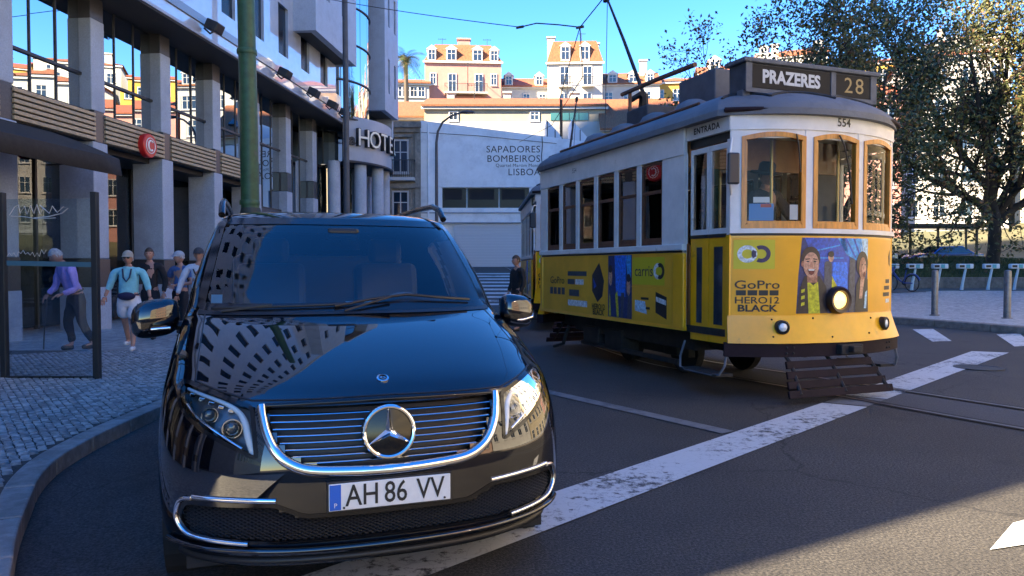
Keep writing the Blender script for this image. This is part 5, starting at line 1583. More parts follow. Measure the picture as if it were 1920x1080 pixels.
def ring_polys(cx, cz, ro, ri, a0=0, a1=360, n=28):
    out = []
    for i in range(n):
        t0 = R(a0 + (a1 - a0) * i / n); t1 = R(a0 + (a1 - a0) * (i + 1) / n)
        out.append([(cx + ri * math.cos(t0), cz + ri * math.sin(t0)), (cx + ro * math.cos(t0), cz + ro * math.sin(t0)), (cx + ro * math.cos(t1), cz + ro * math.sin(t1)), (cx + ri * math.cos(t1), cz + ri * math.sin(t1))])
    return out
M_purp = pm('print_purple', (.035, .012, .07)); M_pwh = pm('print_white', (.62, .66, .66))
fl('emblem_ring', ring_polys(-.985, 1.635, .092, .050), M_pwh, 2)
fl('emblem_ring', ring_polys(-.855, 1.635, .092, .050, -120, 120), M_purp, 3)
fl('emblem_ring', ring_polys(-.855, 1.635, .092, .050, 150, 210), M_purp, 4)
fl('emblem_core', [ell(-.92, 1.635, .022, .055)], M_pwh, 3)
def fltxt(s, size, x, z, bold=.004, sx=1., m_=M_ink, sp=1.0):
    return put('ad_lettering', text_mesh('ad_lettering', s, size, lambda a, b: fn(x + a, z + b, .007), m_, step=.06, bold=bold, sx=sx, spacing=sp), adf)
fltxt('GoPro', .125, -.885, 1.305, .001, 1.28)
for k in range(4): fl('ad_square', [[(-1.085 + k * .105, 1.195), (-.995 + k * .105, 1.195), (-.995 + k * .105, 1.25), (-1.085 + k * .105, 1.25)]], M_ink, 2)
fltxt('HERO12', .10, -.885, 1.140, .001, 1.18)
fltxt('BLACK', .10, -.885, 1.055, .003, 1.22)
for k, (w, z) in enumerate(((.13, 1.31), (.17, 1.235), (.2, 1.16), (.12, 1.085))): fl('ad_line', [[(1.06 - w, z), (1.06, z), (1.06, z + .045), (1.06 - w, z + .045)]], M_ink if k < 3 else M_pwh, 2)
fl('ad_hexagon', [[(1.02, 1.62), (1.07, 1.70), (1.07, 1.50), (1.03, 1.53)]], M_ink, 2)
# side advert
sf = lambda lay: (lambda a, b: (-SW - .002 - .0014 * lay, a, b))
ads = put('side_advert', decal_mesh('side_advert', [[(1.35, .81), (5.20, .81), (5.20, 1.655), (1.35, 1.655)]], sf(0), M_adside, 2), tram)
def sl(name, polys, m_, lay): return put(name, decal_mesh(name, polys, sf(lay), m_, 2), ads)
def stxt(s, size, y, z, bold=.004, sx=1., m_=M_ink): return put('ad_lettering', text_mesh('ad_lettering', s, size, lambda a, b: (-SW - .0075, y - a, z + b), m_, step=2, bold=bold, sx=sx), ads)
sl('emblem_ground', [[(1.50, 1.27), (2.27, 1.27), (2.27, 1.62), (1.50, 1.62)]], mat('print_lemon', (.60, .50, .01), .45), 1)
stxt('carris', .20, 1.98, 1.44, .0, 1.0, M_tgrey)
sl('emblem_ring', ring_polys(1.65, 1.445, .10, .05, -100, 100), M_pwh, 2); sl('emblem_ring', ring_polys(1.60, 1.445, .10, .05, 60, 300), M_ink, 3)
sl('ad_line', [[(1.36, 1.235), (2.29, 1.235), (2.29, 1.245), (1.36, 1.245)]], M_yel, 1)
sl('print_camera', [[(1.45, .86), (1.70, .93), (1.70, 1.19), (1.45, 1.13)]], M_ink, 1); sl('print_camera_face', [[(1.46, 1.03), (1.69, 1.07), (1.69, 1.13), (1.46, 1.09)]], M_pwh, 2)
sl('print_ticket', [[(1.9, .90), (2.2, .93), (2.2, 1.07), (1.95, 1.06)]], pm('print_pale', (.42, .62, .75)), 1)
sl('ad_line', [[(1.86, 1.08), (2.05, 1.08), (2.05, 1.11), (1.86, 1.11)], [(1.83, .96), (1.93, .96), (1.93, .99), (1.83, .99)]], M_ink, 2)
sl('print_navy', [[(2.28, .81), (2.93, .81), (2.93, 1.655), (2.28, 1.655)]], pm('print_navy', (.012, .03, .13)), 1)
sl('print_coaster', [[(2.42, 1.655), (2.75, 1.655), (2.70, 1.1), (2.45, 1.1)]], pm('print_bright', (.01, .16, .72)), 2)
sl('print_coaster_pale', [[(2.30, 1.655), (2.44, 1.655), (2.38, 1.3), (2.30, 1.36)]], pm('print_cyan', (.03, .30, .68)), 2)
for (a_, b_) in ((2.86, 1.36), (2.36, 1.24)):
    sl('print_face', [ell(a_, b_, .05, .125)], SK, 3); sl('print_hair', [ell(a_, b_ + .11, .055, .055)], HAIR, 4)
sl('print_shirt', [[(2.62, .82), (2.68, .82), (2.72, 1.12), (2.66, 1.18)], [(2.84, .82), (2.90, .82), (2.88, 1.18)]], pm('print_lime', (.52, .50, .02)), 3)
sl('print_jacket', [[(2.50, .82), (2.58, .82), (2.56, 1.15), (2.47, 1.15)], [(2.30, .82), (2.40, .82), (2.38, 1.12), (2.31, 1.12)]], pm('print_grey', (.05, .06, .09)), 3)
sl('print_lens', [[(3.05, 1.30), (3.20, 1.56), (3.42, 1.38), (3.42, 1.15), (3.25, .99), (3.10, 1.08)]], pm('print_black', (.014, .014, .02)), 1)
sl('print_lens_glint', [[(3.28, 1.22), (3.38, 1.34), (3.36, 1.18)]], pm('print_blue', (.01, .07, .42)), 2)
stxt('HERO12', .11, 3.22, .925, .002); stxt('BLACK', .11, 3.22, .845, .002)
sl('ad_line', [[(3.60, 1.36), (4.25, 1.36), (4.25, 1.43), (3.60, 1.43)], [(4.0, 1.23), (4.25, 1.23), (4.25, 1.31), (4.0, 1.31)], [(3.85, 1.05), (4.2, 1.05), (4.2, 1.15), (3.85, 1.15)]], M_tgrey, 1)
sl('ad_line', [[(3.70, 1.23), (3.98, 1.23), (3.98, 1.31), (3.70, 1.31)], [(3.58, .90), (4.24, .90), (4.24, .99), (3.58, .99)]], M_pwh, 1)
stxt('GoPro', .16, 4.64, 1.28, .0, 1.25)
sl('ad_square', [[(4.36 + k * .15, 1.06), (4.48 + k * .15, 1.06), (4.48 + k * .15, 1.17), (4.36 + k * .15, 1.17)] for k in range(4)], M_tgrey, 1)

# running gear
m = MB(); m.bx(-.95, .95, 1.2, TL - 1.2, .50, .76); m.bx(-.75, .75, .35, TL - .35, .52, .70); m.build('underframe', M_gear, tram)
for s in (-1, 1):
    m = MB(); m.bx(s * .62 - .05, s * .62 + .05, 1.75, TL - 1.75, .34, .50); m.bx(s * .98 - .02, s * .98 + .02, 1.5, TL - 1.5, .30, .36); m.build('truck_frame', M_gear, tram)
    for y in (2.1, TL - 2.1):
        M_ = Matrix.Translation((s * .46, y, .42)) @ Matrix.Rotation(R(90), 4, 'Y')
        m = MB(); m.lathe([(.33, -.05), (.33, .05), (.28, .05), (.26, .02), (.08, .03), (.001, .03)], 26, M_); m.lathe([(.001, -.05), (.33, -.05)], 26, M_, False); m.build('wheel', M_gear, tram, smooth=40)
        m = MB(); m.bx(s * .62 - .1, s * .62 + .1, y - .16, y + .16, .34, .54); m.build('axle_box', M_gear, tram, bevel=.02)
    for y in (2.9, 3.6):
        m = MB(); m.bx(s * .85 - .15, s * .85 + .15, y, y + .5, .30, .60); m.build('equipment_box', M_gear, tram, bevel=.02)
    m = MB(); m.tube([(s * 1.02, TL - 1.1, .55), (s * 1.05, TL - .95, .25), (s * 1.10, TL - .7, .18)], .03, 5); m.build('side_guard', M_gear, tram)

tram2 = copy_tree(tram, (1.80, 17.2, -.094), R(2.6), 'second yellow tram just behind, mostly hidden by the first')
tram['group'] = 'yellow trams in a row'; tram2['group'] = 'yellow trams in a row'
# ------------------------------------------------------------------ the black van
M_paint = mat('van_paint', (.003, .003, .005), .5, coat=1.0, coat_rough=.008, ior=1.5, spec=0.)
M_paint.node_tree.nodes['Principled BSDF'].inputs['Coat IOR'].default_value = 1.85
M_wglass = glass('windscreen_glass', (.80, .86, .88), 1.7)
M_lens = glass('lamp_lens', (.95, .97, .97), 1.32)
M_plate = mat('plate_white', (.74, .74, .72), .4, var=.04, vs=30)
M_plateblue = mat('plate_blue', (.02, .12, .55), .4)
M_lampwhite = mat('lamp_white', (.75, .78, .80), .25)
M_seat = mat('seat_leather', (.16, .155, .15), .6)
M_rim = mat('alloy_rim', (.45, .45, .47), .3, .9)

_z =  [.20, .25, .33, .45, .55, .66, .76, .85, .92, .96, 1.0, 1.05, 1.10, 1.15, 1.20, 1.245, 1.27, 1.40, 1.55, 1.70, 1.78, 1.83, 1.87, 1.895, 1.91]
_yf = [.13, .075, .02, .0, .004, .014, .032, .062, .095, .13, .205, .335, .485, .655, .845, 1.035, 1.085, 1.235, 1.425, 1.63, 1.755, 1.86, 2.03, 2.30, 2.80]
_c =  [.44, .46, .48, .49, .50, .52, .55, .59, .63, .66, .68, .64, .60, .56, .50, .44, .40, .35, .33, .32, .32, .33, .38, .45, .5]
_w =  [.86, .895, .935, .955, .962, .966, .966, .964, .960, .956, .952, .946, .939, .931, .922, .913, .908, .882, .842, .795, .765, .735, .67, .56, .36]
def _sm(f, d=.012):
    return lambda z: (f(z - 2 * d) + 2 * f(z - d) + 3 * f(z) + 2 * f(z + d) + f(z + 2 * d)) / 9
_fy, _fc, _fw = _sm(pchip(_z, _yf)), _sm(pchip(_z, _c)), _sm(pchip(_z, _w))
CA, CB = 2.5, 2.0
def car_Y(x, z):
    w = _fw(z)
    r = min(abs(x) / w, .9995)
    return _fy(z) + _fc(z) * (1 - (1 - r ** CA) ** (1 / CB))
def car_S(x, z, off=0.):
    e = .004
    y = car_Y(x, z)
    gx = (car_Y(x + e, z) - car_Y(x - e, z)) / (2 * e)
    gz = (car_Y(x, z + e) - car_Y(x, z - e)) / (2 * e)
    n = Vector((gx, -1, gz)).normalized()
    return Vector((x, y, z)) + n * off

VAN_POS, VAN_RZ = (-.525, 3.17, 0), R(19.4)
van = thing('passenger_van', 'black passenger van with chrome grille and white number plate parked at the kerb', 'van', VAN_POS, VAN_RZ)

GRILLE = bez_round([(-.515, .905), (.515, .905), (.492, .80), (.43, .70), (.30, .648), (0, .632), (-.30, .648), (-.43, .70), (-.492, .80)],
                   [.02, .02, .05, .08, .12, .2, .12, .08, .05])
def lamp_outline(s):
    p = [(.560, .900), (.70, .945), (.845, .985), (.878, .955), (.855, .865), (.72, .775), (.545, .695)]
    return bez_round([(s * a, b) for a, b in p], [.02, .05, .03, .03, .06, .1, .02])
LAMP = {1: lamp_outline(1), -1: lamp_outline(-1)}
INTAKE = bez_round([(-.835, .505), (-.48, .505), (-.36, .452), (.36, .452), (.48, .505), (.835, .505), (.862, .43), (.81, .365), (.55, .342), (-.55, .342), (-.81, .365), (-.862, .43)],
                   [.03, .03, .03, .03, .03, .03, .03, .04, .05, .05, .04, .03])
WS = bez_round([(-.835, 1.266), (.835, 1.266), (.735, 1.795), (-.735, 1.795)], .05)
WS_DEL = inset(WS, .02)
GR_DEL, IN_DEL = inset(GRILLE, .004), inset(INTAKE, .004)

def car_shell():
    zs = [.20 + .025 * i for i in range(30)] + [.95 + .01 * i for i in range(30)] + [1.25 + .02 * i for i in range(29)] + [1.825, 1.84, 1.855, 1.868, 1.88, 1.89, 1.898, 1.905, 1.91]
    NF = 44
    ts = [math.sin(i / NF * math.pi / 2) for i in range(NF + 1)]
    V = []; rings = []
    for z in zs:
        w, c, y0 = _fw(z), _fc(z), _fy(z)
        half = []
        for t in ts:
            r = min(t, 1)
            half.append((w * r, y0 + c * (1 - max(0, 1 - r ** CA) ** (1 / CB)), 'f'))
        yr = 5.08 - max(0, z - 1.0) * .14
        ys = y0 + c
        ns = 50
        for i in range(1, ns + 1):
            half.append((w, ys + (yr - .22 - ys) * i / ns, 's'))
        for i in range(1, 9):
            a = i / 8 * math.pi / 2
            half.append((w - .22 * (1 - math.cos(a)) if i < 8 else w - .22, yr - .22 + .22 * math.sin(a), 'r'))
        half.append((0, yr, 'r'))
        ring = []
        for (x, y, k) in half: ring.append((x, y, z, k))
        for (x, y, k) in reversed(half[1:-1]): ring.append((-x, y, z, k))
        rings.append(ring)
    n = len(rings[0])
    for r in rings: V += [(p[0], p[1], p[2]) for p in r]
    body, hood, sglass = [], [], []
    for j in range(len(zs) - 1):
        for i in range(n):
            i2 = (i + 1) % n
            q = (j * n + i, j * n + i2, (j + 1) * n + i2, (j + 1) * n + i)
            cx = sum(V[k][0] for k in q) / 4; cy = sum(V[k][1] for k in q) / 4; cz = sum(V[k][2] for k in q) / 4
            kind = 'f' if rings[j][i][3] == 'f' and rings[j][i2][3] == 'f' else rings[j][i2][3] if rings[j][i][3] == 'f' else rings[j][i][3]
            if kind == 'f':
                if in_poly(cx, cz, WS_DEL) or in_poly(cx, cz, GR_DEL) or in_poly(cx, cz, IN_DEL) or in_poly(cx, cz, LAMP[1]) or in_poly(cx, cz, LAMP[-1]): continue
                if cz > .945 and cz < 1.238 and abs(cx) < .80: hood.append(q); continue
            if kind == 's':
                for wy in (.98, 4.18):
                    if (cy - wy) ** 2 + (cz - .34) ** 2 < .385 ** 2: break
                else:
                    if 1.22 < cz < 1.70 and 1.62 + (cz - 1.22) * .62 < cy < 4.75 and not (2.42 < cy < 2.52 or 3.7 < cy < 3.8): sglass.append(q)
                    else: body.append(q)
                continue
            body.append(q)
    top = (len(zs) - 1) * n
    body.append(tuple(top + i for i in range(n)))
    def mk(name, fs, m):
        used = sorted({i for f in fs for i in f}); mp = {a: b for b, a in enumerate(used)}
        me = bpy.data.meshes.new(name)
        me.from_pydata([V[i] for i in used], [], [tuple(mp[i] for i in f) for f in fs])
        me.materials.append(m)
        me.polygons.foreach_set('use_smooth', [True] * len(me.polygons))
        me.update()
        return put(name, me, van)
    mk('body', body, M_paint); mk('hood', hood, M_paint)
    for sg in (-1, 1):
        mk('side_window', [q for q in sglass if V[q[0]][0] * sg > 0], glass('privacy_glass', (.50, .53, .55), 1.5))
car_shell()

def car_tube(pts, r, off, n=8, closed=False, step=.03, flat=None):
    P = dens(pts, step, closed)
    m = MB()
    rr = r
    if isinstance(r, tuple):
        rr = [r[0] + (r[1] - r[0]) * i / (len(P) - 1) for i in range(len(P))]
    m.tube([car_S(a, b, off) for a, b in P], rr, n, closed, flat)
    return m
def ring_mesh(outer, inner, off, depth=.0):
    """flat band between two outlines, proud of the body"""
    m = MB(); k = len(outer)
    A = [car_S(a, b, off) for a, b in outer]; B = [car_S(a, b, off) for a, b in inner]
    m.add(A + B, [(i, (i + 1) % k, k + (i + 1) % k, k + i) for i in range(k)])
    if depth:
        D = [car_S(a, b, off - depth) for a, b in inner]; E_ = [car_S(a, b, off - depth) for a, b in outer]
        m.add(B + D, [(i, (i + 1) % k, k + (i + 1) % k, k + i) for i in range(k)])
        m.add(A + E_, [(i, (i + 1) % k, k + (i + 1) % k, k + i) for i in range(k)])
    return m

# windscreen, frit, cowl, wipers
wd = dens(WS, .05)
ring_mesh(inset(wd, -.018), inset(wd, .028), .004).build('windscreen_seal', M_blackgloss, van, smooth=180)
put('windscreen', decal_mesh('windscreen', [wd], lambda a, b: car_S(a, b, .001), M_wglass, .05, (0, 1)), van)
put('cowl', decal_mesh('cowl', [bez_round([(-.84, 1.236), (.84, 1.236), (.835, 1.262), (-.835, 1.262)], .005)], lambda a, b: car_S(a, b, .004), M_black, .04), van)
for pts in ([(-.76, 1.255), (-.55, 1.262), (-.25, 1.268), (-.02, 1.275)], [(-.12, 1.262), (.10, 1.30), (.30, 1.322), (.52, 1.30), (.70, 1.285)]):
    w = car_tube(pts, .0055, .020, 6, flat=((0, 0, 1), 1.5))
    w.tube([car_S(pts[0][0] + .05, 1.245, .012), car_S(pts[1][0] + .1, pts[1][1] + .004, .030)], .007, 6)
    w.build('wiper', M_black, van, smooth=50)
# hood shut lines
for s in (-1, 1):
    car_tube([(s * .80, .985), (s * .80, 1.08), (s * .80, 1.18), (s * .80, 1.238)], .004, .0, 5, flat=((0, 0, 1), .6)).build('hood_gap', M_black, van)
car_tube([(-.80, .985), (-.70, .958), (-.56, .925), (-.3, .928), (0, .932), (.3, .928), (.56, .925), (.70, .958), (.80, .985)], .005, .0, 5).build('hood_front_gap', M_black, van)

# grille
put('grille_back', decal_mesh('grille_back', [GRILLE], lambda a, b: car_S(a, b, -.05), M_black, .05, (0, 1)), van)
put('grille_hollow', ring_mesh(dens(GRILLE, .04), dens(GRILLE, .04), .0, .055).mesh('grille_hollow', M_blackgloss), van)
STAR_Z, STAR_R = .785, .108
def grille_half(z):
    xs = []
    k = len(GRILLE)
    for i in range(k):
        (x0, z0), (x1, z1) = GRILLE[i], GRILLE[(i + 1) % k]
        if (z0 - z) * (z1 - z) < 0: xs.append(x0 + (x1 - x0) * (z - z0) / (z1 - z0))
    return max(xs) if xs else .4
for i in range(8):
    z = .672 + i * .0285
    hw = grille_half(z) - .012
    gap = math.sqrt(max(0, STAR_R ** 2 - (z - STAR_Z) ** 2)) + .012 if abs(z - STAR_Z) < STAR_R else 0
    for s in ((-1, 1) if gap else (0,)):
        pts = [(s * gap, z), (s * hw, z)] if s else [(-hw, z), (hw, z)]
        m = car_tube(pts, .0055, -.012, 8, step=.04, flat=((0, 1, 0), 2.4))
        m.build('grille_slat', M_chrome, van, smooth=60)
fr = [(-.522, .905), (-.514, .85), (-.500, .79), (-.468, .725), (-.42, .678), (-.34, .645), (-.2, .632), (0, .626)]
fr = fr + [(-a, b) for a, b in reversed(fr[:-1])]
def _spl(pts, n=6):
    out = []
    for i in range(len(pts) - 1):
        p0 = Vector(pts[max(i - 1, 0)]); p1 = Vector(pts[i]); p2 = Vector(pts[i + 1]); p3 = Vector(pts[min(i + 2, len(pts) - 1)])
        for j in range(n):
            t = j / n
            q = .5 * ((2 * p1) + (p2 - p0) * t + (2 * p0 - 5 * p1 + 4 * p2 - p3) * t * t + (-p0 + 3 * p1 - 3 * p2 + p3) * t ** 3)
            out.append(tuple(q))
    out.append(tuple(pts[-1]))
    return out
fr = _spl(fr)
m = MB()
_n = len(fr)
m.tube([car_S(a, b, .006) for a, b in fr], [.018 + .007 * math.sin(math.pi * i / (_n - 1)) for i in range(_n)], 10)
m.build('grille_frame', M_chrome, van, smooth=70)
car_tube([(-.505, .905), (-.3, .912), (0, .916), (.3, .912), (.505, .905)], .010, .002, 8).build('grille_top_bar', M_blackgloss, van, smooth=60)
# star emblem
def star_mesh(mb, c, rad, ring, up, right, out):
    c = Vector(c)
    P = [c + right * (rad * math.cos(2 * math.pi * i / 40)) + up * (rad * math.sin(2 * math.pi * i / 40)) for i in range(40)]
    mb.tube(P, ring, 8, True)
    for k in range(3):
        a = math.pi / 2 + k * 2 * math.pi / 3
        d = right * math.cos(a) + up * math.sin(a); p = right * -math.sin(a) + up * math.cos(a)
        tip = c + d * rad * .97
        w = rad * .155
        b = len(mb.v)
        e = d * (-rad * .09)
        vs = [c + p * w * .9 + d * rad * .10, c - p * w * .9 + d * rad * .10, tip + p * w * .12, tip - p * w * .12, c + out * w * .95, tip + out * w * .12, c + e]
        mb.add(vs, [(0, 4, 5, 2), (1, 3, 5, 4), (2, 5, 3), (0, 6, 4), (6, 1, 4)])
UP, RT, OUT = Vector((0, .13, 1)).normalized(), Vector((1, 0, 0)), Vector((0, -1, .13)).normalized()
sc0 = Vector((0, car_Y(0, STAR_Z) - .016, STAR_Z))
m = MB(); star_mesh(m, sc0, STAR_R, .0095, UP, RT, OUT)
me = m.mesh('star_emblem', M_chrome, 35); fix_normals(me); put('star_emblem', me, van)
m = MB(); m.lathe([(STAR_R, -.028), (STAR_R, -.006), (STAR_R * .6, -.002), (.001, 0)], 40, Matrix.Translation(sc0) @ OUT.to_track_quat('Z', 'Y').to_matrix().to_4x4())
m.build('star_backing', M_blackgloss, van, smooth=40)
# hood badge
hb = car_S(0, .992, .003); hn = (car_S(0, .992, .02) - car_S(0, .992, 0)).normalized()
hu = (Vector((0, 1, 0)) - hn * hn.y).normalized()
m = MB(); m.lathe([(.028, -.002), (.028, .002), (.022, .004), (.001, .004)], 28, Matrix.Translation(hb) @ hn.to_track_quat('Z', 'Y').to_matrix().to_4x4())
bd = m.build('hood_badge', M_chrome, van, smooth=40)
m = MB(); star_mesh(m, hb + hn * .006, .017, .002, hu, RT, hn)
m.build('badge_star', M_ink, bd)

# headlamps
for s in (-1, 1):
    o = LAMP[s]
    od = dens(o, .03)
    hl = put('headlight', decal_mesh('headlight', [o], lambda a, b: car_S(a, b, -.075), mat('lamp_housing', (.20, .205, .215), .28, .7), .04, (0, 1)), van)
    ring_mesh(inset(od, -.004), inset(od, -.004), .0, .08).build('housing_wall', M_blackgloss, hl)
    ring_mesh(inset(od, -.007), inset(od, .010), .003).build('bezel', M_blackgloss, hl, smooth=180)
    put('lens', decal_mesh('lens', [o], lambda a, b: car_S(a, b, .001), M_lens, .03, (0, 1)), hl)
    car_tube(_spl([(s * .560, .712), (s * .582, .78), (s * .598, .845), (s * .63, .89), (s * .70, .925), (s * .84, .962)]), (.019, .007), -.018, 8, flat=((0, 1, 0), .7)).build('running_light', M_lampwhite, hl, smooth=60)
    car_tube([(s * .61, .735), (s * .70, .79), (s * .80, .85), (s * .845, .90)], .008, -.02, 6).build('lower_trim', M_chrome, hl, smooth=60)
    for (a, b, r_) in ((.665, .825, .042), (.765, .875, .036)):
        c = car_S(s * a, b, -.05)
        m = MB(); m.lathe([(r_ * .6, .02), (r_, -.018), (r_ * .92, -.018), (r_ * .5, .005)], 20, Matrix.Translation(c) @ Vector((0, -1, 0)).to_track_quat('Z', 'Y').to_matrix().to_4x4() @ Matrix.Scale(-1, 4, (0, 0, 1)))
        m.build('reflector', M_chrome, hl, smooth=50)
        m = MB(); m.sphere(c + Vector((0, -.006, 0)), r_ * .72, 16, 10, (1, .6, 1)); m.build('projector_lens', mat('projector', (.05, .06, .07), .03, ior=1.8), hl, smooth=180)
    for k in range(5):
        c = car_S(s * (.66 + k * .042), .892 + k * .0135, -.03)
        m = MB(); m.obx(c, (.026, .02, .016), Matrix.Rotation(s * -.3, 3, 'Y')); m.build('led_block', M_chrome, hl, bevel=.003)

# lower intake
put('intake_back', decal_mesh('intake_back', [INTAKE], lambda a, b: car_S(a, b, -.07), M_dark, .06, (0, 1)), van)
m = MB()
idn = dens(INTAKE, .04)
ring_mesh(inset(idn, -.006), inset(idn, -.006), .0, .075).build('intake_wall', M_black, van)
ring_mesh(inset(idn, -.010), inset(idn, .008), .0025).build('intake_rim', M_blackgloss, van, smooth=180)
for fam in (1, -1):
    for i in range(-70, 71):
        seg = []
        for k in range(0, 26):
            z = .335 + k * .0075
            x = i * .0285 + fam * (z - .42) * 1.75
            if in_poly(x, z, INTAKE): seg.append((x, z))
            elif seg:
                break
        if len(seg) > 1:
            P = [seg[j] for j in range(0, len(seg) - 1, 3)] + [seg[-1]]
            m.tube([car_S(a, b, -.014) for a, b in P], .0032, 4)
m.build('intake_mesh', M_black, van, kind='stuff')
for s in (-1, 1):
    car_tube(_spl([(s * .80, .526), (s * .848, .510), (s * .868, .44), (s * .835, .378), (s * .78, .358), (s * .66, .346), (s * .58, .340)], 5), .0105, .007, 8, flat=((0, 1, 0), .8)).build('intake_trim', M_chrome, van, smooth=70)
    car_tube([(s * .47, .522), (s * .64, .528), (s * .80, .530)], .011, .004, 8, flat=((0, 1, 0), .6)).build('intake_upper_trim', M_chrome, van, smooth=70)
car_tube([(-.90, .325), (-.7, .315), (-.4, .308), (0, .306), (.4, .308), (.7, .315), (.90, .325)], .017, .012, 8, flat=((0, 0, 1), .8)).build('front_lip', M_paint, van, smooth=70)
car_tube([(-.86, .245), (-.5, .24), (0, .238), (.5, .24), (.86, .245)], .02, .0, 8).build('lower_lip', M_black, van, smooth=70)

# number plate
yp = car_Y(0, .53) - .022
m = MB(); m.bx(-.262, .262, yp, yp + .012, .474, .588)
pl = m.build('number_plate', M_plate, van, bevel=.003)
m = MB(); m.bx(-.27, .27, yp + .006, yp + .03, .466, .596); m.build('plate_holder', M_black, van, bevel=.003)
m = MB(); m.bx(-.2585, -.212, yp - .0015, yp, .4775, .5845); m.build('country_band', M_plateblue, pl)
pf = lambda yy: (lambda a, b: (a, yy, b))
for s_, x in (('AH', -.122), ('86', .020), ('VV', .172)):
    put('plate_letters', text_mesh('plate_letters', s_, .128, lambda a, b, x=x: (x + a, yp - .002, .530 + b), M_ink, step=1, bold=.0010, sx=.80), pl)
put('country_letter', text_mesh('country_letter', 'P', .028, lambda a, b: (-.235 + a, yp - .003, .497 + b), M_white, step=1), pl)
for x in (-.2, .235):
    m = MB(); m.lathe([(.005, 0), (.005, .003), (.001, .004)], 10, Matrix.Translation((x, yp, .53 - .045)) @ Matrix.Rotation(R(90), 4, 'X'))
    m.build('plate_screw', M_black, pl)

# mirrors
for s in (-1, 1):
    m = MB()
    m.sphere((0, 0, 0), 1, 20, 14)
    vs = []
    for x, y, z in m.v:
        f = lambda t, e: math.copysign(abs(t) ** e, t)
        X, Y_, Z = f(x, .62), f(y, .8), f(z, .62)
        if Y_ > 0: Y_ *= .35
        vs.append((s * 1.06 + X * .12, 1.36 + Y_ * .10 + s * X * s * .03, 1.215 + Z * .105 - X * s * .015))
    m.v = vs
    mr = m.build('wing_mirror', M_paint, van, smooth=180)
    m = MB(); m.tube([(s * .90, 1.40, 1.17), (s * .99, 1.385, 1.165), (s * 1.06, 1.37, 1.18)], [.04, .035, .04], 8, flat=((0, 0, 1), .7)); m.build('mirror_arm', M_black, mr, smooth=60)
    m = MB(); m.bx(s * 1.06 - .10, s * 1.06 + .10, 1.395, 1.402, 1.14, 1.295); m.build('mirror_face', mat('mirror_silver', (.8, .8, .8), .02, 1.), mr)
    m = MB(); m.tube([(s * .98, 1.275, 1.165), (s * 1.07, 1.268, 1.16), (s * 1.15, 1.30, 1.175), (s * 1.178, 1.36, 1.19)], .009, 8); m.build('indicator_strip', M_chrome, mr, smooth=60)

# roof rails, rear, wheels, underbody
for s in (-1, 1):
    m = MB(); m.tube([(s * .735, 1.98, 1.835), (s * .735, 2.10, 1.91), (s * .732, 2.30, 1.95), (s * .725, 2.8, 1.962), (s * .72, 3.6, 1.962), (s * .72, 4.4, 1.955), (s * .725, 4.62, 1.92), (s * .73, 4.72, 1.85)], .022, 8)
    m.build('roof_rail', M_blackgloss, van, smooth=60)
m = MB(); m.bx(-.84, .84, .35, 4.9, .17, .30); m.bx(-.80, .80, 1.75, 4.9, .3, .6); m.build('underbody', M_dark, van)
def wheel(parent, x, y, r, w, side, name='wheel'):
    M = Matrix.Translation((x, y, r)) @ Matrix.Rotation(R(90) * side, 4, 'Y')
    m = MB(); m.lathe([(r * .64, -w / 2), (r * .9, -w / 2), (r * .985, -w * .38), (r, -w * .2), (r, w * .2), (r * .985, w * .38), (r * .9, w / 2), (r * .64, w / 2)], 36, M, False)
    wo_ = m.build(name, M_rubber, parent, smooth=40)
    m = MB(); m.lathe([(r * .64, -w / 2), (r * .66, w * .46), (r * .6, w * .44), (r * .55, w * .3), (r * .15, w * .34), (.01, w * .36)], 30, M, False)
    m.build('rim', M_rim, wo_, smooth=40)
for y in (.98, 4.18):
    for s in (-1, 1):
        wheel(van, s * .83, y, .34, .225, s)
        m = MB(); m.tube([(s * (_fw(.34 + .385 * math.sin(a)) + .002), y + .385 * math.cos(a), .34 + .385 * math.sin(a)) for a in [R(-20 + 220 * i / 20) for i in range(21)]], .014, 6)
        m.build('wheel_arch', M_paint, van, smooth=60)
        m = MB(); m.lathe([(.40, -.16), (.40, .16)], 24, Matrix.Translation((s * .80, y, .34)) @ Matrix.Rotation(R(90), 4, 'Y'), False); m.build('wheel_well', M_dark, van)
for s in (-1, 1):
    for yy in (1.72, 2.47, 3.75):
        m = MB(); m.tube([(s * (_fw(z) + .0005), yy + (.10 if yy < 2 else 0) * max(0, (z - 1.2)) , z) for z in [.35 + .05 * i for i in range(18)]], .004, 4); m.build('door_gap', M_black, van)
    for yy in (2.3, 2.64):
        m = MB(); m.tube([(s * (_fw(1.05) + .004), yy - .1, 1.05), (s * (_fw(1.05) + .03), yy - .08, 1.05), (s * (_fw(1.05) + .03), yy + .08, 1.05), (s * (_fw(1.05) + .004), yy + .1, 1.05)], .012, 6); m.build('door_handle', M_chrome, van, smooth=60)

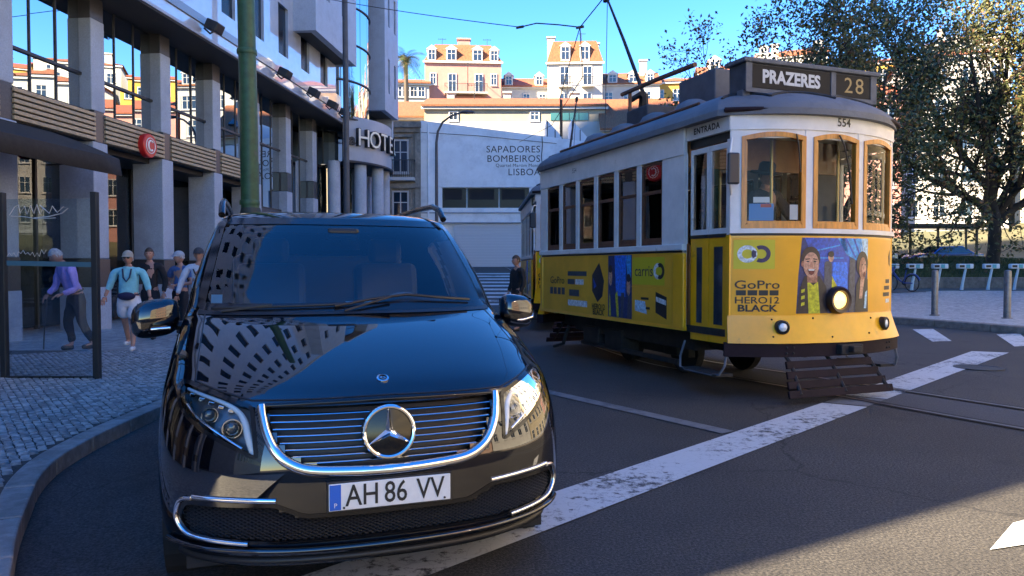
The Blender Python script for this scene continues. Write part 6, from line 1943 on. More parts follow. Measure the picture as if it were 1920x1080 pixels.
# cabin
m = MB()
m.grid(lambda u, v: (-.80 + 1.6 * u, 1.15 + .67 * v + .12 * (abs(2 * u - 1) ** 2), 1.245 + .03 * math.sin(math.pi * v) + (.045 * math.exp(-((1.6 * u - .8 - .40) / .2) ** 2) * math.sin(math.pi * min(1, v * 1.1))) - (.35 if v > .97 else 0)), 30, 14)
m.build('dashboard', mat('dash_plastic', (.11, .11, .115), .55, bump=.2, bs=300), van, smooth=60)
m = MB(); m.bx(-.80, .80, 1.25, 4.6, .58, .64); m.build('cabin_floor', M_dark, van)
m = MB(); m.bx(-.62, .62, 2.15, 4.6, 1.84, 1.86); m.build('headliner', mat('headliner', (.42, .41, .39), .9), van)
swc = Vector((.40, 1.83, 1.155)); swn = Vector((0, .86, .5)).normalized()
swu = Vector((0, -.5, .86)).normalized()
m = MB(); m.tube([swc + RT * .19 * math.cos(2 * math.pi * i / 32) + swu * .185 * math.sin(2 * math.pi * i / 32) for i in range(32)], .017, 8, True)
for a in (200, 340, 270):
    m.tube([swc, swc + RT * .185 * math.cos(R(a)) + swu * .18 * math.sin(R(a))], .018, 6)
m.sphere(swc, .06, 12, 8, (1, .6, 1))
m.build('steering_wheel', mat('wheel_leather', (.30, .30, .31), .5), van, smooth=60)
for x in (-.42, .42):
    m = MB()
    m.obx((x, 2.25, .92), (.50, .52, .16)); m.obx((x, 2.52, 1.22), (.48, .14, .62), Matrix.Rotation(R(-12), 3, 'X')); m.obx((x, 2.60, 1.62), (.26, .10, .2), Matrix.Rotation(R(-8), 3, 'X'))
    m.build('seat', M_seat, van, bevel=.05)
m = MB()
m.obx((0, 3.4, 1.2), (1.4, .16, .8)); m.build('rear_bench', M_seat, van, bevel=.05)
mr_ = car_S(0, 1.735, -.03)
m = MB(); m.obx(mr_, (.20, .09, .075)); mm = m.build('sensor_housing', M_black, van, bevel=.02)
m = MB(); m.obx((0, 1.86, 1.645), (.26, .03, .07)); m.tube([(0, 1.80, 1.72), (0, 1.86, 1.66)], .01, 6); m.build('rear_view_mirror', M_black, van, bevel=.015)
dsh = 1.286
m = MB(); m.bx(-.02, .16, 1.345, 1.42, dsh, dsh + .004); m.build('dashboard_card', mat('card_cyan', (.35, .75, .85), .6), van)
put('corner_sticker', decal_mesh('corner_sticker', [[(-.775, 1.295), (-.715, 1.295), (-.715, 1.345), (-.775, 1.345)]], lambda a, b: car_S(a, b, -.004), mat('sticker_green', (.45, .62, .58), .6), .03, (0, 1)), van)
# ------------------------------------------------------------------ people
M_skin = mat('skin', (.42, .22, .15), .55, var=.08, vs=20)
M_skin2 = mat('skin_tan', (.33, .17, .11), .55, var=.08, vs=20)
M_eye = mat('eye_dark', (.02, .015, .012), .3)
M_lip = mat('lip', (.32, .11, .09), .5)
def cloth(n, c, var=.15): return mat(n, c, .85, var=var, vs=7, bump=.25, bs=25, bdist=.01)
def skin_mesh(name, nodes, edges, m_, sub=2, root=0, wrinkle=0.):
    """nodes: [(xyz, r) or (xyz,(rx,ry))]; one continuous skinned surface"""
    me = bpy.data.meshes.new(name)
    me.from_pydata([n[0] for n in nodes], edges, [])
    o = bpy.data.objects.new(name, me); COL.objects.link(o)
    sk = o.modifiers.new('Skin', 'SKIN'); sk.use_smooth_shade = True
    me.skin_vertices[0].data[0].use_root = False
    for i, n in enumerate(nodes):
        r_ = n[1] if isinstance(n[1], tuple) else (n[1], n[1])
        me.skin_vertices[0].data[i].radius = r_
    me.skin_vertices[0].data[root].use_root = True
    sb = o.modifiers.new('Subsurf', 'SUBSURF'); sb.levels = sub; sb.render_levels = sub
    dg = bpy.context.evaluated_depsgraph_get()
    out = bpy.data.meshes.new_from_object(o.evaluated_get(dg))
    bpy.data.objects.remove(o); bpy.data.meshes.remove(me)
    if wrinkle:
        for v in out.vertices:
            q = v.co
            d = noise.noise(Vector((q.x * 9, q.y * 9, q.z * 6))) * .6 + noise.noise(Vector((q.x * 22, q.y * 22, q.z * 11))) * .4
            v.co = q + v.normal * d * wrinkle
    out.name = name
    out.materials.clear(); out.materials.append(m_)
    out.polygons.foreach_set('use_smooth', [True] * len(out.polygons)); out.update()
    return out
def person(label, loc, face, H=1.68, lean=0., stride=.22, armL=None, armR=None, look=0., top=None, topsleeve='long', legs=None, shorts=False, shoes=None, hair=None, hat=None, skin=None, extra=None, wide=1., group=None, legpose=None, skirt=None, headtilt=0., name='person'):
    """local frame: faces -y, x to its own left (= picture right when it faces the camera), z up. arms: list of (elbow, wrist) local points, H-scaled"""
    p = thing(name, label, 'person', loc, face, group)
    k = H / 1.68; skin = skin or M_skin
    def L(x, y, z):   # lean the upper body forward about the hips
        c, s = math.cos(lean), math.sin(lean)
        dz = z - .90
        if z > .90: y2 = y * c - dz * s; z2 = .90 + dz * c + y * s
        else: y2, z2 = y, z
        return Vector((x * k, y2 * k, z2 * k))
    nodes, E_ = [], []
    def nd(v, r, par=None):
        nodes.append((v, tuple(q * k for q in r) if isinstance(r, tuple) else r * k)); i = len(nodes) - 1
        if par is not None: E_.append((par, i))
        return i
    hip = nd(L(0, 0, .92), (.135 * wide, .105))
    wst = nd(L(0, -.005, 1.06), (.120 * wide, .095), hip)
    chs = nd(L(0, -.01, 1.24), (.135 * wide, .105), wst)
    shc = nd(L(0, .01, 1.36), (.105, .075), chs)
    nk = nd(L(0, .0, 1.44), .05, shc)
    ht = headtilt
    hd0 = nd(L(0, -.015 - ht * .05, 1.50), .062, nk)
    feet = []
    for s in (1, -1):
        st = stride * s
        lp = legpose[0 if s == 1 else 1] if legpose else None
        h_ = nd(L(s * .085 * wide, 0, .87), .088 * wide, hip)
        kn = lp[0] if lp else (s * .10, -st * .55 - .02, .47 + (.03 if st < 0 else 0))
        an = lp[1] if lp else (s * .10, -st * 1.0 + (.02 if st > 0 else .10), .085 + (.05 if st < 0 else 0))
        kn_ = nd(Vector(kn) * k, .055, h_)
        cf = nd((Vector(kn) * .55 + Vector(an) * .45) * k + Vector((0, .012, 0)), .050, kn_)
        an_ = nd(Vector(an) * k, .036, cf)
        toe = Vector(an) + Vector((s * .015, -.14, -.045))
        feet.append((Vector(an), toe))
        nd(toe * k, .03, an_)
    wr = []
    for s, arm in ((1, armL), (-1, armR)):
        el, wt = arm if arm else ((s * .27, .02, 1.08), (s * .26, -.08, .86))
        sh = nd(L(s * .175 * wide, .01, 1.36), .056, shc)
        el_ = nd(Vector(el) * k, .040, sh)
        wt_ = nd(Vector(wt) * k, .027, el_)
        wr.append((Vector(el), Vector(wt), s))
    put('body', skin_mesh('body', nodes, E_, skin, 2), p)
    # hands: palm and five separate bent fingers
    for (e, w, s) in wr:
        d = (w - e).normalized(); a = Vector((0, 0, 1)) if abs(d.z) < .8 else Vector((0, -1, 0))
        sd = d.cross(a).normalized(); nr = sd.cross(d)
        hn, he = [], []
        def hnode(v, r, par=None):
            hn.append((v * k, r * k)); i = len(hn) - 1
            if par is not None: he.append((par, i))
            return i
        w0 = hnode(w - d * .01, .026); pm_ = hnode(w + d * .05, .030, w0)
        for j, (off, ln) in enumerate(((-.030, .060), (-.010, .072), (.011, .068), (.031, .052))):
            b = hnode(w + d * .085 + sd * off, .0105, pm_)
            c = hnode(w + d * (.085 + ln * .55) + sd * off * 1.1 - nr * .012, .0095, b)
            hnode(w + d * (.085 + ln * .95) + sd * off * 1.1 - nr * .035, .008, c)
        tb = hnode(w + d * .03 + sd * -.036 - nr * .01, .0115, w0)
        hnode(w + d * .075 + sd * -.055 - nr * .03, .009, tb)
        put('hand', skin_mesh('hand', hn, he, skin, 1), p)
    # head
    hc = L(0, -.03 - ht * .08, 1.585); hM = Matrix.Translation(hc) @ Matrix.Rotation(look, 4, 'Z') @ Matrix.Rotation(ht + lean * .4, 4, 'X') @ Matrix.Scale(k, 4)
    m = MB()
    def headfn(u, v):
        a = 2 * math.pi * u; t = math.pi * (v * .996 + .002)
        x = .073 * math.sin(t) * math.cos(a); y = .094 * math.sin(t) * math.sin(a); z = -.118 * math.cos(t)
        if z < 0: x *= 1 - .30 * (z / .118) ** 2; y *= 1 - .12 * (z / .118) ** 2
        if y < 0:
            y -= .024 * math.exp(-((x / .013) ** 2 + ((z + .018) / .024) ** 2))          # nose
            y += .010 * math.exp(-(((abs(x) - .028) / .014) ** 2 + ((z - .012) / .011) ** 2))   # eye sockets
            y -= .006 * math.exp(-((x / .026) ** 2 + ((z + .058) / .010) ** 2))          # lips
            y -= .008 * math.exp(-((x / .022) ** 2 + ((z + .098) / .016) ** 2))          # chin
        return hM @ Vector((x, y, z))
    m.grid(headfn, 36, 30, True)
    hd = m.build('head', skin, p, smooth=180)
    for s in (-1, 1):
        m = MB(); m.sphere((0, 0, 0), 1, 10, 8); m.v = [tuple(hM @ Vector((s * (.074 + .012 * x), .008 + .018 * y, -.004 + .032 * z))) for x, y, z in m.v]; m.build('ear', skin, hd, smooth=180)
        m = MB(); m.sphere((0, 0, 0), 1, 8, 6); m.v = [tuple(hM @ Vector((s * .028 + .011 * x, -.079 + .006 * y, .012 + .006 * z))) for x, y, z in m.v]; m.build('eye', M_eye, hd, smooth=180)
    m = MB(); m.sphere((0, 0, 0), 1, 10, 6); m.v = [tuple(hM @ Vector((.024 * x, -.092 + .006 * y, -.058 + .006 * z))) for x, y, z in m.v]; m.build('mouth', M_lip, hd, smooth=180)
    if hair:
        hm, long_ = hair
        m = MB()
        def hairfn(u, v):
            a = 2 * math.pi * u; t = math.pi * v * .5
            low = .0
            z0 = -.02 - long_ if math.sin(a) > -.25 else .045
            r1 = math.cos(t) if v < 1 else 0
            z = z0 + (.126 - z0) * math.sin(t)
            rr = math.sqrt(max(0, 1 - max(0, z / .126) ** 2)) if z > 0 else 1 - .12 * (z / .12) ** 2
            jj = 1 + .10 * noise.noise(Vector((math.cos(a) * 5, math.sin(a) * 5, z * 40))) + .05 * math.sin(a * 23 + z * 60)
            return hM @ Vector((.081 * rr * jj * math.cos(a), .103 * rr * jj * math.sin(a) + .003, z * (1 + .04 * math.sin(a * 9))))
        m.grid(hairfn, 48, 16, True); m.build('hair', hm, p, smooth=180)
    if hat:
        m = MB()
        m.grid(lambda u, v: hM @ Vector((.088 * math.cos(2 * math.pi * u) * math.cos(v * 1.5), .112 * math.sin(2 * math.pi * u) * math.cos(v * 1.5), .038 + .098 * math.sin(v * 1.55))), 24, 8, True)
        def brim(u, v):
            a = math.pi * (1.08 + .84 * u); r_ = 1 + .62 * v * math.sin(math.pi * (.08 + .84 * u)) ** .6
            return hM @ Vector((.088 * math.cos(a) * (1 + .1 * v), .110 * math.sin(a) * r_, .042 - .022 * v))
        m.grid(brim, 14, 3)
        m.build('cap', hat, p, smooth=60)
    # shirt: torso and sleeves
    if top:
        nodes, E_ = [], []
        a0 = nd(L(0, 0, .87), (.160 * wide, .130)); a1 = nd(L(0, 0, 1.0), (.150 * wide, .12), a0); a2 = nd(L(0, -.01, 1.22), (.155 * wide, .122), a1); a3 = nd(L(0, .01, 1.355), (.125, .09), a2); a4 = nd(L(0, .005, 1.43), .062, a3)
        for (e, w, s) in wr:
            sh = nd(L(s * .18 * wide, .01, 1.362), .072, a3)
            if topsleeve == 'short':
                q = L(s * .18 * wide, .01, 1.362) / k; nd((q * .3 + e * .7) * k, .062, sh)
            else:
                el_ = nd(e * k, .056, sh); q = e.lerp(w, .92 if topsleeve == 'long' else .45); nd(q * k, .045, el_)
        put('shirt', skin_mesh('shirt', nodes, E_, top, 3, wrinkle=.022), p)
    if legs:
        nodes, E_ = [], []
        b0 = nd(L(0, 0, 1.0), (.142 * wide, .112)); b1 = nd(L(0, 0, .88), (.148 * wide, .12), b0)
        for s, (an, toe) in zip((1, -1), feet):
            st = stride * s
            lp = legpose[0 if s == 1 else 1] if legpose else None
            kn = Vector(lp[0] if lp else (s * .10, -st * .55 - .02, .47 + (.03 if st < 0 else 0)))
            h_ = nd(L(s * .088 * wide, 0, .80), .104 * wide, b1)
            if shorts:
                q = L(s * .088, 0, .80) / k
                nd((q * .12 + kn * .88) * k, .098 * wide, h_)
            else:
                kn_ = nd(kn * k, .074, h_); nd((an + Vector((0, .01, .03))) * k, .060, kn_)
        put('shorts' if shorts else 'trousers', skin_mesh('trousers', nodes, E_, legs, 3, wrinkle=.018), p)
    for (an, toe) in feet:
        nodes, E_ = [], []
        s0 = nd(an + Vector((0, .035, -.045)), .042); s1 = nd((an + toe) / 2 + Vector((0, 0, -.022)), .046, s0); nd(toe + Vector((0, -.03, .0)), .036, s1)
        put('shoe', skin_mesh('shoe', nodes, E_, shoes or M_black, 1), p)
    if extra: extra(p, L, k)
    return p
M_lilac = cloth('shirt_lilac', (.50, .36, .74)); M_trous = cloth('trousers_black', (.014, .014, .017)); M_teal = cloth('shirt_aqua', (.22, .56, .62)); M_whshort = cloth('shorts_white', (.62, .62, .64))
M_grhair = mat('hair_grey', (.42, .41, .40), .7, var=.3, vs=40); M_brhair = mat('hair_brown', (.06, .035, .02), .6, var=.3, vs=40); M_cap = cloth('cap_beige', (.40, .36, .28)); M_capd = cloth('cap_dark', (.05, .05, .055)); M_blue = cloth('tee_blue', (.06, .13, .30)); M_pale_ = cloth('shirt_pale', (.48, .56, .66)); M_blk = cloth('jacket_black', (.012, .012, .014)); M_navy = cloth('pouch_navy', (.01, .012, .05))
M_shoew = mat('shoe_white', (.65, .65, .66), .6)
PZ0 = .115
# elderly man with a stick, seen through the glass screen; stooping, turned to the picture's left
def stick(p, L, k):
    m = MB(); m.tube([(-.34 * k, -.30 * k, .86 * k), (-.36 * k, -.34 * k, .45 * k), (-.37 * k, -.36 * k, .012)], .011, 6); m.tube([(-.34 * k, -.34 * k, .86 * k), (-.34 * k, -.28 * k, .875 * k), (-.335 * k, -.22 * k, .86 * k)], .014, 6); m.build('walking_stick', M_black, p, smooth=60)
    m = MB(); m.tube([L(.0 + .150 * math.cos(a), .122 * math.sin(a), .955) for a in [i * math.pi / 10 for i in range(20)]], .014 * k, 6, True); m.build('belt', M_black, p)
person('elderly man in a lilac shirt and black trousers stooping over a walking stick', (-7.25, 12.3, PZ0), R(-38), 1.72, lean=.36, stride=.16, armR=((-.30, -.20, 1.02), (-.33, -.30, .90)), armL=((.27, -.10, 1.0), (.20, -.30, .92)),
       top=M_lilac, legs=M_trous, hair=(M_grhair, .0), headtilt=.35, extra=stick, wide=1.12, legpose=(((.11, .02, .48), (.13, .18, .10)), ((-.10, -.10, .47), (-.10, -.04, .085))))
def pouch(p, L, k):
    m = MB(); m.sphere(L(0.0, -.15, .93), .115 * k, 14, 10, (1.25, .5, .62)); m.build('belt_pouch', M_navy, p, smooth=180)
    m = MB(); m.tube([L(.165 * math.cos(a), .135 * math.sin(a), .965 + .02 * math.sin(a)) for a in [i * math.pi / 10 for i in range(20)]], .012 * k, 6, True); m.build('pouch_strap', M_navy, p)
    m = MB(); m.tube([L(-.07, -.10, 1.40), L(-.05, -.145, 1.25), L(.0, -.15, 1.18), L(.05, -.145, 1.25), L(.07, -.10, 1.40)], .014 * k, 6); m.build('scarf', cloth('scarf_dark', (.03, .04, .09)), p, smooth=60)
    for s in (-1, 1):
        m = MB(); m.lathe([(.023, -.004), (.026, 0), (.023, .004)], 14, Matrix.Translation(L(s * .030, -.128, 1.598)) @ Matrix.Rotation(R(90), 4, 'X')); m.build('sunglass_lens', M_black, p)
person('woman in an aqua shirt, white shorts and beige cap with a navy belt pouch', (-6.40, 12.35, PZ0), R(12), 1.62, stride=.20, armL=((.31, .0, 1.10), (.36, -.10, .90)), armR=((-.31, .0, 1.10), (-.36, -.08, .92)),
       top=M_teal, topsleeve='mid', legs=M_whshort, shorts=True, shoes=M_shoew, hair=(M_grhair, .03), hat=M_cap, extra=pouch, wide=1.16, skin=M_skin)
person('young person in a black top with tied-up hair walking behind the woman in white shorts', (-6.95, 14.2, PZ0), R(8), 1.72, stride=.15, top=M_blk, legs=M_trous, hair=(M_brhair, .0), look=.2)
person('person in a blue tee shirt and pale cap holding hands in front', (-6.55, 14.6, PZ0), R(-14), 1.66, stride=.10, armL=((.28, -.02, 1.08), (.06, -.22, 1.04)), armR=((-.28, -.02, 1.08), (-.04, -.23, 1.02)), top=M_blue, topsleeve='short', legs=M_trous, hair=(M_grhair, .0), hat=cloth('cap_pale', (.36, .40, .44)), look=-.5)
def bag(p, L, k):
    m = MB(); m.obx(L(.10, -.20, 1.02), (.24 * k, .09 * k, .20 * k)); m.build('shoulder_bag', cloth('bag_white', (.55, .56, .58)), p, bevel=.03)
    m = MB(); m.tube([L(-.14, .02, 1.42), L(-.04, -.15, 1.25), L(.10, -.19, 1.10)], .012 * k, 6); m.build('bag_strap', M_black, p)
person('person in a pale long-sleeved shirt and dark cap half hidden by the van', (-5.75, 13.6, PZ0), R(10), 1.70, stride=.15, armL=((.27, -.02, 1.08), (.14, -.20, 1.0)), armR=((-.31, .0, 1.10), (-.38, -.03, .85)), top=M_pale_, legs=cloth('trousers_slate', (.05, .06, .08)), hair=(M_brhair, .0), hat=M_capd, extra=bag)
person('person dressed in black standing beside the second tram', (.12, 17.3, .0), R(-60), 1.74, stride=.05, top=M_blk, legs=M_trous, hair=(M_brhair, .02), wide=1.1)
# driver in the first tram: stands at the controls behind the left front window
dp = Matrix.Translation(tram.location) @ Matrix.Rotation(R(20.9), 4, 'Z') @ Vector((-.24 * TK, .86 * TK, 1.02 * TK))
def brim_hat(p, L, k):
    c = L(0, -.03, 1.64)
    m = MB(); m.lathe([(.20, -.035), (.19, -.01), (.105, .0), (.10, .085), (.07, .115), (.001, .12)], 24, Matrix.Translation(c) @ Matrix.Rotation(.25, 4, 'X'), False); m.build('hat', M_blk, p, smooth=50)
person('tram driver in dark uniform and wide-brimmed hat behind the front window of the first tram', (dp.x, dp.y, dp.z), R(20.9), 1.74, stride=.02, armL=((.28, -.12, 1.08), (.20, -.36, 1.02)), armR=((-.28, -.12, 1.08), (-.12, -.36, 1.0)), top=cloth('uniform_navy', (.012, .016, .03)), legs=M_trous, hair=(M_brhair, .0), extra=brim_hat, skin=M_skin2)
# ------------------------------------------------------------------ poles, wires, lamps, screen, bollards, docks, bikes
M_green = mat('pole_green', (.020, .075, .030), .5, var=.25, vs=8, wear=((.06, .07, .06), 2.5, .66, .05))
M_polegrey = mat('pole_grey', (.05, .058, .072), .55, var=.2, vs=6)
M_bollard = mat('bollard_steel', (.16, .165, .17), .45, .6, var=.2, vs=8)
gp = thing('catenary_pole', 'thick green tram wire pole rising behind the van', 'pole', (-4.72, 13.4, .11))
m = MB(); m.tube([(0, 0, .9), (-.02, 0, 4), (-.13, 0, 12)], [.165, .155, .14], 20); m.build('shaft', M_green, gp, smooth=60)
m = MB(); m.lathe([(.25, 0), (.25, .25), (.21, .4), (.19, 2.35), (.165, 2.45)], 20); m.build('base', mat('pole_base_dark', (.02, .03, .025), .6), gp, smooth=40)
for z in (2.5, 5.2, 8.0):
    m = MB(); m.lathe([(.172, 0), (.176, .02), (.176, .07), (.168, .09)], 20, Matrix.Translation((-.01 * z * .8, 0, z)), False); m.build('collar', M_green, gp, smooth=40)
tp = thing('slim_pole', 'slim dark blue-grey pole in front of the curved hotel canopy', 'pole', (-5.35, 24, .11))
m = MB(); m.tube([(0, 0, 0), (.0, 0, 6), (-.03, 0, 14)], [.11, .095, .08], 14); m.build('shaft', M_polegrey, tp, smooth=60)
m = MB(); m.lathe([(.16, 0), (.16, .5), (.11, .6)], 14); m.build('base', M_polegrey, tp, smooth=40)
sl_ = thing('street_lamp', 'tall grey street lamp with a curved arm in front of the fire station', 'street lamp', (-3.05, 30.0, .6))
m = MB(); m.tube([(0, 0, 0), (0, 0, 5.9), (.06, 0, 6.35), (.25, 0, 6.72), (.6, 0, 6.98), (1.05, 0, 7.12)], [.085, .055, .05, .045, .04, .035], 10); m.build('shaft', M_polegrey, sl_, smooth=60)
m = MB(); m.sphere((1.25, 0, 7.12), .3, 14, 8, (1, .45, .24)); m.build('lamp_head', M_polegrey, sl_, smooth=60)
m = MB(); m.sphere((1.27, 0, 7.085), .2, 12, 8, (1, .5, .22)); m.build('lamp_glass', mat('lamp_bowl', (.5, .5, .48), .2), sl_, smooth=180)
m = MB(); m.bx(-.10, .10, -.1, .1, 0, .9); m.build('base', M_polegrey, sl_, bevel=.02)

# overhead wires
def wire(label, P, r=.012, nm='overhead_wire'):
    m = MB(); m.tube(P, r, 5); o = m.build(nm, M_wire); tag(o, label, 'wire', 'overhead wires'); return o
tip = Matrix.Translation(tram.location) @ Matrix.Rotation(R(20.9), 4, 'Z') @ (TP[1] * TK)
def sag(a, b, s, n=14): a, b = Vector(a), Vector(b); return [a.lerp(b, i / n) - Vector((0, 0, s * 4 * (i / n) * (1 - i / n))) for i in range(n + 1)]
node = Vector((1.42, 15.6, 6.50))
mid1 = Vector((.17, 16.0, 6.63)); mid2 = Vector((.52, 15.9, 6.68))
wire('long thin span wire running from the hotel across the sky', sag((-9.5, 25.5, 11.3), mid1, .12), .010)
wire('short thicker span wire between the two clamps', [mid1, mid2, mid2.lerp(node, .5) + Vector((0, 0, .01)), node], .014)
wire('contact wire from the clamp over the trolley pole towards the camera', [node, tip + Vector((0, 0, .12)), tip + Vector((.9, -3.4, .12)), Vector((5.2, 5.0, 6.9)), Vector((8.5, -4, 6.9))], .012)
wire('contact wire running away from the clamp above the second tram', [node, Vector((1.9, 20, 6.6)), Vector((1.6, 30, 7.2)), Vector((.4, 40, 8.2))], .012)
dw = wire('hanging tie wire with a black insulator below the clamp', [node, Vector((1.30, 15.9, 6.1)), Vector((1.05, 16.3, 5.2)), Vector((1.10, 16.3, 4.3))], .010)
m = MB(); m.tube([(1.075, 16.28, 5.15), (1.08, 16.28, 4.35)], .030, 8); m.build('insulator', M_wire, dw)
for i, (q, lb) in enumerate(((mid1, 'left black wire clamp hanging in the sky'), (node, 'right black wire clamp where three wires meet'))):
    m = MB(); m.obx(q, (.17, .05, .05), Matrix.Rotation(R(-10), 3, 'Y')); tag(m.build('wire_clamp', M_wire, bevel=.01), lb, 'wire clamp', 'wire clamps')

# glass wind screen on the left pavement
gs = thing('glass_screen', 'clear glass wind screen with scratched lettering between two black posts on the left pavement', 'glass screen', (-6.31, 9.17, PZ0))
dx, dy = 1.20, -.09
for t in (0., 1.0):
    m = MB(); m.bx(dx * t - .036, dx * t + .036, dy * t - .04, dy * t + .04, 0, 2.30); m.build('post', M_black, gs, bevel=.006)
m = MB(); m.add([(.05, 0, .02), (dx - .05, dy, .02), (dx - .05, dy, 2.22), (.05, 0, 2.22), (.05, .012, .02), (dx - .05, dy + .012, .02), (dx - .05, dy + .012, 2.22), (.05, .012, 2.22)], [(0, 1, 2, 3), (7, 6, 5, 4), (0, 4, 5, 1), (2, 6, 7, 3)])
m.build('pane', glass('screen_glass', (.82, .90, .95), 1.5), gs)
m = MB(); m.bx(.05, dx - .05, -.06, -.03, .0, .03); m.build('bottom_rail', M_black, gs)
m = MB(); m.add([(.05, -.006, 1.40), (dx - .05, dy - .006, 1.38), (dx - .05, dy - .006, 1.44), (.05, -.006, 1.46)], [(0, 1, 2, 3)]); m.build('etched_band', mat('etched_teal', (.05, .13, .17), .6), gs)
rs = random.Random(4)
P = []; x = .12
pts = [(.10, 2.02), (.17, 2.12), (.22, 2.15), (.24, 2.05), (.30, 2.13), (.33, 2.03), (.38, 2.14), (.42, 2.04), (.46, 2.15), (.50, 2.03), (.54, 2.10), (.50, 2.14), (.62, 2.04), (.66, 2.13), (.72, 2.05), (.80, 2.12), (.86, 2.10), (.78, 2.04), (.6, 2.0), (.42, 1.985)]
m = MB(); m.tube([(a, dy * a / dx - .004, b) for a, b in pts], .006, 4); m.tube([(.12, -.014, 2.01), (.3, -.03, 2.0), (.45, -.04, 1.975), (.7, -.055, 1.985)], .004, 4)
pts2 = [(.06 + .03 * i, 1.50 + .05 * rs.random() + .05 * (i % 2)) for i in range(18)]
m.tube([(a, dy * a / dx - .004, b) for a, b in pts2], .004, 4); m.build('scratched_lettering', mat('scratch_white', (.5, .52, .54), .7), gs)
# a second bay of the screen, its pane tinted blue, to the left edge
gs2 = thing('glass_screen', 'blue tinted glass panel beyond the left black post at the picture edge', 'glass screen', (-7.60, 9.25, PZ0))
m = MB(); m.bx(-.04, .04, -.04, .04, 0, 2.3); m.build('post', M_black, gs2)
m = MB(); m.bx(.06, 1.22, -.02, .0, .4, 2.25); m.build('pane', glass('screen_blue', (.30, .55, .85), 1.6), gs2)

# steel bollards on the right kerb
BL = [(10.55, 23.3, 'steel bollard hidden behind the tram corner'), (11.63, 20.33, 'left of the two tall steel bollards on the right kerb'), (12.79, 19.08 - 1.2 + 1.2, 'right of the two tall steel bollards on the right kerb'), (13.6, 15.6, 'steel bollard just outside the right edge')]
for (x, y, lb) in BL[1:]:
    b = thing('bollard', lb, 'bollard', (x, y, .16), 0, 'steel bollards along the right kerb')
    m = MB(); m.lathe([(.085, 0), (.085, 1.18), (.075, 1.235), (.04, 1.255), (.001, 1.26)], 18); m.build('post', M_bollard, b, smooth=40)
    m = MB(); m.lathe([(.13, 0), (.13, .02), (.09, .03)], 18); m.build('base_ring', M_bollard, b, smooth=40)

# bike-share docks
M_dock = mat('dock_pale', (.38, .50, .56), .45); M_dockh = mat('dock_head', (.55, .60, .62), .4); M_dockt = mat('dock_teal', (.06, .32, .36), .4)
XD = [15.85, 16.85, 17.9, 18.95, 20.05, 21.15, 22.2]
nm_ = ['beside the tram corner, behind a parked bicycle', 'first clear of the tram', 'between the tram and the left bollard top', 'right of the left bollard', 'below the tree trunk', 'beside the green bicycle, left of it', 'beside the green bicycle, right of it']
for i, x in enumerate(XD):
    d = thing('bike_dock', 'pale blue bike dock ' + nm_[i], 'bike dock', (x, 31.0, .50), 0, 'bike docks in a row')
    m = MB(); m.tube([(-.10, 0, 0), (-.06, 0, .3), (.06, 0, .92)], [.075, .06, .05], 8, flat=((0, 1, 0), .8)); m.build('stand', M_dock, d, smooth=50)
    m = MB(); m.obx((.02, 0, 1.02), (.64, .20, .20)); h = m.build('head', M_dockh, d, bevel=.03)
    m = MB(); m.obx((-.15, -.105, 1.02), (.20, .02, .10)); m.build('screen', M_ink, h)
    m = MB(); m.obx((.10, -.105, 1.02), (.16, .02, .15)); m.build('lock_plate', M_dockt, h)
    m = MB(); m.obx((-.10, 0, .01), (.3, .3, .02)); m.build('foot_plate', M_dock, d)
def bicycle(label, loc, rz, col, basket):
    b = thing('bicycle', label, 'bicycle', loc, rz, 'share bicycles at the docks')
    fm = mat('bike_frame_' + basket[0], col, .35); r = .33
    for x in (-.52, .52):
        m = MB(); m.tube([(x + r * math.cos(a), 0, r + r * math.sin(a)) for a in [i * math.pi / 14 for i in range(28)]], .022, 6, True); w = m.build('wheel', M_rubber, b, smooth=60)
        m = MB()
        for i in range(10): a = i * math.pi / 5; m.tube([(x, 0, r), (x + r * math.cos(a), 0, r + r * math.sin(a))], .003, 3)
        m.build('spokes', M_chrome, w)
        m = MB(); m.tube([(x + (r + .05) * math.cos(a), 0, r + (r + .05) * math.sin(a)) for a in [R(20) + i * R(14) for i in range(11)]], .03, 6, flat=((0, 1, 0), 1.4)); m.build('mudguard', fm, b, smooth=60)
    m = MB(); m.tube([(.52, 0, r), (.36, 0, .92)], .02, 6); m.tube([(.40, 0, .78), (.05, 0, .42), (-.12, 0, .34), (-.52, 0, r)], .032, 8); m.tube([(-.12, 0, .34), (-.24, 0, .88)], .024, 6); m.build('frame', fm, b, smooth=60)
    m = MB(); m.tube([(.36, 0, .92), (.34, 0, 1.04)], .016, 6); m.tube([(.22, -.28, 1.04), (.34, -.12, 1.06), (.34, .12, 1.06), (.22, .28, 1.04)], .014, 6); m.build('handlebar', M_black, b, smooth=60)
    m = MB(); m.sphere((-.25, 0, .92), .13, 12, 8, (1, .6, .35)); m.build('saddle', M_black, b, smooth=180)
    m = MB(); m.prism([(-.16, -.14), (.16, -.14), (.16, .14), (-.16, .14)], .80, 1.0, lambda p, q, z: (.56 + p * (.75 + (z - .8) * 1.4), q * (.8 + (z - .8) * 1.2), z)); m.build('basket', mat('basket_' + basket[0], basket[1], .5), b, bevel=.02)
    m = MB(); m.tube([(-.12, -.10, .34), (-.02, -.12, .20)], .012, 5); m.tube([(-.12, .10, .34), (-.22, .12, .48)], .012, 5); m.lathe([(.09, -.01), (.09, .01)], 14, Matrix.Translation((-.12, 0, .34)) @ Matrix.Rotation(R(90), 4, 'X')); m.build('crank', M_black, b)
    return b
bicycle('white share bicycle with a bright green basket at the right picture edge', (21.75, 30.2, .50), R(62), (.55, .57, .58), ('green', (.06, .42, .10)))
bicycle('dark blue bicycle standing at the dock beside the tram corner', (15.95, 30.3, .50), R(110), (.03, .06, .22), ('blue', (.04, .10, .32)))

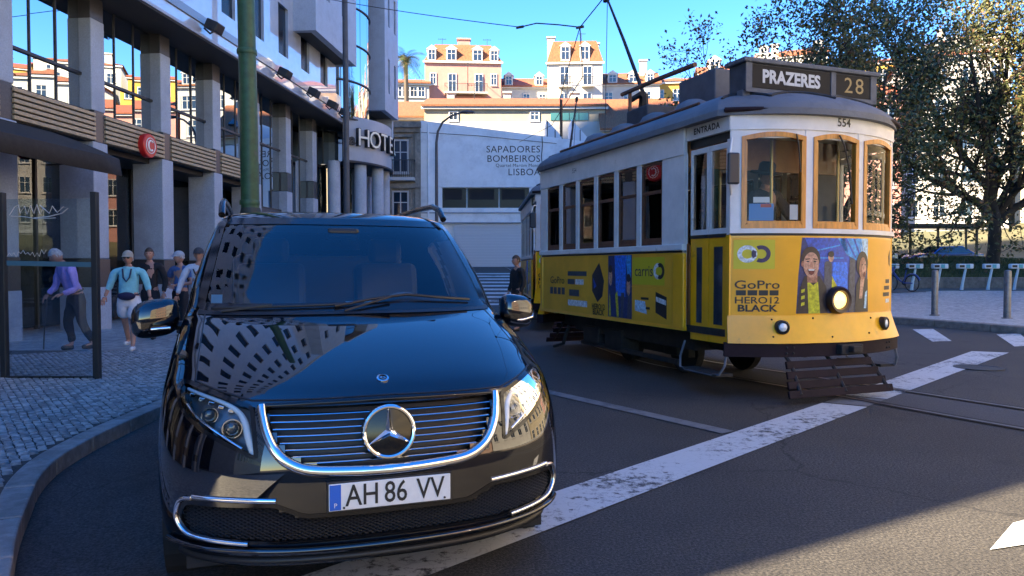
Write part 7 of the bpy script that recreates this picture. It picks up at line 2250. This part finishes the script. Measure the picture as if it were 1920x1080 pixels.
# dark glass shelter and cars beyond the mound
sh = thing('glass_shelter', 'long dark glazed shelter beyond the grass mound behind the tree trunk', 'shelter', (26, 47, 1.4))
m = MB(); m.bx(-4.2, 4.0, -.9, 1.2, 2.55, 2.78); m.build('roof', M_black, sh, bevel=.03)
for x in (-4.0, -2.2, -.4, 1.4, 3.2, 3.9):
    m = MB(); m.bx(x - .06, x + .06, .6, .72, 0, 2.55); m.build('post', M_black, sh)
for k in range(4):
    m = MB(); m.bx(-3.92 + 1.8 * k, -2.28 + 1.8 * k, .65, .67, .9, 2.45); m.build('pane', M_tglass, sh)
m = MB(); m.bx(-4.0, 3.9, .55, .75, .0, .85); m.build('dwarf_wall', M_dark, sh)
def car(label, loc, rz, col, nm):
    c = thing('parked_car', label, 'car', loc, rz, 'cars parked beyond the mound')
    cm_ = mat('car_paint_' + nm, col, .25, coat=1., coat_rough=.03)
    m = MB()
    side = [(-2.1, .35), (-2.12, .75), (-1.9, .88), (-1.1, .95), (-.55, 1.36), (.75, 1.40), (1.5, 1.0), (2.05, .92), (2.12, .6), (2.1, .32)]
    m.prism(side, -.84, .84, lambda a, b, t: (a, t * (1 - max(0, b - .95) * .28), b)); me = m.mesh('body', cm_); fix_normals(me); o = put('body', me, c); md = o.modifiers.new('Bevel', 'BEVEL'); md.width = .07; md.segments = 3
    for s in (-1, 1):
        m = MB(); w = [(-.98, .98), (-.52, 1.31), (.70, 1.34), (1.32, 1.0)]
        m.prism(w, .0, .012, lambda a, b, t: (a, s * (.845 * (1 - max(0, b - .95) * .28) + t), b)); me = m.mesh('side_window', M_pane); fix_normals(me); put('side_window', me, c)
        for x in (-1.3, 1.28): wheel(c, x, s * .76, .31, .2, s) if False else None
    for x in (-1.3, 1.28):
        for s in (-1, 1):
            m = MB(); m.lathe([(.001, -.1), (.2, -.1), (.31, -.08), (.31, .08), (.2, .1), (.001, .1)], 20, Matrix.Translation((x, s * .76, .31)) @ Matrix.Rotation(R(90), 4, 'X')); m.build('wheel', M_rubber, c, smooth=40)
    m = MB(); m.add([(-1.06, -.72, 1.0), (-1.06, .72, 1.0), (-.56, .62, 1.36), (-.56, -.62, 1.36)], [(0, 1, 2, 3)]); m.v = [(x - .03, y, z + .02) for x, y, z in m.v]; m.build('windscreen', M_pane, c)
    return c
car('blue car parked beyond the grass mound left of the tree', (26.3, 45.2, 1.35), R(4), (.02, .07, .30), 'blue')
car('silver car parked beyond the mound beside the blue car', (21.2, 45.4, 1.35), R(2), (.40, .41, .43), 'silver')
# road sign plates casting no light of their own: waste bin near the shelter
lb2 = thing('litter_bin', 'small dark litter bin on the mound path right of the tree trunk', 'bin', (30.6, 43.5, 1.7))
m = MB(); m.lathe([(.2, 0), (.24, .85), (.26, .9), (.2, .92), (.001, .92)], 16); m.build('bin_body', M_polegrey, lb2, smooth=40)
